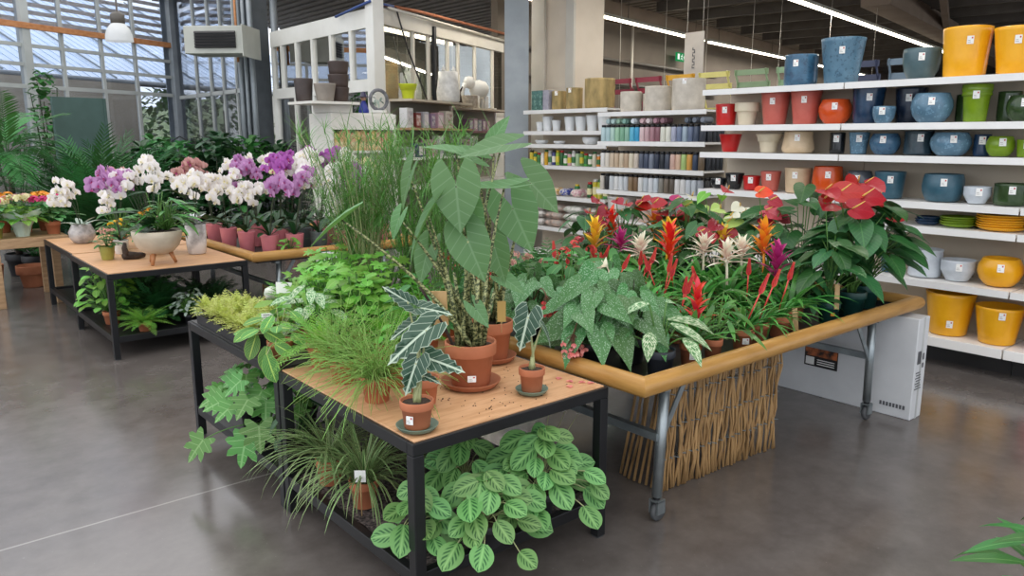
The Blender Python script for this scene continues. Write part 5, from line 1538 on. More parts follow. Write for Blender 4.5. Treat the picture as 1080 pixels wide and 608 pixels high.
def bloomball(mb, c, r, n, pl, pw, mat=0, flat=.7):
    """rounded head of many little flowers"""
    c = V(c)
    for i in range(n):
        a, e = uni(0, 6.28), uni(-.2, 1.5)
        d = dirv(a, e); p = c + V((d.x * r, d.y * r, d.z * r * flat))
        u = uni(0, 6.28)
        sd_ = d.cross(V((.3, .5, .8))).normalized(); t_ = d.cross(sd_)
        for k_ in range(4):
            q = u + k_ * PI / 2
            leaf(mb, p, (sd_ * math.cos(q) + t_ * math.sin(q) + d * .25).normalized(), pl, pw, 'oval', .2, .1, 2, 1, mat, d)


def flowering(label, name, x, y, z, leafm, flm, pm, nleaf=26, h=.16, L=.08, W=.06, nh=7, hr=.03, hf=10, pl=.014, pr=.055, ph=.1, rim=True, wrap=None, heart='round', cat='plant', hz=.05):
    t = thing(name, label, cat, (x, y, z))
    s = pot(t, pr, ph, pm, rim)
    f = MB()
    for i in range(nleaf):
        q = (i + .5) / nleaf; az = i * 2.39996; el = rad(10 + 65 * q)
        p1 = V((0, 0, s)) + dirv(az, el) * h * uni(.6, 1.1)
        blade(f, p1, dirv(az, uni(-.4, .3)), L * uni(.6, 1.0), heart, W / L * 1.2, .4, .1, 0, Z, 2)
    f.build('foliage', M[leafm], t)
    for i in range(nh):
        az = i * 2.39996; rr_ = h * .75 * (i / nh) ** .5
        mb = MB(); c = (rr_ * math.cos(az), rr_ * math.sin(az), s + h * .85 + hz + uni(-.02, .03))
        mb.tube([(0, 0, s), c], .002, 4, 1); bloomball(mb, c, hr, hf, pl, pl * .9)
        mb.build('flower_head', [M[flm], M['stemgreen']], t)
    if wrap:
        w = MB(); n = 40
        for k_, (r_, zz) in enumerate(((pr * .8, .0), (pr * 1.15, ph * .8), (pr * 2.0, ph * 1.6), (pr * 2.5, ph * 1.9))):
            for i in range(n):
                a = 2 * PI * i / n; j = 1 + (.16 * k_ / 3) * math.sin(a * 7)
                w.vert((r_ * j * math.cos(a), r_ * j * math.sin(a), zz + .02 * k_ / 3 * math.sin(a * 5)))
        for k_ in range(3):
            for i in range(n):
                j = (i + 1) % n; w.face([k_ * n + i, k_ * n + j, (k_ + 1) * n + j, (k_ + 1) * n + i])
        w.build('paper_wrap', M[wrap], t)
    return t


def palm(label, x, y, z, n=14, L=1.0, W=.5, pr=.16, ph=.28, pm=None, mat='lf_palm', e=(35, 85), bend=(.5, 1.1), leaflets=26, trunk=0, lw=.075, name='palm'):
    t = thing(name, label, 'palm', (x, y, z))
    s = pot(t, pr, ph, pm or M['blackpot'])
    f = MB()
    if trunk: MB().tube([(0, 0, s), (.01, 0, s + trunk)], [.04, .03], 8).build('trunk', M['bark'], t)
    for i in range(n):
        q = (i + .5) / n; az = i * 2.39996 + uni(-.3, .3); el = rad(e[0] + (e[1] - e[0]) * q)
        frond(f, (0.02 * math.cos(az), .02 * math.sin(az), s + trunk), dirv(az, el), L * uni(.8, 1.12), W * uni(.8, 1.1), leaflets, uni(*bend), 0, None, Z, lw * 1.5, .75, 'palm', 'lance', .4, 3)
    f.build('foliage', M[mat], t)
    return t


def shrub(label, name, x, y, z, h, r, n, L, W, mat, pm=None, pr=.16, ph=.28, shape='oval', z0=.2, cat='plant', heart=None, nst=7):
    t = thing(name, label, cat, (x, y, z))
    s = pot(t, pr, ph, pm or M['blackpot'])
    st = MB(); f = MB()
    for k_ in range(nst):
        a = 2 * PI * k_ / nst; st.tube(curve_pts((.03 * math.cos(a), .03 * math.sin(a), s), (r * .55 * math.cos(a), r * .55 * math.sin(a), s + h * uni(.7, .95)), 0, 5), .008, 5)
    for i in range(n):
        a, q = uni(0, 2 * PI), uni(z0, 1); rr_ = r * math.sin(PI * min(1, .25 + q * .72)) ** .7 * uni(.35, 1)
        p = V((rr_ * math.cos(a), rr_ * math.sin(a), s + h * q))
        d = dirv(a + uni(-.7, .7), uni(-.5, .8))
        if heart: blade(f, p, d, L * uni(.7, 1.15), heart, W, .4, .12, 0, Z, 2)
        else: leaf(f, p, d, L * uni(.7, 1.15), W * uni(.8, 1.1), shape, uni(.2, .8), .25, 4, 2)
    f.build('foliage', M[mat], t); st.build('stems', M['stemdark'], t)
    return t
# ================================================================== foreground table
TT = .681          # plywood surface
def elephant_ear(label, x, y, pr, ph, stems, leaves, tagm=None):
    t = thing('elephant_ear_plant', label, 'plant', (x, y, TT + .006))
    saucer(t, pr * 1.17, M['terrad'], .026)
    pt = bpy.data.objects.new('x', None); bpy.data.objects.remove(pt)
    s = pot(t, pr, ph, M['terra']); 
    for c in t.children:
        if c.name.startswith(('pot', 'soil')): c.location.z = .007
    s += .007
    o = V((x, y, TT + .006))
    for i, (c, d, n_, L, w, b, fo) in enumerate(leaves):
        c = V(c) - o; mb = MB()
        blade(mb, c, d, L * 1.1, 'arrow', w, b, fo, 0, n_, 4, .006, 2)
        lo = mb.build('leaf', M['lf_zeb'], t)
        a = 2.4 * i; base = V((pr * .42 * math.cos(a), pr * .42 * math.sin(a), s * .98))
        dd = c - base
        MB().tube(curve_pts(base, c, 0, 9, V((-dd.x, -dd.y, 0)) * .10), [.011 - .0075 * k_ / 9 for k_ in range(10)], 8).build('petiole', M['pet_zeb'], lo)
    for i in range(stems):
        a = uni(0, 6.28); base = V((pr * .5 * math.cos(a), pr * .5 * math.sin(a), s * .98)); h = uni(.22, .42)
        MB().tube([base, base + V((base.x * .3, base.y * .3, h * .5)), base + V((base.x * .9, base.y * .9, h))], [.012, .0095, .006], 8).build('stem', M['pet_zeb'], t)
    return t, s


nT = (TO + Z * .35).normalized()
zl = [((1.736, 2.40, 1.515), sd(.10, -1, .22), (TO + Z * .45).normalized(), .165, 1.36, .15, .10),
      ((2.02, 2.47, 1.665), sd(-1, -.22, .35), (TO * .55 + Z).normalized(), .175, .95, .15, .16),
      ((1.99, 2.42, 1.50), sd(-1, -.06, .3), (TO * .25 + Z).normalized(), .18, .8, -.25, .22),
      ((1.79, 2.44, 1.44), sd(.55, -1, .1), (TO + Z * .25 + RT * -.2).normalized(), .165, 1.15, .2, .12),
      ((1.79, 2.40, 1.30), sd(.42, -1, .2), (TO + Z * .2).normalized(), .16, 1.25, .25, .12),
      ((1.81, 2.38, 1.03), sd(.7, -.9, .4), (TO + Z * .6).normalized(), .085, 1.0, .3, .15),
      ((1.655, 2.47, 1.40), sd(-.55, -1, .0), (RT * -.9 + TO * .25 + Z * .3).normalized(), .2, .6, .3, .35),
      ((1.335, 2.56, 1.40), sd(-1, -.75, .1), (Z * .8 + RT * -.55 + TO * .1).normalized(), .155, .75, .15, .3),
      ((1.555, 2.52, 1.395), sd(-.4, -1, .1), (RT * -.5 + TO * .6 + Z * .2).normalized(), .085, 1.0, .3, .25),
      ((1.625, 2.55, 1.55), sd(-.35, -1, -.3), (TO * .5 + RT * -.8 + Z * .3).normalized(), .14, 1.0, .2, .2),
      ((1.70, 2.55, 1.25), sd(-.3, -1, .2), (TO + Z * .2 + RT * -.5).normalized(), .13, 1.0, .3, .2)]
z1, s1 = elephant_ear('tall elephant ear plant with zebra stems in the front terracotta pot and saucer', 1.845, 2.465, .106, .182, 7, zl)
sticker(z1, .097, .18, .055, .034, .026, math.atan2(-.766, -.643) + .1)
zl2 = [((2.255, 2.56, 1.50), sd(.75, -.75, .15), (TO * .8 + Z * .55).normalized(), .165, 1.3, .2, .16),
       ((2.12, 2.52, 1.40), sd(.45, -1, .15), (TO + Z * .25).normalized(), .19, 1.3, .2, .10),
       ((2.05, 2.56, 1.235), sd(.3, -1, .1), (TO + Z * .1).normalized(), .15, 1.0, .2, .15),
       ((2.10, 2.55, 1.09), sd(.9, -.5, .35), (TO * .6 + Z * .8).normalized(), .10, 1.0, .4, .15),
       ((2.12, 2.64, 1.70), sd(.5, .75, .1), (TO * .7 + RT * -.4).normalized(), .10, .9, .2, .2),
       ((2.02, 2.66, 1.62), sd(-.8, .3, .1), (TO * .6 + Z * .5).normalized(), .12, .8, .3, .2),
       ((1.92, 2.66, 1.64), sd(-1, .25, .0), (TO * .3 + Z * .9).normalized(), .13, .8, .3, .2)]
z2, s2 = elephant_ear('second elephant ear plant behind the front one, pot half hidden', 2.145, 2.70, .096, .18, 9, zl2)
tagboard(z2, V((-.02, -.095, s2 + .05)), .038, .075, M['yellowtag'], rad(-35), .0, 'price_card')
MB().tube([(-.02, -.093, s2 - .02), (-.02, -.093, s2 + .05)], .0025, 5).build('card_stick', M['tagwood'], z2)
tagboard(z1, V((-.13, .02, s1 + .12)), .06, .13, M['tagwood'], rad(-45), .25, 'price_card')
MB().tube([(-.07, .0, s1 - .02), (-.13, .02, s1 + .12), (-.2, .06, s1 + .26)], .006, 6).build('support_stick', M['bark'], z1)


def polly(label, x, y, pr, ph, leaves, sauc=True, tagw=True):
    t = thing('alocasia_plant', label, 'plant', (x, y, TT + .006))
    if sauc: saucer(t, pr * 1.25, M['saucergreen'], .018)
    s = pot(t, pr, ph, M['terra'])
    for c in t.children:
        if c.name.startswith(('pot', 'soil')): c.location.z = .007
    s += .007; o = V((x, y, TT + .006))
    for i, (c, d, n_, L, w, b) in enumerate(leaves):
        c = V(c) - o; mb = MB()
        blade(mb, c, d, L, 'polly', w, b, .10, 0, n_, 4, .02, 4, rn=.5)
        lo = mb.build('leaf', M['lf_polly'], t)
        a = 1.7 * i; base = V((.012 * math.cos(a), .012 * math.sin(a), s * .97)); dd = c - base
        MB().tube(curve_pts(base, c, 0, 8, V((-dd.x, -dd.y, 0)) * .12), [.0065 - .0035 * k_ / 8 for k_ in range(9)], 7).build('petiole', M['stempale'], lo)
    MB().tube([(0, 0, s * .9), (.003, 0, s + .05)], [.012, .008], 8).build('stem', M['stempale'], t)
    if tagw: sticker(t, pr * .9, ph, ph * .48, .026, .03, math.atan2(-.766, -.643) - .35)
    return t


polly('small white-veined alocasia on a green saucer at the front table edge', 1.405, 2.195, .060, .10, [
    ((1.435, 2.17, 1.045), sd(-.95, -.75, .25), (TO * .9 + Z * .6 + RT * -.2).normalized(), .185, 1.0, .25),
    ((1.39, 2.17, .935), sd(-.35, -1, .2), (TO + Z * .35).normalized(), .125, 1.25, .3),
    ((1.455, 2.18, .935), sd(1, -.28, .25), (TO * .8 + Z * .7).normalized(), .135, 1.15, .2),
    ((1.455, 2.24, 1.03), sd(.55, .45, .2), (TO + RT * -.3 + Z * .2).normalized(), .10, .8, .3),
    ((1.42, 2.21, .88), sd(.9, -.1, .4), (TO * .3 + Z).normalized(), .10, 1.0, .4)])
polly('white-veined alocasia standing just behind the one on the front edge', 1.56, 2.385, .060, .105, [
    ((1.555, 2.37, 1.07), sd(.85, -.05, .3), (TO * .7 + Z * .8).normalized(), .12, 1.0, .3),
    ((1.50, 2.39, 1.10), sd(-.6, .45, .2), (TO * .9 + Z * .4).normalized(), .11, .95, .3),
    ((1.53, 2.42, 1.0), sd(-.8, -.5, .2), (TO * .8 + Z * .6).normalized(), .10, 1.0, .3)], False)
polly('white-veined alocasia with one tall leaf on a green saucer beside the wooden rail', 1.975, 2.23, .053, .098, [
    ((1.945, 2.22, 1.005), sd(-.25, -1, .12), (TO + Z * .3 + RT * -.1).normalized(), .145, 1.3, .2),
    ((2.03, 2.23, .955), sd(.55, -.85, .2), (RT * .8 + TO * .3 + Z * .4).normalized(), .10, .8, .5)], True, False)
# fallen petals
for i, (x_, y_) in enumerate(((2.15, 2.19), (2.20, 2.24), (2.23, 2.2), (2.25, 2.17), (2.19, 2.3))):
    b = MB()
    for k_ in range(3): leaf(b, (0, 0, .002), dirv(k_ * 2.1, .3), .018, .016, 'oval', .5, .2, 3, 2)
    single(b, 'fallen_petal', M['fl_beg'], 'fallen coral petal on the plywood near the wooden rail', 'petal', (x_, y_, TT), uni(0, 6), 'fallen coral petals')
b = MB()
for i in range(90): 
    x_, y_ = uni(-.3, .3), uni(-.22, .22); b.lathe([(.001, 0), (uni(.001, .004), .001), (.001, .003)], 5, c=(x_, y_, 0), cap=False)
o = single(b, 'spilled_soil', M['soil'], 'crumbs of dark soil spilled on the plywood table top', 'soil', (1.9, 2.35, TT + .0006)); o['kind'] = 'stuff'

# thread-like plants in front of the alocasia
def threads(label, x, y, pm, n, L, pr=.062, ph=.105, z=TT, e=(20, 85), fall=1.0, name='thread_plant', mat='lf_rush', side=0):
    t = thing(name, label, 'plant', (x, y, z)); s = pot(t, pr, ph, pm)
    f = MB()
    for i in range(n):
        az = uni(0, 2 * PI); el = rad(uni(*e)); p = V((pr * .7 * uni(-1, 1), pr * .7 * uni(-1, 1), s)); d = dirv(az, el) + TO * side; pts = [p]
        l = L * uni(.5, 1.15); d.normalize()
        for k_ in range(6):
            d = (d - Z * fall * .2 * uni(.5, 1.4) + V((uni(-.22, .22), uni(-.22, .22), uni(-.1, .1)))).normalized()
            p = p + d * l / 6
            if p.z < .02 and math.hypot(p.x, p.y) < .2: p.z = .02
            pts.append(p)
        f.tube(pts, [.0017, .0016, .0015, .0014, .0013, .0012, .001], 3, rn=uni(0, 1))
    f.build('foliage', M[mat], t); return t


threads('bright green thread-stemmed plant in terracotta pot spilling over the table edge', 1.455, 2.56, M['terra'], 240, .34, side=.3)
threads('bushy thread-stemmed plant just behind the spilling one', 1.47, 2.86, M['terra'], 220, .28, side=.1, fall=.8)
fern('lacy asparagus fern heap beside the thread-stemmed plants', 1.75, 2.95, TT, 40, .3, .09, 'lf_fern', M['terra'], .07, .11, (15, 85), (.8, 1.7), 18, 'asparagus_fern', 'lance', .14, .9)
fern('lacy asparagus fern behind the alocasia leaves', 1.50, 3.12, TT, 38, .26, .08, 'lf_lime', M['terra'], .06, .10, (15, 85), (.8, 1.7), 18, 'asparagus_fern', 'lance', .14, .9)
leafy('small dark green plant at the foot of the zebra stems', 'foliage_plant', 1.62, 2.66, TT, 'lf_fern', M['terra'], 'oval', 26, .16, .045, .03, .05, .09)
leafy('grey green leafy plant between asparagus fern and elephant ear', 'foliage_plant', 1.98, 2.98, TT, 'lf_mid', M['terra'], 'lance', 22, .26, .12, .05, .055, .1)

# ================================================================== table behind it
T2 = .681
tr = thing('seedling_tray', 'black plug tray holding yellow green spikemoss along the table edge', 'tray', (1.47, 3.98, T2))
MB().box(-.12, .17, -.36, .36, 0, .05).build('tray_body', M['blackpot'], tr)
k_ = 0
pos_words = ['nearest', 'second', 'third', 'fourth', 'fifth', 'sixth', 'seventh', 'farthest']
for i in range(8):
    for j in range(3):
        x_ = 1.395 + j * .09; y_ = 3.67 + i * .088
        t = thing('spikemoss', 'yellow green spikemoss tuft, %s in the %s row of the plug tray' % (pos_words[i], ['outer', 'middle', 'inner'][j]), 'plant', (x_, y_, T2 + .05), 0, 'spikemoss tufts')
        MB().lathe([(.02, 0), (.032, .03), (.03, .034), (.001, .03)], 10).build('soil', M['soil'], t)
        f = MB()
        for q in range(36):
            az = uni(0, 6.28); frond(f, (uni(-.015, .015), uni(-.015, .015), .02), dirv(az, rad(uni(15, 85))), uni(.07, .12), .045, 7, uni(.3, 1.2), 0, None, Z, .4, .9, 'fern', 'oval')
        f.build('foliage', M['lf_yellow'], t)
# small cactus
t = thing('cactus', 'small round white cactus in a terracotta pot beside the spikemoss', 'cactus', (1.78, 4.32, T2))
s = pot(t, .055, .08, M['terra'])
cb = MB().lathe([(.02, s), (.036, s + .012), (.045, s + .04), (.036, s + .068), (.015, s + .08), (.001, s + .082)], 20, wob=lambda a, k: 1 + .05 * math.cos(a * 10)); cb.build('cactus_body', plain('woolly_white', '#e4e4dc', '#b9c2b0', 40, .8), t)
f = MB()
for i in range(8): leaf(f, (.02, 0, s), dirv(i * .8, .6), .06, .03, 'oval', .6, .2, 4, 2)
f.build('leaves', M['lf_yellow'], t)


def lemon_maranta(label, x, y, z, pm, leaves, n=14, h=.16, L=.115, mat='lf_maranta2', pr=.06):
    t = thing('prayer_plant', label, 'plant', (x, y, z)); s = pot(t, pr, .09, pm); o = V((x, y, z))
    lst = [(V(c) - o, d, n_, l) for c, d, n_, l in leaves]
    for i in range(n):
        q = (i + .5) / n; az = i * 2.39996; p = V((0, 0, s)) + dirv(az, rad(15 + 65 * q)) * h * uni(.7, 1.1)
        lst.append((p, dirv(az, uni(-.7, .2)), (Z + TO * .4).normalized(), L * uni(.7, 1.05)))
    for c, d, n_, l in lst:
        mb = MB(); leaf(mb, c, d, l, l * .58, 'oval', uni(.1, .4), .12, 8, 4, 0, n_)
        mb.tube(curve_pts((0, 0, s), c, .02, 5), .0022, 5, 1)
        mb.build('leaf', [M[mat], M['stempale']], t)
    return t


lemon_maranta('lime veined prayer plant hanging over the joint between the two tables', 1.41, 3.36, T2, M['terra'], [
    ((1.335, 3.33, .76), sd(-.1, -1, .25), nT, .125), ((1.30, 3.25, .745), sd(.3, -1, .2), nT, .135), ((1.335, 3.45, .79), sd(-.3, -1, .3), nT, .125),
    ((1.33, 3.33, .83), sd(.8, -.25, .4), (Z + TO * .6).normalized(), .12), ((1.32, 3.42, .83), sd(-.6, -.3, .5), (Z + TO * .6).normalized(), .115),
    ((1.36, 3.28, .85), sd(.6, .2, .5), (Z + TO * .7).normalized(), .11), ((1.32, 3.20, .80), sd(.9, -.5, .2), nT, .10)], 14)
lemon_maranta('pale prayer plant behind the hanging one', 1.62, 3.58, T2, M['terra'], [], 20, .19, .12, 'lf_lime')
leafy('variegated cream and green plant next to the pale prayer plant', 'foliage_plant', 1.60, 3.40, T2, 'lf_agla', M['terra'], 'lance', 26, .22, .13, .055, .055, .1)
leafy('light green lobed creeper right of the spikemoss tray', 'foliage_plant', 1.75, 3.84, T2, 'lf_light', M['terra'], 'oval', 60, .2, .05, 1.0, .06, .1, heart='ivy')
fern('mid green button fern behind the prayer plants', 1.78, 4.05, T2, 34, .2, .06, 'lf_fern', M['terra'], .05, .09, (10, 80), (.7, 1.5), 14)
for i, (l_, x_, y_, h_, n_) in enumerate((('bright green clover-leaved plant in the middle of the fern table', 1.78, 3.62, .25, 90), ('bright green clover-leaved plant right of the button fern', 1.95, 3.85, .27, 90), ('bright green clover-leaved plant near the umbrella sedge', 2.05, 3.50, .28, 90), ('bright green clover-leaved plant just behind the asparagus ferns', 1.80, 3.30, .25, 90), ('bright green clover-leaved plant at the back left of the fern table', 2.02, 4.05, .27, 80))):
    leafy(l_, 'clover_plant', x_, y_, T2, 'lf_light' if i % 2 else 'lf_lime', M['terra'], 'oval', n_, h_, .055, 1.05, .06, .1, 1.2, heart='maple' if i % 2 == 0 else 'round', tiltd=.1)
fern('tall bright fern at the right of the fern table', 2.12, 3.28, T2, 26, .34, .10, 'lf_fern', M['terra'], .06, .1, (25, 85), (.6, 1.4), 16)


def sedge_umbrella(label, x, y, n=60, h=.95, z=T2, pr=.075, spread=.24):
    t = thing('umbrella_sedge', label, 'plant', (x, y, z)); s = pot(t, pr, .13, M['terra']); st = MB(); f = MB()
    for i in range(n):
        az = uni(0, 6.28); r_ = pr * .8 * uni(0, 1) ** .5; hh = h * uni(.5, 1.05) - s; o = uni(0, spread) * (hh / h)
        b = V((r_ * math.cos(az), r_ * math.sin(az), s)); e = V((b.x + o * math.cos(az), b.y + o * math.sin(az), s + hh))
        st.tube(curve_pts(b, e, 0, 5, V((-math.cos(az), -math.sin(az), 0)) * o * .2), .0022, 4)
        for k_ in range(15):
            a2 = uni(0, 6.28)
            leaf(f, e - Z * uni(0, .05), dirv(a2, rad(uni(-5, 75))), uni(.10, .24), .0055, 'grass', uni(.3, 1.4), .2, 4, 1)
        if uni(0, 1) < .8:
            for k_ in range(9):
                q = uni(.35, .9); leaf(f, b.lerp(e, q), dirv(uni(0, 6.28), rad(uni(20, 75))), uni(.12, .24), .0055, 'grass', uni(.2, 1.0), .2, 4, 1)
    st.build('stems', M['stempale'] if n % 2 else M['stemgreen'], t); f.build('foliage', M['lf_papy'], t)
    return t


sedge_umbrella('tall umbrella sedge behind the elephant ear leaves', 2.24, 3.50, 52, 1.03, spread=.34)
sedge_umbrella('tall umbrella sedge left of the others on the fern table', 2.17, 3.86, 57, 1.02, spread=.34)
sedge_umbrella('umbrella sedge in the back right corner of the fern table', 2.25, 4.16, 50, 1.02, spread=.34)
sedge_umbrella('shorter umbrella sedge between ferns and elephant ear', 2.25, 3.18, 40, 1.0, spread=.32)


def sign_card(label, x, y, z, w, h, hs, rz, mat=None, text=True):
    t = thing('price_sign', label, 'sign', (x, y, z), rz)
    MB().tube([(0, .004, 0), (0, .004, hs)], .003, 5).build('stake', M['tagwood'], t)
    MB().box(-w / 2, w / 2, -.0015, .0015, hs - h * .2, hs + h * .8).build('card', mat or M['paper'], t)
    if text:
        g = MB()
        for i in range(3): g.box(-w * .38, w * (.05 + .12 * i), -.0022, -.0017, hs + h * (.58 - i * .24), hs + h * (.66 - i * .24))
        g.build('lettering', M['bar'], t)


AZ = math.atan2(TO.y, TO.x) + PI / 2
sign_card('blank white plant sign on a stake above the button fern', 1.66, 3.86, T2, .09, .062, .21, AZ - .15, None, False)
sign_card('small printed white label behind the hanging prayer plant', 1.43, 3.52, T2, .07, .045, .15, AZ + .3)

# ================================================================== lower shelves
LS = .166
for l_, x_, y_ in (('striped sedge in a terracotta pot, nearest on the lower shelf', 1.46, 2.70), ('striped sedge in a terracotta pot, second on the lower shelf', 1.45, 2.99)):
    grass(l_, x_, y_, LS + .015, 'lf_sedge', M['terra'], 150, .42, .011, .062, .12, (35, 88), (1.2, 2.6), 'sedge')
sign_card('white price label among the striped sedge leaves', 1.40, 2.62, LS + .015, .045, .05, .16, AZ, None, False)


def maranta(label, x, y, n, rx, h, pr=.075, extra=()):
    t = thing('prayer_plant', label, 'plant', (x, y, LS + .015)); s = pot(t, pr, .1, M['blackpot'])
    for i in range(n):
        q = (i + .5) / n; az = i * 2.39996 + uni(-.3, .3)
        rr_ = rx * (1 - q) ** .6 * uni(.75, 1.1)
        c = V((rr_ * math.cos(az), rr_ * math.sin(az), s + .02 + h * q ** .8 * uni(.8, 1.1) - .05 * (1 - q))) + TO * .07
        d = (dirv(az + uni(-.5, .5), uni(-.7, .0)) + TO * .35).normalized(); L = uni(.09, .13)
        mb = MB(); f0 = c - d * L * .4
        leaf(mb, f0, d, L, L * .74, 'oval', uni(.05, .45), .08, 8, 4, 0, (Z * .75 + TO * .75 + RT * uni(-.3, .3)))
        mb.tube(curve_pts((0, 0, s), f0, .03, 5), .0022, 5, 1)
        mb.build('leaf', [M['lf_maranta'], M['stempale']], t)
    for q in extra:
        mb = MB(); p = V(q) - V((x, y, LS + .015)); mb.tube(curve_pts((0, 0, s), p, .02, 5), .0015, 4)
        for k_ in range(4): leaf(mb, p, dirv(k_ * 1.6, .3), .012, .01, 'oval', .2, .1, 2, 1, 1)
        mb.build('flower', [M['stempale'], M['fl_white']], t)


maranta('blotched prayer plant at the front right corner of the lower shelf', 1.98, 2.19, 46, .27, .26, extra=((2.14, 2.3, .56), (2.2, 2.27, .54), (2.26, 2.25, .52)))
maranta('blotched prayer plant in the middle of the lower shelf front', 1.66, 2.13, 38, .25, .2)
maranta('small blotched prayer plant behind the front left table leg', 1.45, 2.27, 16, .14, .15, .055)
maranta('blotched prayer plant behind the middle one on the lower shelf', 1.80, 2.45, 24, .18, .2)


def fatsia(label, x, y, n, h, leaves=(), z=LS):
    t = thing('fatsia', label, 'plant', (x, y, z)); s = pot(t, .07, .12, M['blackpot']); o = V((x, y, z)); f = MB(); st = MB()
    lst = [(V(c) - o, d, L) for c, d, L in leaves]
    for i in range(n):
        q = (i + .5) / n; az = i * 2.39996
        p = V((0, 0, s)) + dirv(az, rad(15 + 65 * q)) * h * uni(.7, 1.1); lst.append((p, dirv(az, uni(-.7, .1)), uni(.09, .12)))
    for c, d, L in lst:
        st.tube(curve_pts((0, 0, s), c, .03, 5), .003, 5)
        blade(f, c, d, L, 'maple', .95, uni(.2, .5), .08, 0, (Z * .9 + TO * .5), 3, .01, 2)
    f.build('foliage', M['lf_fats'], t); st.build('stems', M['stemgreen'], t)


fatsia('glossy fatsia with hand shaped leaves leaning out of the lower shelf', 1.44, 3.62, 13, .27, [((1.14, 3.72, .235), sd(-.6, -.8, .4), .13), ((1.25, 3.70, .42), sd(-.9, -.3, .4), .115), ((1.30, 3.52, .46), sd(-.3, -.6, .8), .115), ((1.27, 3.85, .40), sd(-.9, -.4, .3), .115), ((1.30, 3.40, .36), sd(.1, -1, .4), .13), ((1.27, 3.50, .27), sd(-.2, -1, .4), .14)])
fatsia('second fatsia farther back on the same lower shelf', 1.48, 3.95, 12, .24)
leafy('dark leaved plant behind the fatsia on the lower shelf', 'foliage_plant', 1.70, 3.75, LS, 'lf_mid', M['blackpot'], 'oval', 26, .3, .11, .055, .06, .1)
leafy('dark sprig plant on the lower shelf between fatsia and sedge', 'foliage_plant', 1.45, 3.33, LS, 'lf_dark', M['blackpot'], 'lance', 22, .24, .09, .035, .05, .1)

# sprig entering the picture at the lower right
t = leafy('plant with dark pointed leaves entering at the lower right corner', 'foliage_plant', 2.96, .64, .0, 'lf_mid', M['terra'], 'lance', 24, .22, .2, .045, .1, .18, 1.2)

# ================================================================== flower trolley
BZ = .652
# front row
spot_begonia('spotted begonia with a hanging coral flower cluster at the trolley corner', 2.50, 2.42, BZ, M['blackpot'], [((2.325, 2.35, .79), 'fl_beg', 46)], 24, .26, .06)
spot_begonia('spotted begonia behind the corner one with big angel wing leaves', 2.82, 2.62, BZ, M['blackpot'], [((2.60, 2.62, .95), 'fl_beg', 14)], 22, .28, .06)
spot_begonia('spotted begonia on the left side of the flower trolley', 2.50, 2.82, BZ, M['blackpot'], [((2.37, 2.58, .92), 'fl_vr', 16)], 18, .26, .05)
spot_begonia('smaller spotted begonia farther along the left rail', 2.52, 3.25, BZ, M['blackpot'], [((2.42, 3.1, 1.0), 'fl_vr', 16)], 16, .24, .03)
spot_begonia('spotted begonia leaning over the slate pot', 2.70, 2.34, BZ, M['blackpot'], (), 18, .25, .1)
leafy('white and green variegated plant in a slate pot at the trolley corner', 'variegated_plant', 2.64, 2.12, BZ, 'lf_agla', M['bluepot'], 'lance', 11, .20, .19, .06, .068, .12, 1.3, tiltd=-.25)
guzmania('red guzmania in a terracotta pot at the front of the trolley', 2.86, 2.12, 'fl_gred', False, BZ, fh=.30, L=.25, tagc=True, fs=.8)
leafy('small green plant squeezed beside the front red guzmania', 'foliage_plant', 3.02, 2.11, BZ, 'lf_brom', M['terra'], 'lance', 16, .22, .16, .03, .045, .105)
vriesea('green vase plant with red swords in the terracotta pot with white label', 3.28, 2.12, BZ, 1, tagc=True, lean=(.3, 0))
vriesea('red sword vriesea second from the white labelled terracotta pot', 3.46, 2.15, BZ, 1, lean=(.45, .0))
vriesea('red sword vriesea with wooden tag third along the front rail', 3.66, 2.15, BZ, 1, lean=(.5, .1))
t = thing('bromeliad', 'arching green bromeliad beside the first dark green pot', 'plant', (3.84, 2.2, BZ)); s = pot(t, .052, .115, M['terra']); f = MB(); rosette(f, 26, .34, .028, s, .014, 30, 82, (.9, 1.8)); f.build('foliage', M['lf_brom'], t)
tagboard(bpy.context.scene.objects['vriesea.002'], V((.04, -.075, .05)), .034, .11, M['tagwood'], rad(-20), -.2)
fl = [(4.134, 2.2, 1.406), (4.40, 2.12, 1.36), (4.26, 2.1, 1.30), (4.55, 2.2, 1.36), (4.33, 2.22, 1.381), (4.20, 2.2, 1.33), (4.487, 2.25, 1.307)]
anthurium('red anthurium in the smallest dark green pot with orange sticker', 4.16, 2.14, [(4.258, 2.2, 1.005), (4.13, 2.2, 1.36)], 'fl_red', BZ, .40, 22, .17, .062, .125, wood=True)
anthurium('tall red anthurium in the middle dark green pot at the right end', 4.46, 2.16, fl, 'fl_red', BZ, .54, 40, .18, .085, .145, fs=.2)
anthurium('red anthurium in the last dark green pot by the trolley end', 4.72, 2.20, [(4.70, 2.25, 1.42), (4.906, 2.25, 1.33), (4.98, 2.25, 1.22), (4.603, 2.25, 1.43), (4.638, 2.2, 1.113)], 'fl_red', BZ, .54, 42, .18, .083, .145, fs=.19)
for o in bpy.data.objects:
    if o.get('label', '').startswith('red anthurium in the smallest'): sticker(o, .058, .12, .06, .022, .02, math.atan2(-.766, -.643), M['orangetag'])
leafy('dark green heart leaved plant leaning past the end of the trolley', 'anthurium', 4.68, 2.62, BZ, 'lf_glossy', M['greenpot'], 'oval', 34, .52, .2, .85, .085, .14, 1.1, heart='heart')
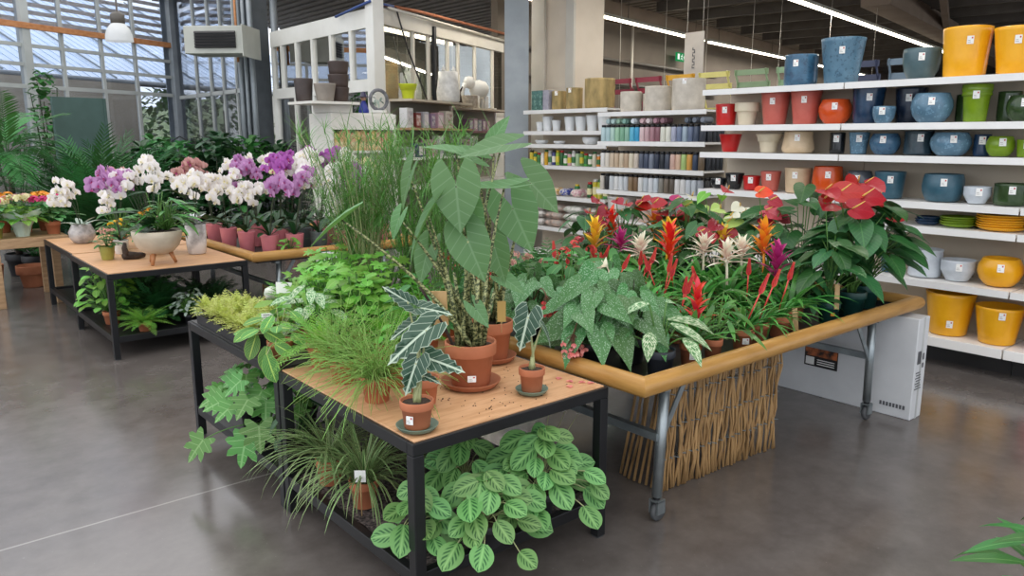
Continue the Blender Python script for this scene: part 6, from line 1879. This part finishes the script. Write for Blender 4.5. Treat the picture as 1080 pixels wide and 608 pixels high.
# middle rows
for l_, x_, y_, c, st_, fh in (
    ('yellow guzmania at the left of the upright blooms', 3.70, 3.60, 'fl_gyellow', False, .40),
    ('orange red guzmania right of the leftmost yellow one', 4.10, 3.77, 'fl_gorred', False, .42),
    ('orange guzmania in the centre back among the upright blooms', 4.52, 3.72, 'fl_gorange', False, .43),
    ('bright orange red guzmania, tallest in the middle of the trolley', 3.66, 2.86, 'fl_gorred', False, .42),
    ('yellow guzmania just behind the tall orange red one', 4.02, 3.22, 'fl_gyellow', False, .40),
    ('white star guzmania left of the tall orange red one', 3.60, 3.08, 'fl_gwhite', True, .38),
    ('white star guzmania right of the tall orange red one', 3.94, 2.85, 'fl_gwhite', True, .37),
    ('white star guzmania in front of the small yellow one', 3.78, 2.56, 'fl_gwhite', True, .37),
    ('white star guzmania rightmost of the white ones', 4.04, 2.64, 'fl_gwhite', True, .37),
    ('small yellow guzmania between the white ones', 4.28, 2.95, 'fl_gyellow', True, .38),
    ('orange guzmania at the right before the anthuriums', 4.06, 2.50, 'fl_gorange', False, .44),
    ('magenta guzmania at the left of the white ones', 3.80, 3.40, 'fl_gmag', True, .36),
    ('magenta guzmania beside the right hand orange one', 3.98, 2.38, 'fl_gmag', False, .34),
    ('pale yellow guzmania opening among the spotted begonia leaves', 3.00, 2.78, 'fl_gwhite', True, .30)):
    guzmania(l_, x_, y_, c, st_, BZ, fh=fh, L=.33, W=.036, fs=1.15 if not st_ else 1.2)
for l_, x_, y_, n_ in (('red sword vriesea at far left middle of the trolley', 3.20, 3.38, 3), ('red sword vriesea behind the spotted begonias', 3.42, 3.30, 3), ('red sword vriesea left of the magenta guzmania', 3.50, 3.00, 3), ('red sword vriesea under the white star blooms', 3.40, 2.75, 3),
                       ('red sword vriesea below the tall orange red bloom', 3.42, 2.46, 1), ('red sword vriesea in the second row near the right', 3.70, 2.40, 1), ('red sword vriesea behind the front red guzmania', 3.15, 2.42, 2), ('red sword vriesea in the very middle of the trolley', 3.28, 3.05, 3)):
    vriesea(l_, x_, y_, BZ, n_, L=.22)
for l_, x_, y_ in (('green bromeliad without bloom near the centre front', 3.15, 2.68), ('green bromeliad without bloom behind the red swords', 3.6, 2.62), ('green bromeliad without bloom at the centre right', 4.2, 2.5)):
    t = thing('bromeliad', l_, 'plant', (x_, y_, BZ)); s = pot(t, .052, .115, M['terra']); f = MB(); rosette(f, 24, .32, .034, s, .014, 25, 82, (.7, 1.5)); f.build('foliage', M['lf_brom'], t)
# fillers between the blooms
for l_, x_, y_, h_, m_ in (('leafy green filler plant between the red swords', 3.05, 3.15, .3, 'lf_mid'), ('leafy green filler plant under the yellow guzmania', 3.85, 3.62, .3, 'lf_dark'), ('leafy green filler plant in front of the deep red anthuriums', 4.08, 3.55, .34, 'lf_glossy'), ('leafy green filler plant behind the white star blooms', 4.30, 2.70, .32, 'lf_glossy'),
                           ('leafy green filler plant near the middle of the trolley', 3.42, 3.18, .28, 'lf_brom'), ('leafy green filler plant left of the smallest dark green pot', 4.09, 2.31, .26, 'lf_glossy'), ('leafy green filler plant among the orange blooms', 4.35, 3.50, .34, 'lf_dark'), ('leafy green filler plant behind the corner begonias', 2.95, 3.02, .26, 'lf_mid')):
    leafy(l_, 'foliage_plant', x_, y_, BZ, m_, M['terra'], 'oval', 30, h_, .13, .06, .055, .1)
# rows of anthuriums behind
anthurium('anthurium with rose and orange red blooms behind the tall red one', 4.45, 2.72, [(4.335, 2.75, 1.354, 'fl_gorred'), (4.481, 2.75, 1.299, 'fl_rose'), (4.434, 2.75, 1.235, 'fl_rose'), (4.389, 2.75, 1.15), (4.524, 2.72, 1.118), (4.595, 2.75, 1.188, 'fl_rose')], 'fl_red', BZ, .46, 16, .15, .075, fs=.15)
anthurium('anthurium with white blooms beside the rose ones', 4.60, 3.05, [(4.55, 3.0, 1.191), (4.41, 3.0, 1.181), (4.52, 3.0, 1.24), (4.6, 3.0, 1.17)], 'fl_spwhite', BZ, .42, 14, .14, .075, fs=.15)
anthurium('anthurium with lime green and deep red blooms in the middle', 4.24, 3.12, [(4.299, 3.0, 1.237, 'fl_lime'), (4.159, 3.0, 1.074), (4.333, 3.0, 1.091), (4.234, 2.98, 1.03), (4.087, 3.0, 1.098), (4.276, 3.0, 1.139), (4.38, 3.0, 1.14, 'fl_lime')], 'fl_deep', BZ, .38, 14, .14, .075, fs=.15)
anthurium('anthurium with one white and one lime bloom left of centre back', 4.50, 3.42, [(4.523, 3.4, 1.284, 'fl_spwhite'), (4.452, 3.4, 1.215), (4.62, 3.4, 1.20)], 'fl_lime', BZ, .52, 18, .15, .075, fs=.15)
anthurium('deep red anthurium at the back right of the trolley', 4.72, 3.62, [(4.515, 3.6, 1.183), (4.408, 3.6, 1.175), (4.628, 3.6, 1.134), (4.465, 3.6, 1.117), (4.351, 3.6, 1.23), (4.566, 3.6, 1.23, 'fl_gmag'), (4.7, 3.5, 1.17), (4.955, 3.4, 1.31, 'fl_rose')], 'fl_red', BZ, .44, 16, .14, .075, fs=.15)
anthurium('deep red anthurium at the back centre of the trolley', 4.30, 3.85, [(4.274, 3.8, 1.217), (4.17, 3.8, 1.25), (4.41, 3.8, 1.196), (4.225, 3.8, 1.158), (4.32, 3.8, 1.15), (4.45, 3.8, 1.24)], 'fl_red', BZ, .44, 16, .14, .075, fs=.14)
anthurium('deep red anthurium at the back left of the trolley', 3.98, 3.90, [(4.074, 3.8, 1.181), (3.993, 3.8, 1.253), (3.93, 3.8, 1.13), (4.03, 3.8, 1.12, 'fl_rose'), (3.9, 3.8, 1.18)], 'fl_deep', BZ, .44, 16, .14, .075, fs=.14)
leafy('tall upright anthurium foliage at back with green shoot', 'anthurium', 4.62, 3.25, BZ, 'lf_light', M['greenpot'], 'oval', 10, .62, .11, .8, .075, .13, heart='heart')
# ferns and small flowers at the back left
for i, (l_, x_, y_) in enumerate((('leathery green fern at the back left corner of the trolley', 3.20, 3.86), ('leathery green fern beside the corner one', 3.55, 3.84), ('leathery green fern on the left rail', 2.80, 3.70), ('leathery green fern in front of the corner ferns', 3.20, 3.60))):
    fern(l_, x_, y_, BZ, 26, .34, .14, 'lf_mid', M['blackpot'], .065, .11, (15, 75), (.6, 1.2), 9, lsh='lance', lw=.38)
for i, (l_, x_, y_, c) in enumerate((('begonia with coral red flowers beside the elephant ear', 2.62, 3.42, 'fl_vr'), ('begonia with red flowers on the left rail', 2.54, 3.68, 'fl_gred'), ('begonia with peach flowers amid the ferns', 2.98, 3.40, 'fl_kal'), ('begonia with coral flowers behind the red swords', 3.48, 3.50, 'fl_vr'), ('begonia with coral flowers near the deep red anthuriums', 3.88, 3.76, 'fl_rose'))):
    flowering(l_, 'begonia', x_, y_, BZ, 'lf_mid', c, M['terra'], 26, .24, .09, .075, 5, .028, 9, .016, .055, .1, heart='angel')

# ================================================================== orchid trolley
OZ = .642
oc = [('pink orchid at the near corner of the orchid trolley', 2.74, 6.62, 'fl_pink', 2, .52), ('light pink orchid second along the near rail', 2.95, 6.56, 'fl_pink', 2, .55), ('white orchid with clear pot on the near rail', 3.18, 6.55, 'fl_white', 2, .58),
      ('purple orchid at the right of the near rail', 3.42, 6.56, 'fl_purple', 2, .56), ('white orchid partly behind the umbrella sedge', 3.62, 6.56, 'fl_white', 2, .6), ('small white orchid on the left rail of orchid trolley', 2.68, 7.0, 'fl_white', 2, .42),
      ('tall purple orchid standing highest in the middle', 2.98, 6.95, 'fl_purple', 2, .68), ('white orchid in the second row left of centre', 3.22, 6.95, 'fl_white', 2, .62), ('white orchid in the second row right of centre', 3.48, 6.95, 'fl_white', 2, .68),
      ('pink orchid in the second row by the right end', 3.75, 6.95, 'fl_pink', 2, .58), ('white orchid on the left rail near the silver vase', 2.66, 7.4, 'fl_white', 2, .5), ('pink orchid in the third row', 2.95, 7.38, 'fl_pink', 2, .62),
      ('cream orchid in the third row', 3.3, 7.4, 'fl_cream', 2, .66), ('purple orchid in the third row at right', 3.62, 7.4, 'fl_purple', 2, .7), ('cream orchid at right beside the umbrella sedge', 3.92, 6.7, 'fl_cream', 2, .6), ('salmon orchid at the far left corner of orchid trolley', 2.68, 7.85, 'fl_salmon', 2, .62), ('white orchid at the far rail of orchid trolley', 3.1, 7.85, 'fl_white', 2, .68)]
for i, (l_, x_, y_, c, sp, h_) in enumerate(oc):
    orchid(l_, x_, y_, OZ, c, M['clearpot'] if i in (2, 7, 12) else M['pinkpot'], sp + (i % 3 != 0), h_, 13, .08, .2, None, 1.3, LL=.3)
flowering('tiny white flowered plant in front of the white orchids', 'small_flower_plant', 3.3, 6.47, OZ, 'lf_light', 'fl_white', M['clearpot'], 16, .12, .05, .04, 3, .02, 6, .012, .05, .09)
leafy('small leafy plant between pink pots at the trolley corner', 'foliage_plant', 2.86, 6.46, OZ, 'lf_light', M['clearpot'], 'oval', 16, .12, .07, .035, .045, .08)
t = thing('price_sign', 'white price sign with green frame hanging on the orchid trolley rail', 'sign', (3.16, 6.32, .54), 0)
MB().box(-.085, .085, -.004, 0, 0, .155).build('frame', plain('green_frame', '#2f6a4c', None, 4, .5), t)
MB().box(-.075, .075, -.006, -.0045, .01, .145).build('card', M['paper'], t)
g = MB()
for i in range(4): g.box(-.06, .02 + .01 * (i % 3), -.007, -.0062, .115 - i * .027, .126 - i * .027)
g.build('lettering', M['bar'], t)
# bits under the orchid trolley
for l_, x_, y_, c in (('white bucket under the orchid trolley', 3.15, 6.75, 'whitepot'), ('cardboard box under the orchid trolley', 2.95, 7.3, None)):
    if c: shelf_pot('bucket', l_, 'taper2', M['whitepot'], x_, y_, 0, .15, .32, False, cat='bucket')
    else:
        t = thing('storage_box', l_, 'box', (x_ + .25, y_, 0), .3); MB().box(-.22, .22, -.15, .15, 0, .26).build('box_body', plain('brown_card', '#b08a62', None, 4, .8), t, .004); MB().box(-.22, .22, -.025, .025, .2605, .262).build('tape', M['tagwood'], t)

# ================================================================== table at the left with the bowl planter
BT = .681
t = thing('bowl_planter', 'cream bowl planter on three wooden legs holding orchids and dracaena', 'planter', (1.80, 6.62, BT))
MB().lathe([(.001, .075), (.06, .078), (.115, .10), (.162, .15), (.187, .22), (.192, .27), (.186, .275), (.175, .262), (.001, .26)], 36).build('bowl', M['creampot'], t)
MB().lathe([(.001, .268), (.08, .272), (.152, .265)], 20, cap=False).build('soil', M['soil'], t)
for a in (rad(-130), rad(-15), rad(105)):
    c0 = V((.085 * math.cos(a), .085 * math.sin(a), .10)); MB().tube([c0, V((.125 * math.cos(a), .125 * math.sin(a), 0.004))], [.02, .012], 8).build('leg', M['legwood'], t)
bp = V((1.80, 6.62, BT + .262))
def inbowl(fn, *a, **k):
    o = fn(*a, **k)
    for c in list(o.children):
        if c.name.startswith(('pot', 'soil')): bpy.data.objects.remove(c)
    return o


inbowl(orchid, 'pink and white orchid arching left out of the bowl planter', bp.x - .06, bp.y + .02, bp.z - .02, 'fl_pink', M['clearpot'], 3, .46, 12, .02, .03, (-.12, .06), 1.3, True, 6, .26)
inbowl(orchid, 'white orchid arching over the bowl planter', bp.x - .02, bp.y + .05, bp.z - .02, 'fl_white', M['clearpot'], 3, .48, 11, .02, .03, (-.02, .03), 1.25, True, 6, .3)
inbowl(leafy, 'dark dracaena foliage on the right side of the bowl planter', 'dracaena', bp.x + .07, bp.y - .02, bp.z - .02, 'lf_brom', M['clearpot'], 'lance', 40, .24, .2, .032, .02, .03, 1.2)
inbowl(fern, 'small grey succulent rosette at left in the bowl planter', bp.x - .11, bp.y - .06, bp.z - .02, 18, .09, .04, 'lf_silver', M['clearpot'], .02, .03, (10, 70), (.3, .8), 7, name='succulent', lw=.5)
inbowl(leafy, 'glossy broad leaves in the middle of the bowl planter', 'foliage_plant', bp.x + .02, bp.y + .02, bp.z - .02, 'lf_dark', M['clearpot'], 'lance', 14, .3, .24, .05, .02, .03)
inbowl(flowering, 'small orange and pink flowers at the left of the bowl planter', 'small_flower_plant', bp.x - .07, bp.y - .02, bp.z - .02, 'lf_mid', 'fl_orange', M['clearpot'], 10, .12, .05, .04, 3, .02, 7, .014, .02, .03)
flowering('small kalanchoe in an olive glazed pot at the table edge', 'kalanchoe', 1.53, 7.12, BT, 'lf_mid', 'fl_kal', M['olivepot'], 30, .1, .055, .05, 9, .018, 8, .01, .062, .115, False, heart='round')
t = orchid('small white orchid with cut leaves behind the olive pot', 1.71, 7.42, BT, 'fl_white', M['whitepot'], 2, .42, 9, .065, .12, (-.02, .05), 1.1)
t = thing('glass_vase_orchid', 'white orchid in a round glass vase on the rear table', 'orchid', (1.60, 8.40, BT))
MB().lathe([(.06, 0), (.08, .01), (.115, .06), (.12, .11), (.09, .17), (.085, .19), (.08, .19), (.11, .11), (.06, .01), (.001, .008)], 26).build('vase', plain('bubble_glass', '#b9b4b0', '#8e8a88', 18, .12), t)
f = MB()
for i in range(8): leaf(f, (0, 0, .14), dirv(i * .8, rad(uni(20, 60))), .2, .06, 'oval', .8, .3, 6, 2)
f.build('silver_leaves', M['lf_silver'], t)
for k_ in range(3):
    c = V((0, 0, .14)); tip = c + Z * uni(.3, .42) + RT * uni(-.12, .05)
    st = MB().tube([c, c.lerp(tip, .6) + RT * .02, tip, tip + RT * -.1 + TO * .05 - Z * .03], .003, 5).build('flower_stem', M['stemdark'], t)
    for i in range(9):
        o = bpy.data.objects.new('flower', orchid_bloom('fl_white')); COL.objects.link(o); o.parent = st
        o.matrix_local = Matrix.Translation(tip + RT * uni(-.14, .06) + TO * uni(0, .08) + Z * uni(-.1, .06)) @ Matrix.Rotation(AZ + uni(-.8, .8), 4, 'Z') @ Matrix.Rotation(uni(-.2, .4), 4, 'X') @ Matrix.Scale(1.35, 4)
t = thing('tall_vase', 'tall white vase with grey pattern and silver bow at the table right', 'vase', (2.22, 6.98, BT))
MB().lathe([(.06, 0), (.075, .01), (.085, .1), (.088, .26), (.082, .265), (.075, .2), (.001, .19)], 26).build('vase_body', plain('white_grey_marble', '#dcdad8', '#8f8b8a', 5, .4, lo=.35, hi=.5), t)
f = MB()
for i in range(14): leaf(f, (0, 0, .26), dirv(i * 2.4, rad(uni(15, 75))), uni(.1, .17), .05, 'oval', uni(.4, .9), .3, 5, 2)
f.build('silver_bow', M['silverfoil'], t)
inbowl(orchid, 'white orchid rising out of the tall patterned vase', 2.22, 6.98, BT + .2, 'fl_white', M['clearpot'], 3, .42, 11, .02, .05, (-.03, .03), 1.3)
t = thing('driftwood', 'small piece of dark driftwood left of the bowl planter', 'ornament', (1.70, 7.0, BT))
b = MB(); b.tube([(-.08, 0, .03), (-.03, .01, .035), (.03, -.01, .03), (.09, .01, .028)], [.025, .035, .03, .02], 9); b.build('trunk', M['bark'], t)
MB().tube([(-.05, 0, .03), (-.06, .02, .1), (-.05, .03, .14)], [.028, .022, .014], 8).build('branch', M['bark'], t)
flowering('pink flowered cluster plant behind the bowl planter', 'begonia', 1.95, 7.2, BT, 'lf_mid', 'fl_salmon', M['terra'], 30, .2, .08, .07, 6, .03, 9, .015)
leafy('bushy dark plant between bowl planter and glass vase', 'foliage_plant', 1.80, 7.85, BT, 'lf_mid', M['terra'], 'oval', 46, .26, .09, .055, .07, .12)
flowering('yellow flowered plant behind bowl planter', 'primula', 1.72, 7.57, BT, 'lf_mid', 'fl_yel', M['terra'], 16, .14, .06, .05, 4, .022, 7, .014)
orchid('tall white orchid on the rear table right of the glass vase', 2.12, 8.2, BT, 'fl_white', M['clearpot'], 2, .66, 10, .06, .12, None, 1.2)
orchid('pink orchid on the rear table behind the bowl planter', 1.95, 8.5, BT, 'fl_salmon', M['clearpot'], 2, .55, 10, .06, .12, None, 1.2)
# its lower shelf
for l_, fn in (('glossy green plant behind the left leg on the lower shelf of bowl planter table', lambda l: leafy(l, 'foliage_plant', 1.48, 6.95, LS, 'lf_light', M['terra'], 'oval', 80, .36, .09, .055, .07, .11)),
               ('bright lime fern at front of the lower shelf under bowl planter', lambda l: fern(l, 1.62, 6.52, LS, 60, .22, .07, 'lf_lime', M['terra'], .055, .08, (5, 60), (.4, 1.0), 12)),
               ('silver leaved plant right of the lime fern on lower shelf', lambda l: leafy(l, 'silver_plant', 1.98, 6.54, LS, 'lf_silver', M['blackpot'], 'oval', 80, .2, .05, .032, .05, .08)),
               ('large dark fern in the middle of the lower shelf under bowl planter', lambda l: fern(l, 1.80, 6.80, LS, 60, .36, .16, 'lf_palm', M['blackpot'], .08, .1, (10, 80), (.5, 1.2), 18, lw=.3)),
               ('dark fern at the back of the lower shelf under bowl planter', lambda l: fern(l, 1.78, 7.25, LS, 56, .38, .16, 'lf_mid', M['blackpot'], .08, .1, (10, 80), (.5, 1.2), 18, lw=.3)),
               ('dwarf palm at the right of the lower shelf under bowl planter', lambda l: palm(l, 2.22, 6.70, LS, 40, .32, .18, .06, .09, None, 'lf_dark', (15, 80), (.6, 1.4), 12, 0, .14)),
               ('dwarf palm behind the right leg on the lower shelf', lambda l: palm(l, 2.28, 7.15, LS, 18, .28, .16, .06, .09, None, 'lf_dark', (15, 80), (.6, 1.4), 12, 0, .14)),
               ('dark trailing plant on the lower shelf of the rear table', lambda l: leafy(l, 'foliage_plant', 1.55, 8.0, LS, 'lf_dark', M['blackpot'], 'oval', 26, .16, .07, .045, .06, .08))): fn(l_)

# ================================================================== timber bench at the far left
EZ = .70
for l_, x_, y_, lf, fc_, pm, wr in (('magenta flowered plant in a yellow pot at the left edge', .98, 9.18, 'lf_mid', 'fl_mag', 'olivepot', None), ('flowering plant in pale green paper wrap on the timber bench', 1.22, 9.22, 'lf_light', 'fl_cream', 'greenpot', 'wrap'),
                              ('hot pink flowered plant at the right end of timber bench', 1.50, 9.25, 'lf_mid', 'fl_mag', 'terra', None), ('pink flowered plant behind the paper wrapped one', 1.30, 9.6, 'lf_mid', 'fl_salmon', 'terra', None), ('orange flowered plant at the back right of timber bench', 1.50, 9.66, 'lf_mid', 'fl_orange', 'terra', None),
                              ('yellow orange flowered plant at the back of timber bench', 1.12, 9.7, 'lf_light', 'fl_orange', 'terra', None), ('pink flowered plant at far left of timber bench', .72, 9.3, 'lf_mid', 'fl_mag', 'terra', None)):
    flowering(l_, 'potted_flower', x_, y_, EZ, lf, fc_, M[pm], 34, .22, .13, .1, 5, .05, 10, .03, .075, .13, wrap=wr, heart='heart')
shelf_pot('terracotta_planter', 'terracotta planter standing under the timber bench', 'rimmed', M['terrad'], 1.40, 10.25, 0, .16, .25, False)
shelf_pot('terracotta_planter', 'dark planter under the timber bench at the left edge', 'taper2', M['terrad'], .95, 10.2, 0, .18, .3, False)

# ================================================================== green backdrop by the glass walls
palm('feathery areca palm between timber bench and bowl planter table', 2.2, 10.6, 0, 46, 1.5, .6, bend=(.3, .8), e=(48, 88), leaflets=32)
palm('areca palm just behind the feathery one', 2.6, 11.2, 0, 36, 1.45, .55, bend=(.3, .9), e=(45, 88), leaflets=32)
palm('spiky dark palm in front of the window corner', 3.05, 12.2, 0, 24, 1.0, .5, mat='lf_dark', e=(30, 88))
palm('tall pale palm at the left edge of the photo', 1.42, 11.2, 0, 18, .9, .6, trunk=1.25, e=(5, 80), bend=(.8, 1.7), mat='lf_mid')
palm('dark bushy palm below the pale one at the left edge', 1.55, 10.9, 0, 20, .8, .45, mat='lf_palm')
shrub('tall leafy climber beside the left window mullion', 'climber', 2.52, 15.0, 0, 2.5, .36, 320, .14, .09, 'lf_mid', z0=.1)
shrub('dark bushy climber left of the tall one by the window', 'climber', 1.85, 14.2, 0, 1.7, .5, 300, .13, .07, 'lf_palm', z0=.1)
for i, (l_, x_, y_, h_, m_) in enumerate((('broad leaved shrub at left end of the green hedge row', 3.0, 11.4, 1.2, 'lf_dark'), ('broad leaved shrub second in the green hedge row', 3.5, 11.5, 1.25, 'lf_mid'), ('broad leaved shrub in the middle of the hedge row', 3.95, 11.35, 1.3, 'lf_dark'), ('broad leaved shrub right of the middle in the hedge row', 4.4, 11.2, 1.3, 'lf_mid'), ('broad leaved shrub at the right end of the hedge row', 4.8, 11.2, 1.22, 'lf_dark'), ('broad leaved shrub behind the hedge row at left', 3.4, 12.2, 1.3, 'lf_mid'), ('broad leaved shrub behind the hedge row at right', 4.3, 12.1, 1.35, 'lf_dark'))):
    shrub(l_, 'shrub', x_, y_, 0, h_ + .12, .5, 340, .2, .11, m_, z0=.08)
for i, (l_, x_, y_) in enumerate((('spiky dracaena left of the white bookcase', 4.88, 10.9), ('spiky dracaena nearer the white bookcase', 5.12, 10.55))):
    t = thing('dracaena', l_, 'plant', (x_, y_, 0)); s = pot(t, .15, .28, M['terra'])
    MB().tube([(0, 0, s), (.02, 0, .9), (0, .02, 1.35)], [.03, .025, .02], 8).build('trunk', M['bark'], t)
    f = MB(); rosette(f, 80, .34, .022, 1.3, .01, -25, 85, (.3, 1.0), 'lance', .3, 0, 5); f.build('foliage', M['lf_dark'], t)
t = thing('terracotta_planter', 'terracotta bowl peeking out behind the hedge row', 'pot', (4.95, 11.9, 1.25)); bpy.data.objects.remove(t)
# small things on a far table by the window
t = thing('wire_rack', 'small dark wire rack on pale counter in the window corner', 'rack', (4.45, 14.6, .9))
for s in (-.3, .3): MB().tube([(s, -.15, 0), (s, -.15, .62), (0, -.15, .8)], .012, 6).build('frame', M['blacksteel'], t)
for z_ in (.0, .3, .6): MB().bar((-.3, -.15, z_ + .01), (.3, -.15, z_ + .01), .3, .012).build('shelf', M['blacksteel'], t)
t = thing('counter', 'pale counter in front of the window corner', 'table', (4.2, 14.7, 0))
MB().box(-.9, .9, -.35, .35, .84, .9).build('counter_top', M['oldwood'], t); MB().box(-.85, .85, -.3, .3, 0, .84).build('counter_body', M['creamtrim'], t)
